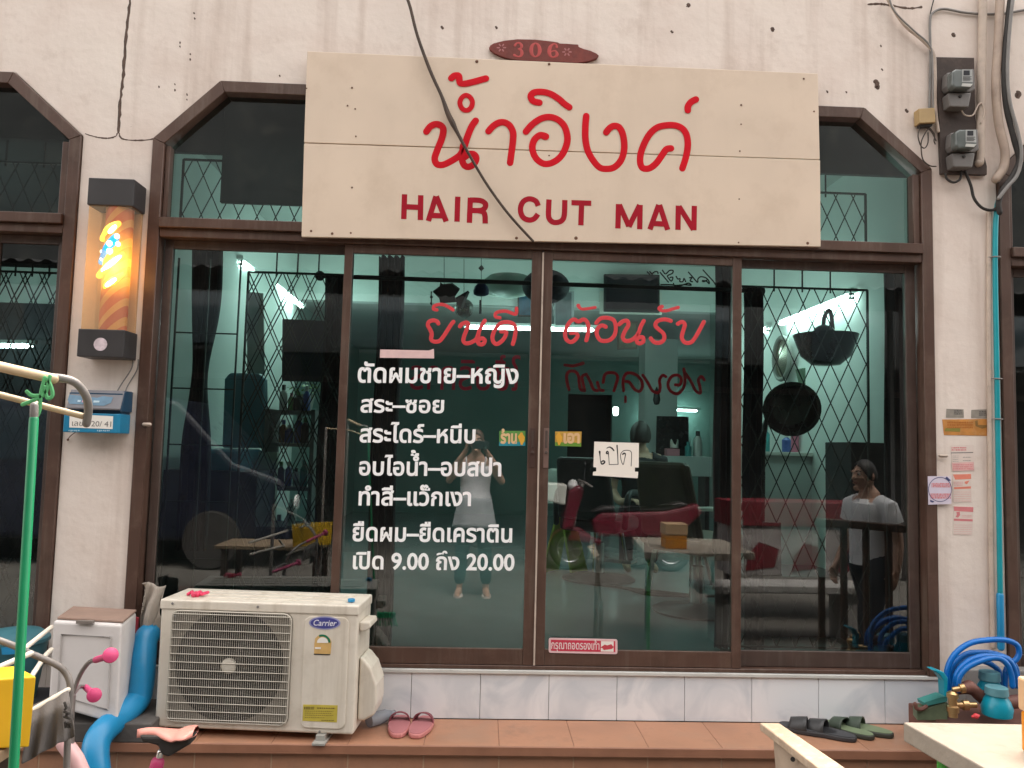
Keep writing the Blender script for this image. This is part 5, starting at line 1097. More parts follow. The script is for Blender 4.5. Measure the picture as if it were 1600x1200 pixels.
mb = MB(); pts = [P(*u15(x, y), -.38) for x, y in ((380,432),(440,470),(475,520),(480,640),(500,645),(508,500),(480,455),(420,432))]; mb.slab(pts, (0,.05,0)); tag(mb.build('trowel', TEALP, bevel=.004), 'teal plastic scoop standing left of the blue hose', 'scoop')
def jug(px, py, Y, hpx, rpx, label, cap):
    s_ = (DIST+Y)/FPX; t = thing('jug', label, 'jug', tuple(P(*u15(px, py), Y)), 'teal jugs by the column')
    b_ = P(*u15(px, py), Y); r_ = rpx/5*s_; h_ = hpx/5*s_
    mb = MB(); mb.lathe([(r_*.9,0),(r_*1.35,h_*.06),(r_*1.45,h_*.3),(r_*1.2,h_*.55),(r_*.95,h_*.68),(r_*.95,h_*.72)], b_, (0,0,1), 24); mb.build('body', TEALP, t)
    mb = MB(); mb.lathe([(r_,h_*.725),(r_*1.08,h_*.74),(r_*1.02,h_*.98),(r_*.9,h_),(.002,h_)], b_, (0,0,1), 24); mb.build('cap', cap, t)
CAP1 = mat('grey_teal_cap', (.10,.26,.30), .5, .15, 12)
jug(890, 800, -.42, 230, 78, 'teal plastic jug with grey cap, front one beside the brass fittings', CAP1); jug(835, 700, -.30, 250, 72, 'teal plastic jug, rear one under the blue hose', CAP1)
mb = MB(); a = P(*u15(620, 640), -.40); b = P(*u15(880, 700), -.36)
def boot(u, v): 
    q = spline([tuple(P(*u15(x, y), -.36)+Vector((0,0,0)))+(r_,) for x, y, r_ in ((585,590,.02),(680,570,.032),(760,640,.034),(900,690,.03),(1050,680,.03))], 4); i = min(int(v*(len(q)-1)), len(q)-1); c = q[i]; t = 2*PI*u; return Vector(c[:3])+Vector((0, c[3]*math.cos(t), c[3]*math.sin(t)))
mb.grid(boot, 14, 14); tag(mb.build('old_bag', BRN), 'crumpled brown leather bag in the heap behind the plywood table', 'bag')
bf = thing('brass_valve', 'brass tap fitting with shiny rings in the heap by the hose', 'tap', tuple(P(*u15(540, 800), -.42)))
mb = MB(); c_ = P(*u15(545, 800), -.42); mb.lathe([(.02,0),(.02,.02),(.026,.022),(.026,.045),(.018,.05),(.018,.08),(.024,.082),(.024,.10),(.012,.11)], c_, (0,0,1), 20); mb.build('body', BRASS, bf)
mb = MB(); mb.lathe([(.015,0),(.015,.03),(.022,.032),(.022,.055),(.012,.06),(.012,.09)], c_+Vector((.01,0,.05)), (1,-.1,.05), 16); mb.build('outlet', BRASS, bf)
mb = MB(); mb.lathe([(.012,0),(.012,.03),(.02,.032),(.02,.05),(.008,.055)], c_+Vector((.0,0,.115)), (1,-.2,.25), 16); mb.build('spout', BRASS, bf)
mb = MB(); mb.ball(P(*u15(725, 795), -.5), .012, 10); mb.tube([P(*u15(700,800),-.5), P(*u15(745,790),-.5)], .006, n=6); tag(mb.build('red_tap', RED3), 'small red tap knob lying before the teal jugs', 'knob')
tr = thing('plant_tray', 'dull green tray with torn edge leaning left of the blue hose', 'tray', tuple(P(*u15(380, 820), -.3)))
mb = MB(); mb.slab([P(*u15(x, y), -.34) for x, y in ((262,745),(330,735),(470,690),(505,690),(505,830),(265,830))], (.02,.07,.0)); mb.build('body', mat('mossy_green', (.13,.17,.10), .7, .3, 12), tr, bevel=.004)
mb = MB(); mb.slab([P(*u15(x, y), -.345) for x, y in ((322,690),(470,640),(500,645),(500,680),(330,718))], (0,.06,0)); mb.build('teal_rim', mat('faded_teal', (.05,.24,.22), .5, .15, 12), tr)
mb = MB(); mb.tube(spline([tuple(P(*u15(x, y), -.35)) for x, y in ((250,700),(262,735),(300,740),(335,720))], 4), .009, n=8); mb.build('torn_edge', BRN, tr)
mb = MB(); mb.box(P(*u15(640,470),-.1).x, 2.9, -.10, -.03, .2157, P(*u15(640,430),-.1).z); tag(mb.build('stone_ledge', GREYP, bevel=.006), 'dark stone ledge behind the blue hose by the column', 'ledge')
# dark crate under the heap
mb = MB(); zc_ = P(*u15(700, 830), -.35).z; mb.box(P(*u15(420,830),-.35).x, 2.95, -.52, -.11, .2157, zc_); tag(mb.build('plank_shelf', BRN, bevel=.005), 'low brown plank box carrying the hose and jugs', 'box')
# ================================================================ inside the salon
def tube_light(a, b, label, power, off=(0,0,-.1)):
    a, b = Vector(a), Vector(b); t = thing('fluorescent_light', label, 'light', tuple((a+b)/2), 'fluorescent tubes in the salon')
    mb = MB(); mb.tube([a, b], .017, n=10); mb.build('lamp_tube', TUBEM, t)
    d = (b-a).normalized(); mb = MB(); mb.beam(a-d*.04+Vector((0,0,.035)), b+d*.04+Vector((0,0,.035)), .05, .03); mb.build('batten', mat('batten_white_%d' % len(MATS), (.7,.72,.7), .5), t)
    for p in (a, b): mb = MB(); mb.box(p.x-.015, p.x+.015, p.y-.015, p.y+.015, p.z-.02, p.z+.03); mb.build('end_cap', GREYP, t)
    for s_ in (-.27, .27):
        li = bpy.data.lights.new('tube_light', 'POINT'); li.shadow_soft_size = .06; li.energy = power*.9; li.color = (.86, 1, .95)
        lo = bpy.data.objects.new('tube_glow', li); C.objects.link(lo); lo.location = (b-a)*s_+Vector(off); lo.parent = t
    return t
K = 1.0
tube_light(P(376,410,2.3), P(404,430,3.0), 'fluorescent tube high on the left wall, front one', 0.95*K, (.45,0,-.2))
tube_light(P(418,437,3.3), P(472,480,4.1), 'fluorescent tube high on the left wall, rear one beside the first', 0.95*K, (.45,0,-.2))
tube_light(P(1330,463,1.15), P(1220,506,2.35), 'bright fluorescent tube along the right wall behind the grille', 1.35*K, (-.5,0,-.15))
tube_light(P(1200,514,2.75), P(1165,526,3.7), 'fluorescent tube deeper along the right wall beside the curtain', 1.1*K, (-.5,0,-.15))
tube_light(P(728,511,4.12), P(928,516,4.12), 'fluorescent tube crossing under the red welcome lettering', 1.2*K, (0,-.5,-.05))
tube_light(P(1014,640,8.2), P(1089,642,8.2), 'small fluorescent tube over the back counter', 1.0*K)

tube_light(P(-40,540,2.9), P(48,541,2.9), 'fluorescent tube in the dark neighbouring room at the left edge', 1.0, (0,-.6,.5))
CURT = mat('black_curtain', (.016,.016,.024), .9, .3, 9)
def curtain(label, px0, px1, pyt, pyb, Y, tie=None, folds=5, amp=.035):
    mb = MB(); a0, a1 = P(px0, pyt, Y), P(px1, pyt, Y); zb2 = P((px0+px1)/2, pyb, Y).z; cx_ = (a0.x+a1.x)/2; hw = (a1.x-a0.x)/2
    def fn(u, v):
        z = a0.z+(zb2-a0.z)*v; s_ = 1.0
        if tie: s_ = 1-.55*math.exp(-((v-tie)/.16)**2)
        return (cx_+hw*(2*u-1)*s_+.006*math.sin(9*v), Y+amp*math.sin(u*folds*2*PI+.4*math.sin(5*v)), z)
    mb.grid(fn, folds*10, 24); return tag(mb.build('curtain', CURT, solid=.003), label, 'curtain', 'dark curtains behind the glass')
curtain('dark curtain bunched in the left window, tied at the middle', 300, 348, 388, 860, .42, .42)
curtain('dark curtain beside the left mullion hanging from the rod end', 508, 541, 432, 930, .42, None, 4)
curtain('dark curtain at the left of the left middle door', 592, 632, 400, 1010, .46, None, 4)
curtain('dark curtain at the right of the right middle door', 1118, 1146, 408, 1012, .46, None, 3)
curtain('dark curtain behind the right mullion next to the rod finial', 1163, 1190, 448, 1020, .42, None, 3)
curtain('dark curtain added to darken the far right edge of the right window', 1382, 1440, 400, 1030, .30, None, 5)  # added curtain, keeps this end of the window dark
rod = thing('curtain_rod', 'black curtain rod with round finials spanning behind the middle doors', 'rod', tuple(P(845,443,.42)))
mb = MB(); mb.tube([P(500,431,.42), P(1188,455,.42)], .0125, n=10); mb.build('rod', BLACK, rod)
for q in ((500,431),(1188,455)): mb = MB(); mb.ball(P(*q, .42), .028, 14); mb.build('finial', BLACK, rod)
# hanging ornaments
def string(a, b, par): mb = MB(); mb.tube([a, b], .0018, n=5); mb.build('string', SOOT, par)
oh = thing('paper_ornament', 'black pointed paper ornament hanging in the left middle door', 'ornament', tuple(P(708,465,.75)))
string(P(694,390,.75), P(694,446,.75), oh)
mb = MB(); mb.slab([P(x, y, .75) for x, y in ((676,456),(690,446),(706,444),(718,453),(710,465),(714,472),(688,474),(686,466))], (.0,.06,.02)); mb.slab([P(x, y, .74) for x, y in ((712,465),(731,454),(727,463),(720,480),(714,476))], (.01,.05,0)); mb.slab([P(x, y, .76) for x, y in ((688,440),(694,447),(700,444),(704,452),(686,453))], (0,.03,0)); mb.build('folded_paper', mat('black_paper', (.02,.014,.02), .7, .3, 20), oh)
mb = MB(); mb.tube([P(674,456,.75), P(674,476,.75)], .004, n=6); mb.ball(P(674,464,.75), .009, 8); mb.ball(P(673.5,474,.75), .007, 8); mb.build('tassel', SOOT, oh)
db = thing('mirror_ball', 'silvery mirror ball hanging behind the red welcome lettering', 'ornament', tuple(P(726,482,1.1)))
string(P(725,405,1.1), P(725,464,1.1), db)
m_ball = mat('mirror_facets', (.34,.37,.35), .22, .5, 60, metal=.8); mb = MB(); mb.ball(P(725,482,1.1), .062, 20); o_ = mb.build('ball', m_ball, db); o_.data.polygons.foreach_set('use_smooth', [False]*len(o_.data.polygons))
bl = thing('paper_lantern', 'dark blue lantern with diamond bead and tassel in the left middle door', 'lantern', tuple(P(752,450,.8)))
string(P(752,402,.8), P(752,490,.8), bl)
mb = MB(); c_ = P(752,451,.8); mb.lathe([(.004,.052),(.012,.040),(.040,.012),(.048,-.014),(.045,-.034),(.03,-.042),(.002,-.043)], c_, (0,0,1), 20); mb.build('shade', mat('deep_blue_paper', (.02,.035,.14), .6, .2, 14), bl)
mb = MB(); c_ = P(752,419,.8); mb.lathe([(.001,-.02),(.018,0),(.001,.02)], c_, (0,0,1), 4, smooth=False); mb.build('bead', BLACK, bl)
mb = MB(); mb.tube([P(750.5,470,.8), P(750,489,.8)], .0062, n=8); mb.build('tassel', BLACK, bl)
wl_ = thing('round_lantern', 'large round black lantern hanging behind the seam of the middle doors', 'lantern', tuple(P(853,445,1.3)))
string(P(853,395,1.3), P(853,425,1.3), wl_); mb = MB(); mb.ball(P(853,448,1.3), .16, 22, sq=(1,1,.72)); mb.build('shade', mat('navy_lantern', (.012,.013,.03), .7, .3, 12), wl_)
mb = MB(); c_ = P(795,432,3.4); mb.lathe([(.18,.0),(.24,-.05),(.25,-.10),(.2,-.16),(.06,-.20),(.01,-.2)], c_, (0,0,1), 24); tag(mb.build('ceiling_lamp', mat('grey_green_shade', (.20,.25,.22), .6, .1)), 'pale grey-green shade hanging from the ceiling behind the left middle door', 'lamp')
# television and pictures on the header wall
tv = thing('television', 'black flat television mounted high behind the right middle door', 'television', tuple(P(988,488,4.0)))
mb = MB(); mb.slab([P(x, y, 4.08) for x, y in ((944,428),(1031,429),(1031,488),(944,486))], (0,.05,0)); mb.build('bezel', BLACK, tv, bevel=.006)
mb = MB(); mb.slab([P(x, y, 4.076) for x, y in ((947,431),(1028,432),(1028,484),(947,482))], (0,.003,0)); mb.build('screen', mat('dark_screen', (.010,.006,.012), .2, .2), tv)
mb = MB(); mb.slab([P(x, y, 4.17) for x, y in ((937,455),(1034,457),(1034,492),(937,490))], (0,.02,0)); tag(mb.build('wall_panel', PAPER), 'white panel behind the television', 'panel')
pt = thing('portrait_poster', 'grey framed picture with dark blotches beside the seam of the doors', 'picture', tuple(P(880,520,4.1)))
mb = MB(); mb.slab([P(x, y, 4.10) for x, y in ((866,455),(897,455),(897,512),(866,512))], (0,.03,0)); pf = mb.build('frame', mat('silver_frame', (.35,.36,.37), .4), pt)
mb = MB(); mb.slab([P(x, y, 4.094) for x, y in ((868,457),(893,457),(893,508),(868,508))], (0,.004,0)); mb.build('print', mat('grey_print', (.12,.12,.13), .6, .9, 3), pf)
for lb, q, m_ in (('brown framed photographs below the television', ((965,502),(996,502),(996,545),(965,546)), (.12,.10,.07)), ('blue framed poster left of the round lantern', ((809,455),(832,456),(832,495),(809,494)), (.04,.10,.16))):
    pp_ = thing('wall_picture', lb, 'picture', tuple(P(*q[3], 4.12))); mb = MB(); mb.slab([P(x, y, 4.15) for x, y in q], (0,.03,0)); fr2 = mb.build('frame', BROWN_D, pp_)
    cx_, cy_ = sum(x for x, y in q)/4, sum(y for x, y in q)/4; mb = MB(); mb.slab([P(cx_+(x-cx_)*.84, cy_+(y-cy_)*.88, 4.145) for x, y in q], (0,.003,0)); mb.build('print', mat('print_%d' % len(MATS), m_, .6, .6, 5), fr2)
# left window: black display board, salon chair, shelf, plant
mb = MB(); mb.slab([P(x, y, 1.5) for x, y in ((441,498),(512,501),(510,597),(440,595))], (0,.04,0)); tag(mb.build('display_board', mat('navy_board', (.018,.020,.04), .4, .3, 6), bevel=.006), 'dark navy board hanging behind the left grille', 'board')
mb = MB(); mb.slab([P(x, y, 1.9) for x, y in ((386,456),(411,458),(415,700),(386,700))], (0,.02,0)); tag(mb.build('door_leaf', mat('grey_door', (.30,.34,.32), .6, .1)), 'grey door leaf against the left salon wall', 'door')
def salon_chair(name, label, x, y, rz, seat_c, base_c, group, tall=1.0):
    t = thing(name, label, 'salon chair', (0,0,0), group)
    mb = MB(); mb.lathe([(.30,0),(.30,.012),(.26,.028),(.06,.05),(.05,.06)], (0,0,0), (0,0,1), 32); L(mb, 'disc_base', base_c, t)
    mb = MB(); mb.lathe([(.05,.06),(.045,.30),(.03,.31),(.03,.40)], (0,0,0), (0,0,1), 16); L(mb, 'column', CHROME, t)
    mb = MB(); mb.box(-.26,.26,-.26,.24,.40,.52); L(mb, 'seat', seat_c, t, bevel=.04, seg=3)
    mb = MB(); mb.hexa([(-.25,.22,.50),(.25,.22,.50),(.25,.30,.50),(-.25,.30,.50),(-.22,.34,1.0*tall),(.22,.34,1.0*tall),(.22,.42,1.0*tall),(-.22,.42,1.0*tall)]); L(mb, 'backrest', seat_c, t, bevel=.04, seg=3)
    for s_ in (-1, 1): mb = MB(); mb.tube(spline([(s_*.30,.20,.46),(s_*.31,.16,.70),(s_*.31,-.05,.72),(s_*.31,-.22,.70)], 4), .026, n=10); L(mb, 'armrest', BLACK, t)
    mb = MB(); mb.box(-.17,.17,-.45,-.30,.10,.13); mb.tube([(-.12,-.32,.12),(-.12,-.2,.40)], .015, n=8); mb.tube([(.12,-.32,.12),(.12,-.2,.40)], .015, n=8); L(mb, 'footrest', CHROME, t)
    t.location = (x, y, .4465); t.rotation_euler = (0,0,rz); return t
p1 = PZ(935, 905, .4465); p2 = PZ(1062, 955, .4465)
VINYL = mat('black_vinyl', (.035,.028,.030), .35, .2, 8)
salon_chair('salon_chair', 'dark barber chair with round disc base, deeper one in the right middle door', p1.x, p1.y, 2.6, VINYL, BLACK, 'barber chairs with disc bases')
salon_chair('salon_chair', 'brown barber chair with round disc base, nearer one behind the right middle door', p2.x+.12, p2.y, 2.2, mat('brown_vinyl', (.10,.060,.032), .4, .2, 8), BLACK, 'barber chairs with disc bases')
mb = MB(); pc = P(380, 640, 1.6)
t = thing('wash_chair', 'teal blue salon chair back behind the left grille', 'salon chair', tuple(pc))
mb = MB(); mb.slab([P(x, y, 1.6) for x, y in ((350,592),(358,582),(405,583),(413,592),(414,700),(346,700))], (0,.10,.0)); mb.build('backrest', mat('teal_vinyl', (.05,.20,.27), .35, .1, 6), t, bevel=.02, seg=3)
mb = MB(); a = P(350,700,1.6); b = P(412,700,1.6); mb.box(a.x, b.x, 1.05, 1.6, a.z-.18, a.z-.002); mb.build('seat', MATS['teal_vinyl'], t, bevel=.03, seg=3)
mb = MB(); mb.lathe([(.24,.447),(.24,.46),(.05,.49),(.045,a.z-.185)], ((a.x+b.x)/2, 1.35, 0), (0,0,1), 24); mb.build('pedestal', BLACK, t)
SHELFC = mat('shelf_grey', (.16,.17,.17), .6, .15, 8)
sh_ = thing('product_shelf', 'dark open shelf crowded with hair products behind the left grille', 'shelf', tuple(P(455,930,1.7)))
zs = [P(455, y, 1.7).z for y in (925, 850, 762, 695, 645)]; xa, xb = P(424,700,1.7).x, P(494,700,1.7).x
for z in zs: mb = MB(); mb.box(xa, xb, 1.55, 1.85, z-.012, z+.012); mb.build('board', SHELFC, sh_)
mb = MB(); 
for x in (xa, xb): mb = MB(); mb.box(x-.014, x+.014, 1.55, 1.85, .447, zs[-1]+.02); mb.build('upright', SHELFC, sh_)
BC = [mat('bottle_%s' % k, c, .35, .1, 9) for k, c in (('white', (.6,.6,.57)), ('teal', (.05,.30,.30)), ('pink', (.55,.16,.24)), ('blue', (.05,.10,.35)), ('amber', (.35,.16,.04)), ('black', (.02,.02,.02)), ('green', (.10,.30,.10)))]
BN = ['white', 'teal', 'pink', 'blue', 'amber', 'black', 'green']
def bottle(x, y, z, h, r_, ci, where, group):
    t = thing('bottle', '%s bottle %s' % (BN[ci], where), 'bottle', (x, y, z), group)
    mb = MB(); mb.lathe([(r_*.95,.001),(r_,.01),(r_,h*.66),(r_*.45,h*.78),(r_*.42,h*.8)], (x,y,z), (0,0,1), 14); mb.build('body', BC[ci], t)
    mb = MB(); mb.lathe([(r_*.5,h*.805),(r_*.5,h),(.001,h)], (x,y,z), (0,0,1), 12); mb.build('cap', BC[(ci*3+5) % 7], t)
rb = random.Random(11)
for zi, nm in ((1,'lowest'),(2,'second'),(3,'third'),(4,'top')):
    for k in range(4):
        x = xa+.05+(xb-xa-.1)*(k+.5)/4; ci = rb.randrange(7)
        bottle(x, 1.66+.05*rb.random(), zs[zi]+.012, rb.uniform(.12,.2), rb.uniform(.022,.034), ci, 'number-less' if 0 else ('standing on the %s board of the left product shelf, %s along it' % (nm, ('leftmost','second','third','rightmost')[k])), 'hair products on the left shelf')
pl_ = thing('potted_plant', 'yellow-green leafy pot plant behind the left grille under the navy board', 'plant', tuple(P(478,642,1.9)))
mb = MB(); c_ = P(476,638,1.9); mb.lathe([(.05,-.02),(.07,.09),(.075,.10),(.001,.095)], c_, (0,0,1), 18); mb.build('pot', mat('pale_pot', (.45,.45,.42), .5), pl_)
mb = MB(); rp = random.Random(3)
for k in range(70):
    a = rp.uniform(0, 2*PI); h_ = rp.uniform(.08,.26); r_ = rp.uniform(.02,.13); b_ = c_+Vector((r_*math.cos(a), r_*math.sin(a), h_)); d = Vector((math.cos(a), math.sin(a), rp.uniform(-.6,.5))).normalized()*rp.uniform(.04,.08); s_ = Vector((-math.sin(a), math.cos(a), 0))*.014
    mb.add([b_, b_+d*.5+s_, b_+d, b_+d*.5-s_], [(0,1,2,3)])
mb.build('leaves', mat('lime_leaf', (.22,.34,.05), .5, .3, 20), pl_)
mb = MB(); mb.slab([P(x, y, 1.4) for x, y in ((404,706),(433,707),(430,760),(425,930),(402,930))], (0,.05,0)); tag(mb.build('pale_post', mat('pale_green_post', (.38,.42,.36), .6, .1)), 'pale post standing behind the left grille', 'post')
mb = MB(); zt5 = P(330,735,1.0).z; mb.box(P(255,822,1.0).x, P(402,822,1.0).x, .95, 1.35, .447, zt5); mb.box(P(402,822,1.0).x+.002, P(505,822,1.0).x, .96, 1.34, .447, P(430,822,1.0).z); tag(mb.build('dark_cabinet', mat('dark_cabinet', (.035,.035,.045), .5, .2, 6), bevel=.006), 'long dark cabinet along the left window, raised to darken it', 'cabinet')  # cabinet made taller and longer to darken the lower left window
mb = MB(); c_ = P(455,822,1.05); mb.lathe([(.028,.001),(.03,.02),(.03,.11),(.012,.14),(.012,.165),(.001,.166)], c_, (0,0,1), 14); tag(mb.build('spray_bottle', BC[0]), 'white spray bottle on the dark cabinet in the left window', 'bottle')
# right window: hood dryers, mirror, counter and bottles
HB = mat('hood_black', (.012,.013,.016), .28, .3, 8)
hb_ = thing('hair_dryer_hood', 'black bowl-shaped dryer hood hanging upside in the right window', 'hair dryer', tuple(P(1292,575,.9)))
c_ = P(1290,535,.9); s_ = (DIST+.9)/FPX
mb = MB(); mb.lathe([(.004,-38*s_),(22*s_,-36*s_),(38*s_,-22*s_),(46*s_,0),(50*s_,12*s_),(47*s_,12*s_),(40*s_,0),(20*s_,-18*s_),(.004,-22*s_)], c_, (0,0,1), 30); mb.build('bowl', HB, hb_)
mb = MB(); mb.ball(c_+Vector((-.02,-.02,.03)), 20*s_, 14); mb.build('motor', HB, hb_)
mb = MB(); mb.tube(spline([tuple(c_+Vector((x*s_, 0, z*s_))) for x, z in ((-4,14),(-2,40),(6,52),(10,40),(12,14))], 4), 3.5*s_, n=8); mb.build('hanger', HB, hb_)
h2 = thing('hair_dryer_hood', 'big round black dryer hood low behind the right mullion', 'hair dryer', tuple(P(1236,680,.8)))
c_ = P(1236,637,.8); s_ = (DIST+.8)/FPX
mb = MB(); mb.lathe([(.004,26*s_),(24*s_,22*s_),(40*s_,6*s_),(44*s_,-12*s_),(38*s_,-12*s_),(30*s_,6*s_),(.004,10*s_)], c_, (.25,.9,.25), 30); mb.build('bowl', HB, h2)
mb = MB(); mb.tube(spline([tuple(c_+Vector((0,.10,0))), tuple(c_+Vector((-.10,.16,-.1))), tuple(c_+Vector((-.12,.16,-.6))), (c_.x-.12,.96,.47)], 5), .018, n=10); mb.lathe([(.2,.448),(.2,.465),(.03,.48)], (c_.x-.12,.96,0), (0,0,1), 20); mb.build('stand', HB, h2)
mr = thing('oval_mirror', 'oval mirror in grey frame on the right salon wall', 'mirror', tuple(P(1220,585,2.2)))
c_ = P(1221,560,2.3)
mb = MB(); mb.tube([(c_.x+.02*0, 2.3+.30*math.cos(2*PI*k/36)*.55, c_.z+.17*math.sin(2*PI*k/36)) for k in range(36)], .018, n=8, closed=True); mb.build('frame', mat('mirror_frame', (.20,.20,.18), .5), mr)
mb = MB(); mb.slab([(c_.x+.01, 2.3+.29*math.cos(2*PI*k/36)*.55, c_.z+.16*math.sin(2*PI*k/36)) for k in range(36)], (.01,0,0)); mb.build('mirror_glass', mat('mirror_silver', (.5,.45,.36), .1, .05, metal=.8), mr)
ct = thing('white_counter', 'pale counter cabinet with bottles behind the right grille', 'counter', tuple(P(1240,760,2.1)))
xa, xb = P(1180,705,1.9).x, P(1340,705,1.9).x; zt6 = P(1250,707,1.9).z
mb = MB(); mb.box(xa, xb, 1.9, 2.4, .447, zt6-.03); mb.build('cabinet', mat('pale_laminate', (.55,.58,.56), .5, .06), ct, bevel=.004)
mb = MB(); mb.box(xa-.02, xb+.02, 1.87, 2.42, zt6-.029, zt6); mb.build('counter_top', mat('laminate_top', (.62,.60,.55), .4), ct, bevel=.004)
for k in range(7):
    x = xa+.05+(xb-xa-.1)*k/6; bottle(x, 2.0+.12*(k % 2), zt6, (.10,.2,.14,.22,.12,.18,.15)[k], (.03,.028,.034,.03,.035,.028,.03)[k], (0,1,3,2,2,0,1)[k], 'on the pale counter in the right window, place %s from its left end' % ('one','two','three','four','five','six','seven')[k], 'bottles on the right counter')
gb = thing('wall_cabinet', 'dull green wall cabinet with cream panel behind the right grille', 'cabinet', tuple(P(1330,640,1.6)))
mb = MB(); mb.slab([P(x, y, 2.0) for x, y in ((1252,575),(1352,572),(1352,660),(1272,660))], (0,.12,0)); mb.build('cabinet', mat('moss_cabinet', (.10,.15,.10), .6, .2, 5), gb, bevel=.005)
mb = MB(); mb.slab([P(x, y, 1.994) for x, y in ((1304,606),(1346,606),(1346,640),(1304,640))], (0,.005,0)); mb.build('panel', mat('cream_panel', (.45,.36,.22), .6), gb)
mb = MB(); mb.box(P(1318,760,.7).x, P(1436,760,.7).x, .60, .95, .447, P(1380,692,.6).z); tag(mb.build('darkening_cupboard', INDARK, bevel=.006), 'tall dark cupboard added to darken the right end of the right window', 'cupboard')  # added block that darkens the glass behind the mirrored man
# right middle door: back counter, tissue box, window, pictures
bc_ = thing('back_counter', 'teal-lit back counter behind the right middle door', 'counter', tuple(P(1078,745,5.2)))
xa, xb = P(1034,712,5.2).x, P(1112,712,5.2).x; z0_, z1_ = P(1070,744,5.2).z, P(1070,713,5.2).z
mb = MB(); mb.box(xa, xb, 5.2, 5.6, z0_, z1_); mb.build('cabinet', MATS['pale_laminate'], bc_, bevel=.006)
for x in (xa+.02, xb-.06): mb = MB(); mb.box(x, x+.05, 5.25, 5.55, .447, z0_-.001); mb.build('leg', BLACK, bc_)
tx_ = thing('tissue_box', 'pink tissue box on the teal-lit back counter', 'box', tuple(P(1052,712,5.3)))
mb = MB(); mb.box(P(1042,712,5.25).x, P(1062,712,5.25).x, 5.25, 5.38, z1_+.001, P(1050,701,5.25).z); mb.build('box', mat('tissue_pink', (.65,.25,.30), .6), tx_, bevel=.004)
mb = MB(); c_ = P(1054,700,5.3); mb.grid(lambda u, v: c_+Vector((.10*(u-.5), .03*math.sin(7*u), .07*v*(1+.5*math.sin(9*u)))), 10, 4); mb.build('tissue', PAPER, tx_, solid=.003)
bottle(P(1092,712,5.3).x, 5.35, z1_, .30, .05, 0, 'tall at the right end of the teal-lit back counter', 'bottles on the back counter'); bottle(P(1076,712,5.3).x, 5.32, z1_, .17, .04, 1, 'beside the pink tissue box on the back counter', 'bottles on the back counter')
mb = MB(); mb.slab([P(x, y, 5.9) for x, y in ((1027,650),(1076,651),(1076,730),(1025,730))], (0,.04,0)); tag(mb.build('dark_mirror', mat('dark_pane', (.012,.014,.016), .25, .2)), 'black pane leaning behind the back counter', 'mirror')
mb = MB(); mb.lathe([(.002,.16),(.03,.10),(.045,0),(.03,-.05),(.002,-.06)], P(1026,625,5.4), (0,0,1), 14); tag(mb.build('wall_speaker', BLACK), 'small black teardrop shape on the wall left of the back tube', 'speaker')
lp_ = mb = MB(); mb.lathe([(.03,.05),(.045,.03),(.04,-.06),(.025,-.08),(.002,-.08)], P(962,641,7.6), (0,0,1), 14); tag(mb.build('wall_lamp', mat('small_lamp', (.8,.75,.7), .4, emit=(1,.9,.85), estr=1.5)), 'small pinkish wall lamp beside the black back doorway', 'lamp')
# plastic chairs in front of the door inside
CHW = mat('white_chair_plastic', (.62,.62,.57), .4, .05)
def plastic_chair(label, x, y, rz, z=.4465, m_=CHW):
    t = thing('plastic_chair', label, 'chair', (0,0,0), 'plastic chairs in the salon')
    mb = MB(); mb.box(-.21,.21,-.21,.21,.40,.425); L(mb, 'seat', m_, t, bevel=.02, seg=2)
    def bk(u, v): a = (u-.5)*1.5; return (.24*math.sin(a)*(1-.08*v), .21+.06*math.cos(a)-.06+.08*v, .42+.40*v-(.07*abs(2*u-1)**3*v))
    mb = MB(); mb.grid(bk, 14, 8); L(mb, 'backrest', m_, t, solid=.012)
    for sx_ in (-1, 1):
        for sy in (-1, 1): mb = MB(); mb.beam((sx_*.19, sy*.19, .405), (sx_*.235, sy*.235, .001), .035, .035); L(mb, 'leg', m_, t)
        mb = MB(); mb.tube(spline([(sx_*.23,.18,.62),(sx_*.26,.0,.63),(sx_*.26,-.17,.60),(sx_*.235,-.19,.41)], 4), .018, n=8); L(mb, 'armrest', m_, t)
    t.location = (x, y, z); t.rotation_euler = (0,0,rz); return t
plastic_chair('greenish white plastic chair deep in the salon by the black doorway', PZ(893, 850, .4465).x, 5.6, 2.5)
plastic_chair('white plastic chair behind the brown barber chair', PZ(1040, 930, .4465).x+.2, 2.0, .5)
fs = thing('floor_sign', 'yellow-green folding floor sign under the deeper barber chair', 'sign', (0,0,0))
mb = MB(); mb.hexa([(-.13,-.16,0),(.13,-.16,0),(.13,-.14,0),(-.13,-.14,0),(-.09,-.01,.55),(.09,-.01,.55),(.09,.01,.55),(-.09,.01,.55)]); L(mb, 'front_leaf', mat('acid_yellow', (.42,.50,.05), .5), fs)
mb = MB(); mb.hexa([(-.13,.14,0),(.13,.14,0),(.13,.16,0),(-.13,.16,0),(-.09,.012,.55),(.09,.012,.55),(.09,.03,.55),(-.09,.03,.55)]); L(mb, 'rear_leaf', MATS['acid_yellow'], fs)
pf_ = PZ(925, 893, .4465); fs.location = (pf_.x-.25, pf_.y-.1, .4465); fs.rotation_euler = (0,0,.9)
mb = MB(); zz = .86; mb.box(P(1160,905,.8).x, 2.2, .75, 1.25, .447, .80); tag(mb.build('low_bench', mat('black_bench', (.02,.02,.024), .4, .2), bevel=.01), 'low black waiting bench along the right window', 'bench')
mb = MB(); a = P(1190,815,.75); b = P(1218,915,.75); mb.box(a.x, b.x, .72, .74, b.z, a.z); tag(mb.build('black_box', BLACK, bevel=.004), 'black upright carton on the bench in the right window', 'box')
for cs in ((.9,1.9,.62),(1.5,2.2,.50)): pass
mb = MB()
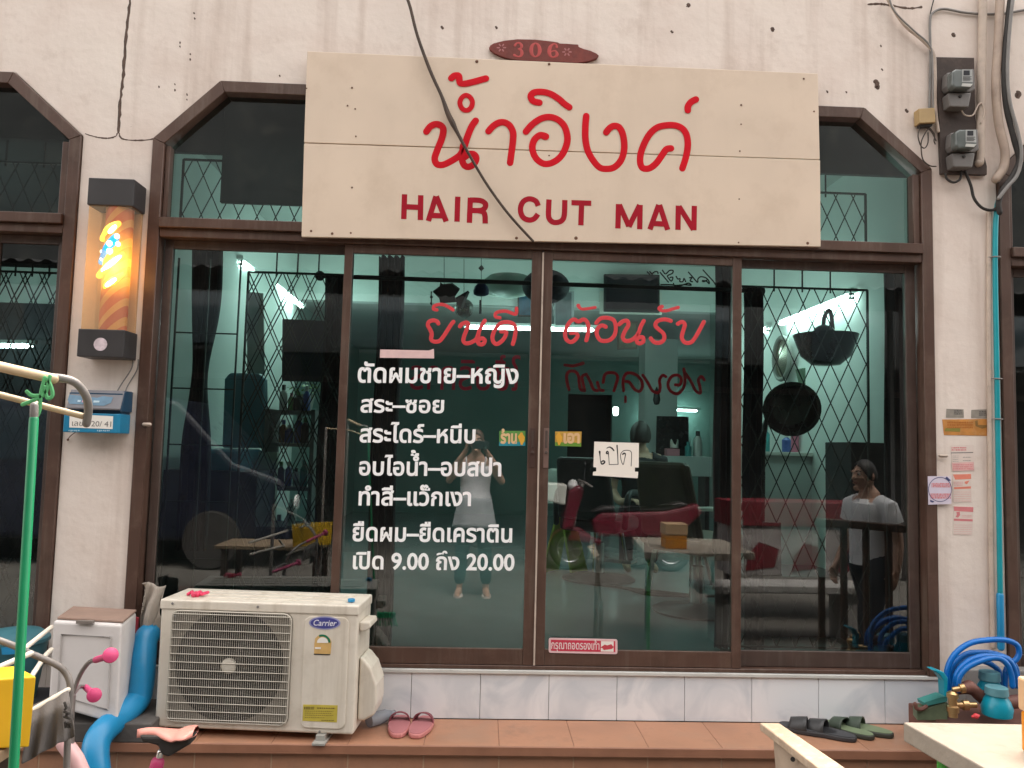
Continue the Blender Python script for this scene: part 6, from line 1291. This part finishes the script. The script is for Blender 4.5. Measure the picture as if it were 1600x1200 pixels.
for k in range(3): mb.tube(spline([(p1.x-.1+.1*k, p1.y-.3, .455), (p1.x+.3, p1.y-.5-.1*k, .455), (p1.x+.7+.1*k, p1.y-.7, .455), (p1.x+1.1, p1.y-.75, .455)], 6), .008, n=6)
tag(mb.build('power_cable', SOOT), 'black cables lying on the salon floor by the disc base', 'cable')
# ================================================================ behind the camera: what the glass mirrors
SKIN = mat('skin', (.42,.235,.16), .55, .08, 9); SKIN2 = mat('tan_skin', (.55,.33,.235), .55, .1, 9); HAIR = mat('dark_hair', (.018,.013,.011), .5, .3, 40)
def limb(mb, pts, rs, n=12): mb.tube(spline([(*p, r) for p, r in zip(pts, rs)], 4) and [q[:3] for q in spline([(*p, r) for p, r in zip(pts, rs)], 4)], [q[3] for q in spline([(*p, r) for p, r in zip(pts, rs)], 4)], n=n)
def hand(mb, wrist, d, nrm, curl=.5, s=1.0, side=1):
    "palm and five fingers; d = pointing direction, nrm = back of the hand"
    d = Vector(d).normalized(); nrm = Vector(nrm); nrm = (nrm-d*nrm.dot(d)).normalized(); sd_ = d.cross(nrm)*side
    w_ = Vector(wrist)
    for k in range(4): a = w_+sd_*(k-1.5)*.018*s; mb.tube([w_+sd_*(k-1.5)*.010*s, w_+d*.045*s+sd_*(k-1.5)*.017*s, w_+d*.085*s+sd_*(k-1.5)*.019*s], [.014*s,.013*s,.011*s], n=8)
    for k, ln in enumerate((.068,.078,.073,.056)):
        p0 = w_+d*.088*s+sd_*(k-1.5)*.020*s; a = 0; pts = [p0]
        for j in range(3): a += curl*.75; pts.append(pts[-1]+(d*math.cos(a)-nrm*math.sin(a))*ln*s*(.44,.32,.24)[j])
        mb.tube(pts, [.0092*s,.0086*s,.008*s,.0066*s], n=8)
    t0 = w_+d*.03*s+sd_*.026*s; mb.tube([t0, t0+(d*.5+sd_*.8-nrm*.25).normalized()*.036*s, t0+(d*.5+sd_*.8-nrm*.25).normalized()*.036*s+(d*.85+sd_*.3-nrm*.5).normalized()*.03*s], [.013*s,.0105*s,.008*s], n=8)
def head(mb, c, yaw, s=1.0):
    "skull, jaw, nose, ears around the centre c; yaw = facing direction from -Y"
    R_ = Matrix.Rotation(yaw, 3, 'Z'); c = Vector(c); q = lambda x, y, z: c+R_ @ Vector((x, y, z))*s
    def sk(u, v):
        a = 2*PI*u; t = PI*v; x = .074*math.sin(t)*math.sin(a); y = -.092*math.sin(t)*math.cos(a); z = .115*math.cos(t)
        if z < -.02: x *= 1-.25*min(1, (-.02-z)/.09); y = y*(1-.12*min(1, (-.02-z)/.09))-.008
        return q(x, y, z)
    mb.grid(sk, 24, 16)
    mb.tube([q(0,-.088,.022), q(0,-.104,-.012), q(0,-.107,-.026)], [.007*s,.012*s,.014*s], n=8)
    mb.ball(q(0,-.084,-.058), .017*s, 10, sq=(1.5,.7,.6)); mb.ball(q(0,-.078,-.098), .024*s, 10)
    mb.ball(q(.0,-.078,.030), .03*s, 10, sq=(1.7,.5,.4))
    for sx_ in (-1, 1): mb.ball(q(sx_*.076,.012,-.006), .03*s, 10, sq=(.35,.65,1))
    return q
def face_bits(q, par, s=1.0, shades=False):
    for sx_ in (-1, 1):
        mb = MB(); mb.ball(q(sx_*.031,-.080,.010), .0125*s, 10); e = mb.build('eye', mat('eye_%d' % len(MATS), (.55,.52,.48), .3), par)
        mb = MB(); mb.ball(q(sx_*.031,-.0895,.010), .006*s, 8); mb.build('iris', INK, e)
        mb = MB(); mb.tube([q(sx_*.014,-.090,.030), q(sx_*.034,-.089,.036), q(sx_*.052,-.078,.030)], .004*s, n=6); mb.build('eyebrow', HAIR, par)
    mb = MB(); mb.tube([q(-.024,-.088,-.058), q(0,-.096,-.056), q(.024,-.088,-.058)], [.003*s,.006*s,.003*s], n=6); mb.build('lips', mat('lips_%d' % len(MATS), (.32,.11,.09), .5), par)
def hair_cap(q, par, s, long=0.0, lift=.012, top=None, mt=HAIR):
    mb = MB()
    def hf(u, v):
        a = 2*PI*u; front = max(0, math.cos(a)); t = PI*v*(.60-.33*front**1.3); r_ = 1+.03*math.sin(17*u*2+v*5)
        x = (.074+lift)*math.sin(t)*math.sin(a)*r_; y = -(.092+lift)*math.sin(t)*math.cos(a)*r_; z = (.115+lift)*math.cos(t)
        if v > .75: z -= long*(v-.75)*4*(1-front)
        return q(x, y, z)
    mb.grid(hf, 36, 14); mb.build('hair', mt, par, solid=.012)
# --- the photographer, standing where the photo was taken from
CX = -.045; BYY = -DIST-.33
ph = thing('photographer', 'woman in grey-white tank top photographing the shop, mirrored in the left middle door', 'person', (CX, BYY, 0))
mb = MB()
for s_ in (-1, 1):
    limb(mb, [(CX+s_*.085,BYY,.86),(CX+s_*.095,BYY-.01,.66),(CX+s_*.115,BYY-.015,.46),(CX+s_*.125,BYY+.01,.30),(CX+s_*.135,BYY+.02,.075)], [.095,.082,.056,.053,.034])
    limb(mb, [(CX+s_*.135,BYY+.02,.05),(CX+s_*.145,BYY+.10,.032),(CX+s_*.15,BYY+.17,.022)], [.036,.036,.028])
    sh2 = (CX+s_*.165,BYY,1.335); el2 = (CX+s_*.265,BYY+.12,1.16); wr2 = (CX+s_*.105,BYY+.265,1.455)
    limb(mb, [(CX+s_*.11,BYY,1.34), sh2, ((sh2[0]+el2[0])/2,BYY+.055,1.24), el2], [.055,.052,.046,.037]); limb(mb, [el2, ((el2[0]+wr2[0])/2+s_*.012,BYY+.20,1.31), wr2], [.037,.036,.025])
    hand(mb, wr2, (-s_*.12,.22,.75), (s_*1,.2,.1), .75, .92, side=-s_)
mb.tube([(CX,BYY,.84),(CX,BYY-.005,.94),(CX,BYY,1.05),(CX,BYY+.005,1.17),(CX,BYY,1.28),(CX,BYY,1.36)], [.155,.165,.135,.142,.155,.10], n=20, flat=.66, ref=(0,1,0))
mb.tube([(CX,BYY,1.34),(CX,BYY+.02,1.42),(CX,BYY+.03,1.48)], [.058,.050,.050], n=14)
q = head(mb, (CX,BYY+.045,1.56), PI, .98)
mb.build('body', SKIN, ph, remesh=.006); face_bits(q, ph, .98)
mb = MB(); mb.tube([(CX,BYY,.95),(CX,BYY,1.05),(CX,BYY+.008,1.16),(CX,BYY+.014,1.24),(CX,BYY+.005,1.30)], [.180,.150,.156,.168,.150], n=24, flat=.72, ref=(0,1,0), caps=False); tk = mb.build('tank_top', mat('grey_white_knit', (.74,.72,.76), .85, .12, 30), ph, solid=.004)
for s_ in (-1, 1): mb = MB(); mb.tube([(CX+s_*.085,BYY+.105,1.27),(CX+s_*.10,BYY+.07,1.36),(CX+s_*.10,BYY,1.39),(CX+s_*.09,BYY-.085,1.29)], .018, n=8, flat=.5); mb.build('strap', MATS['grey_white_knit'], tk)
mb = MB(); mb.ball((CX+.02,BYY+.118,1.24), .05, 14, sq=(1.3,.35,.8)); mb.build('chest_print', mat('white_print', (.8,.78,.8), .6), tk)
mb = MB()
def skirt(u, v): a = 2*PI*u; r_ = .172+.05*v+.012*math.sin(a*7)*v; return (CX+r_*math.cos(a), BYY+r_*.74*math.sin(a), (.985-.30*v))
mb.grid(skirt, 42, 8); mb.build('skirt', mat('grey_green_skirt', (.36,.37,.39), .85, .1, 12), ph, solid=.004)
for s_ in (-1, 1): mb = MB(); mb.tube([(CX+s_*.09,BYY-.005,.78),(CX+s_*.095,BYY-.01,.66),(CX+s_*.115,BYY-.015,.46),(CX+s_*.128,BYY+.01,.28),(CX+s_*.133,BYY+.018,.16)], [.10,.092,.072,.066,.056], n=14); mb.build('legging', mat('dark_green_legging_%d' % (s_ > 0), (.02,.045,.042), .8), ph)
hair_cap(q, ph, .98, .06, mt=mat('brown_hair', (.10,.05,.035), .5, .3, 40))
for s_ in (-1, 1): mb = MB(); mb.slab([(CX+s_*.142+x, BYY+.085+y, .001) for x, y in sole(.25,.09)], (0,0,.018)); sn = mb.build('sandal', mat('pale_sandal_%d' % (s_ > 0), (.6,.5,.45), .6), ph)
pho = thing('phone', 'dark phone held up by the mirrored photographer', 'phone', (0, -DIST-.02, EYE-.02))
mb = MB(); mb.box(-.085, .085, -DIST-.0125, -DIST-.004, EYE-.046, EYE+.034); mb.build('case', mat('phone_case', (.03,.03,.035), .3, .1), pho, bevel=.003)
mb = MB(); mb.box(-.08, .08, -DIST-.0135, -DIST-.0128, EYE-.042, EYE+.03); mb.build('screen', BLACK, pho)
for z in (EYE-.02, EYE-.034): mb = MB(); mb.lathe([(.006,0),(.006,.0012),(.001,.0014)], (.03, -DIST-.004, z), (0,1,0), 14); mb.build('lens', CHROME, pho)
# --- man in a white T-shirt at the right
MX, MY = 2.78, -1.55
mn = thing('bystander', 'man in white T-shirt walking past, mirrored in the right window', 'person', (MX, MY, 0))
mb = MB(); yw = PI/2+1.0; F = Vector((-.96,.28,0)); Sd = Vector((-.28,-.96,0))  # facing left and a little to the shop
M = Vector((MX, MY, 0)); at = lambda f_, s_, z: tuple(M+F*f_+Sd*s_+Vector((0,0,z)))
for s_, st_ in ((-1, .12), (1, -.14)):
    limb(mb, [at(0,s_*.085,.82), at(st_*.45,s_*.09,.62), at(st_*.8,s_*.09,.44), at(st_*.75,s_*.09,.28), at(st_,s_*.095,.07)], [.09,.078,.055,.052,.034]); limb(mb, [at(st_,s_*.095,.05), at(st_+.10,s_*.10,.03), at(st_+.17,s_*.10,.022)], [.036,.036,.026])
    e2 = at(-.03-st_*.25,s_*.215,.985); w2 = at(.04-st_*.55,s_*.225,.77)
    limb(mb, [at(0,s_*.11,1.255), at(0,s_*.175,1.235), at(-.02-st_*.12,s_*.205,1.11), e2], [.055,.056,.047,.038]); limb(mb, [e2, at(.0-st_*.4,s_*.222,.88), w2], [.038,.036,.026]); hand(mb, w2, (F*.35+Vector((0,0,-1))), Sd*s_, .45, .98, side=s_)
sd3 = tuple(F)
mb.tube([at(0,0,.80), at(0,0,.92), at(0,0,1.04), at(.01,0,1.16), at(0,0,1.26), at(0,0,1.29)], [.15,.15,.148,.165,.155,.10], n=20, flat=.68, ref=sd3); mb.tube([at(0,0,1.26), at(.02,0,1.33), at(.03,0,1.40)], [.062,.056,.056], n=14)
hy = math.atan2(F.x, -F.y)
q = head(mb, at(.045,0,1.465), math.atan2(F.y, F.x)+PI/2, .98)
mb.build('body', SKIN2, mn, remesh=.006); face_bits(q, mn, .98)
hair_cap(q, mn, .98, .0, .010)
mb = MB(); mb.tube([at(0,0,.80), at(.0,0,.92), at(.005,0,1.05), at(.012,0,1.16), at(0,0,1.245), at(0,0,1.295)], [.172,.165,.166,.182,.172,.085], n=24, flat=.74, ref=sd3, caps=False); ts = mb.build('t_shirt', mat('white_tee', (.80,.80,.82), .85, .05, 20), mn, solid=.004)
for s_, st_ in ((-1, .12), (1, -.14)): mb = MB(); mb.tube([at(0,s_*.10,1.255), at(0,s_*.18,1.235), at(-.015-st_*.10,s_*.205,1.12)], [.072,.075,.074], n=14, caps=False); mb.build('sleeve', MATS['white_tee'], ts, solid=.004)
mb = MB(); mb.tube([at(0,0,.88), at(0,0,.80)], [.158,.160], n=20, flat=.74, ref=sd3)
for s_, st_ in ((-1, .12), (1, -.14)): mb.tube([at(0,s_*.085,.82), at(st_*.45,s_*.09,.62), at(st_*.8,s_*.09,.42), at(st_,s_*.095,.09)], [.105,.098,.080,.062], n=14)
mn.scale = (.94, .94, .94)
mb.build('trousers', mat('dark_shorts', (.02,.022,.03), .8, .2, 9), mn)
# wooden railing in front of him
rl = thing('wooden_railing', 'dark wooden railing at the right, mirrored below the man in white', 'railing', (2.6, -1.05, 0))
WDK = mat('dark_wood', (.13,.08,.052), .6, .25, 9)
mb = MB(); mb.beam((2.2,-1.12,1.08), (3.4,-.98,1.02), .07, .05); mb.build('handrail', WDK, rl, bevel=.006)
for k in range(9): x = 2.24+.14*k; mb = MB(); mb.beam((x,-1.115+.0167*k,1.06-.007*k), (x,-1.115+.0167*k,.03), .035, .03, up=(0,1,0)); mb.build('baluster', WDK, rl)
mb = MB(); mb.beam((2.2,-1.12,.15), (3.4,-.98,.15), .05, .04); mb.build('bottom_rail', WDK, rl)
# red and white stall counter
stl = thing('food_stall', 'red and white stall counter mirrored across the right doors', 'stall', (2.9, -3.1, 0))
mb = MB(); mb.box(2.25, 3.7, -3.5, -3.06, .42, .86); mb.build('white_front', mat('grubby_white_vinyl', (.30,.27,.26), .5, .3, 5), stl, bevel=.005)
mb = MB(); mb.box(2.23, 3.72, -3.52, -3.04, .861, 1.08); mb.build('red_band', mat('red_banner', (.13,.006,.012), .5, .12, 6), stl, bevel=.005)
for k in range(3): mb = MB(); x = 2.4+.42*k; mb.slab([(x,-3.058,.46),(x+.26,-3.058,.50),(x+.30,-3.058,.66),(x+.12,-3.058,.72),(x+.02,-3.058,.60)], (0,-.003,0) if 0 else (0,.004,0)); mb.build('red_patch', MATS['red_banner'], stl)
for x in (2.3, 3.6):
    for y in (-3.45, -3.12): mb = MB(); mb.box(x, x+.05, y, y+.05, 0.001, .42); mb.build('leg', GTUBE, stl)
bn = thing('street_bench', 'pale stone bench mirrored low across the right doors', 'bench', (2.3, -2.4, 0))
mb = MB(); mb.box(1.75, 3.2, -2.65, -2.3, .40, .46); mb.build('seat', mat('pale_stone', (.36,.34,.32), .8, .15, 8), bn, bevel=.01)
for x in (1.9, 2.95): mb = MB(); mb.box(x, x+.12, -2.6, -2.35, .001, .399); mb.build('support', MATS['pale_stone'], bn)
# motor scooter parked behind
sc = thing('motor_scooter', 'red motor scooter parked behind the photographer, mirrored in the right middle door', 'scooter', (1.8, -6.0, 0))
sy = -6.0; RB = mat('scooter_red', (.12,.008,.02), .3, .1, 7)
for x in (1.15, 2.42):
    mb = MB(); mb.tube([(x+.21*math.cos(2*PI*k/36), sy, .26+.21*math.sin(2*PI*k/36)) for k in range(36)], .05, n=10, closed=True); wh = mb.build('wheel', SOOT, sc)
    mb = MB(); mb.tube([(x+.165*math.cos(2*PI*k/30), sy, .26+.165*math.sin(2*PI*k/30)) for k in range(30)], .018, n=8, closed=True)
    for k in range(6): mb.beam((x, sy, .26), (x+.16*math.cos(k*PI/3), sy, .26+.16*math.sin(k*PI/3)), .02, .02)
    mb.build('rim', CHROME, wh)
mb = MB(); mb.slab([(x, sy-.13, z) for x, z in ((1.45,.42),(1.40,.62),(1.52,.72),(2.30,.76),(2.75,.86),(2.80,.74),(2.55,.52),(2.30,.42))], (0,.26,0)); mb.build('rear_body', RB, sc, bevel=.05, seg=3)
mb = MB(); mb.slab([(x, sy-.12, z) for x, z in ((1.38,.72),(1.55,.80),(2.2,.80),(2.55,.88),(2.62,.83),(2.3,.76),(1.6,.74))], (0,.24,0)); mb.build('saddle', VINYL, sc, bevel=.03, seg=3)
mb = MB(); mb.slab([(x, sy-.20, z) for x, z in ((1.02,.50),(1.16,.52),(1.30,1.02),(1.22,1.06),(1.10,.98))], (0,.40,0)); mb.slab([(x, sy-.10, z) for x, z in ((1.1,.36),(1.22,.36),(1.5,.30),(1.55,.38),(1.28,.48),(1.16,.55))], (0,.20,0)); mb.build('leg_shield', RB, sc, bevel=.04, seg=3)
mb = MB(); mb.tube([(1.15,sy,.26),(1.18,sy,.55),(1.28,sy,1.08)], .032, n=10); mb.tube(spline([(1.36,sy-.34,1.05),(1.28,sy-.22,1.10),(1.26,sy,1.10),(1.28,sy+.22,1.10),(1.36,sy+.34,1.05)], 4), .016, n=8); mb.build('handlebar', GTUBE, sc)
mb = MB(); mb.ball((1.17,sy,1.04), .09, 14, sq=(.8,1.2,.9)); mb.build('headlight', mat('lamp_lens', (.6,.6,.6), .15), sc)
mb = MB()
def fend(u, v): a = PI*(.1+.85*u); return (1.15+.285*math.cos(a), sy+.075*(2*v-1), .26+.285*math.sin(a)-.02*(2*v-1)**2)
mb.grid(fend, 14, 6); mb.build('front_fender', RB, sc, solid=.006)
mb = MB(); mb.hexa([(.80,sy-.18,.86),(1.06,sy-.18,.80),(1.06,sy+.18,.80),(.80,sy+.18,.86),(.76,sy-.2,1.08),(1.08,sy-.2,1.06),(1.08,sy+.2,1.06),(.76,sy+.2,1.08)]); mb.build('basket', CHW, sc, bevel=.02)
for s_ in (-1, 1): mb = MB(); mb.tube([(1.34,sy+s_*.24,1.10),(1.36,sy+s_*.30,1.26)], .008, n=6); mb.ball((1.36,sy+s_*.32,1.30), .055, 10, sq=(.3,1,.8)); mb.build('mirror', BLACK, sc)
mb = MB(); mb.tube([(1.9,sy-.18,.22),(2.5,sy-.2,.28),(2.72,sy-.2,.36)], [.02,.045,.05], n=10); mb.build('exhaust', CHROME, sc)
# dark van at the left behind, shop row and trees across the street
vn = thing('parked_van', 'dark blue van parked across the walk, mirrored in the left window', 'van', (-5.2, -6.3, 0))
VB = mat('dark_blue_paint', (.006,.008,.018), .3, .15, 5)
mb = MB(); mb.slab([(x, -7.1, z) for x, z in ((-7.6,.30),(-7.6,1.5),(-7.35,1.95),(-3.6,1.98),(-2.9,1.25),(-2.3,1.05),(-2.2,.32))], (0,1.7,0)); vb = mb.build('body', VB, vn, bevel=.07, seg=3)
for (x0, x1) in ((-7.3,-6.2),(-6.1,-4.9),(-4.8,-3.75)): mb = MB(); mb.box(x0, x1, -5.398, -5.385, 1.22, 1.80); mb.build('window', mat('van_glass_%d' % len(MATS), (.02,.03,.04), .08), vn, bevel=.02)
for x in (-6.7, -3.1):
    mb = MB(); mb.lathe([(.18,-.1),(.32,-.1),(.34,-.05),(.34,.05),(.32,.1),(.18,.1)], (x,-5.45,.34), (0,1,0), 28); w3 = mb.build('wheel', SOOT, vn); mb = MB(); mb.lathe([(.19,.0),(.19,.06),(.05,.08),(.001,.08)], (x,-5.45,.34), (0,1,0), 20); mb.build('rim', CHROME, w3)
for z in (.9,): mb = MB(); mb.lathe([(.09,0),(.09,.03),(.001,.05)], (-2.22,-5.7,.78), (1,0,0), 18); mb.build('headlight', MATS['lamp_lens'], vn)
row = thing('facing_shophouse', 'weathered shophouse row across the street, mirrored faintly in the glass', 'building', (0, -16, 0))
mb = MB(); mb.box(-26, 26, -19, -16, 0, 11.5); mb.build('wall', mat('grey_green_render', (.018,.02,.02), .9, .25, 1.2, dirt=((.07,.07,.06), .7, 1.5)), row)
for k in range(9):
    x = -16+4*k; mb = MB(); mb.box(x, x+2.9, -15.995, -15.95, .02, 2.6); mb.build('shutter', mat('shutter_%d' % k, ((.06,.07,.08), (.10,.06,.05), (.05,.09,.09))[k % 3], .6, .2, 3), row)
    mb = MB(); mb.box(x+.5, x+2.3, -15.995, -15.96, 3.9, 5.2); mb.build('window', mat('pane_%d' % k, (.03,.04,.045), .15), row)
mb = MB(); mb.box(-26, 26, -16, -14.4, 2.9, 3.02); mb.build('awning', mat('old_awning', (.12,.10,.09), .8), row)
def tree(x, y, h_, r_, label, seed):
    t = thing('street_tree', label, 'tree', (x, y, 0), 'trees across the street'); rg = random.Random(seed)
    mb = MB(); mb.tube([(x,y,0),(x+.05,y,h_*.3),(x-.05,y+.05,h_*.55)], [.16,.12,.08], n=10)
    for k in range(6): a = rg.uniform(0, 2*PI); mb.tube([(x,y,h_*.42),(x+r_*.35*math.cos(a),y+r_*.35*math.sin(a),h_*.6),(x+r_*.7*math.cos(a),y+r_*.7*math.sin(a),h_*.75)], [.07,.04,.02], n=6)
    mb.build('trunk', mat('bark_%d' % seed, (.10,.075,.055), .9, .3, 14), t)
    mb = MB()
    cl = [(x+rg.gauss(0,.45)*r_, y+rg.gauss(0,.45)*r_, h_*.72+rg.gauss(0,.3)*r_) for _ in range(26)]
    for c in cl:
        for k in range(110):
            p = Vector(c)+Vector((rg.gauss(0,1),rg.gauss(0,1),rg.gauss(0,.8)))*r_*.19; d = Vector((rg.gauss(0,1),rg.gauss(0,1),rg.gauss(0,1))).normalized()*rg.uniform(.06,.12); s_ = d.cross(Vector((rg.gauss(0,1),rg.gauss(0,1),rg.gauss(0,1)))).normalized()*.035; mb.add([p-d,p+s_,p+d,p-s_], [(0,1,2,3)])
    mb.build('crown', mat('leaf_%d' % seed, (.055,.09,.03), .6, .4, 9), t)
shl = thing('darkening_shelter', 'dark metal shelter roof on posts, added across the walk to darken the mirrored view', 'shelter', (0, -9, 0))  # roof added behind the camera to keep the mirrored street dark
mb = MB()
def sg_(u, v): x = -16+32*u; return (x, -5.3-9.5*v, 3.55+1.5*v+.02*math.sin(x*2*PI/.2))
mb.grid(sg_, 1400, 2); mb.build('roof_sheet', mat('dark_roof_sheet', (.014,.014,.015), .8, .3, 3), shl, solid=.003)
for x in (-12,-7.8,5.2,9.4,13.6):
    for y, h_ in ((-5.6, 3.58), (-13.9, 4.88)): mb = MB(); mb.box(x, x+.1, y, y+.1, .001, h_); mb.build('post', GTUBE, shl)
mb = MB(); mb.box(-16, 16, -14.8, -14.7, .001, 3.6); mb.build('back_wall', mat('dark_back_wall', (.05,.05,.045), .9, .4, 1.2), shl)
# person inside behind the paper note
PX, PY = P(1000,690,3.2).x, 3.2
pi_ = thing('barber', 'dark-haired person in dark clothes inside, behind the white paper note', 'person', (PX, PY, .447)); zq = P(1000,678,3.2).z
mb = MB(); z0 = zq
for s_ in (-1, 1):
    limb(mb, [(PX+s_*.09,PY,z0-.72),(PX+s_*.10,PY,z0-.92),(PX+s_*.11,PY-.01,.85),(PX+s_*.11,PY+.01,.70),(PX+s_*.115,PY,.53)], [.095,.08,.058,.05,.036]); limb(mb, [(PX+s_*.115,PY,.50),(PX+s_*.12,PY-.1,.482),(PX+s_*.12,PY-.16,.472)], [.034,.034,.026])
    limb(mb, [(PX+s_*.11,PY,z0-.22),(PX+s_*.185,PY,z0-.245),(PX+s_*.23,PY+.01,z0-.40),(PX+s_*.24,PY,z0-.52)], [.055,.054,.046,.038]); limb(mb, [(PX+s_*.24,PY,z0-.52),(PX+s_*.2,PY-.14,z0-.60),(PX+s_*.14,PY-.22,z0-.58)], [.038,.035,.026]); hand(mb, (PX+s_*.14,PY-.22,z0-.58), (-s_*.5,-.8,.05), (0,0,1), .5, .95, side=s_)
mb.tube([(PX,PY,z0-.74),(PX,PY,z0-.6),(PX,PY,z0-.48),(PX,PY,z0-.34),(PX,PY,z0-.22),(PX,PY,z0-.18)], [.15,.15,.14,.16,.15,.09], n=20, flat=.66, ref=(0,1,0)); mb.tube([(PX,PY,z0-.22),(PX,PY-.01,z0-.08)], [.058,.054], n=12)
q = head(mb, (PX,PY-.02,z0-.01), 2.5, .98); mb.build('body', SKIN2, pi_, remesh=.007); face_bits(q, pi_, .98); hair_cap(q, pi_, .98, .03, .018)
mb = MB(); mb.tube([(PX,PY,z0-.72),(PX,PY,z0-.6),(PX,PY,z0-.48),(PX,PY,z0-.34),(PX,PY,z0-.24),(PX,PY,z0-.185)], [.17,.165,.158,.178,.168,.08], n=24, flat=.74, ref=(0,1,0), caps=False); ts = mb.build('shirt', mat('black_shirt', (.018,.018,.022), .8, .2, 9), pi_, solid=.004)
for s_ in (-1, 1): mb = MB(); mb.tube([(PX+s_*.10,PY,z0-.225),(PX+s_*.19,PY,z0-.245),(PX+s_*.23,PY+.01,z0-.40)], [.07,.072,.066], n=14, caps=False); mb.build('sleeve', MATS['black_shirt'], ts, solid=.004)
mb = MB(); mb.tube([(PX,PY,z0-.66),(PX,PY,z0-.76)], [.158,.162], n=20, flat=.74, ref=(0,1,0))
for s_ in (-1, 1): mb.tube([(PX+s_*.09,PY,z0-.72),(PX+s_*.10,PY,z0-.92),(PX+s_*.11,PY,.85),(PX+s_*.115,PY,.56)], [.105,.092,.075,.06], n=14)
mb.build('trousers', mat('dark_trousers', (.02,.02,.03), .8, .2, 9), pi_)
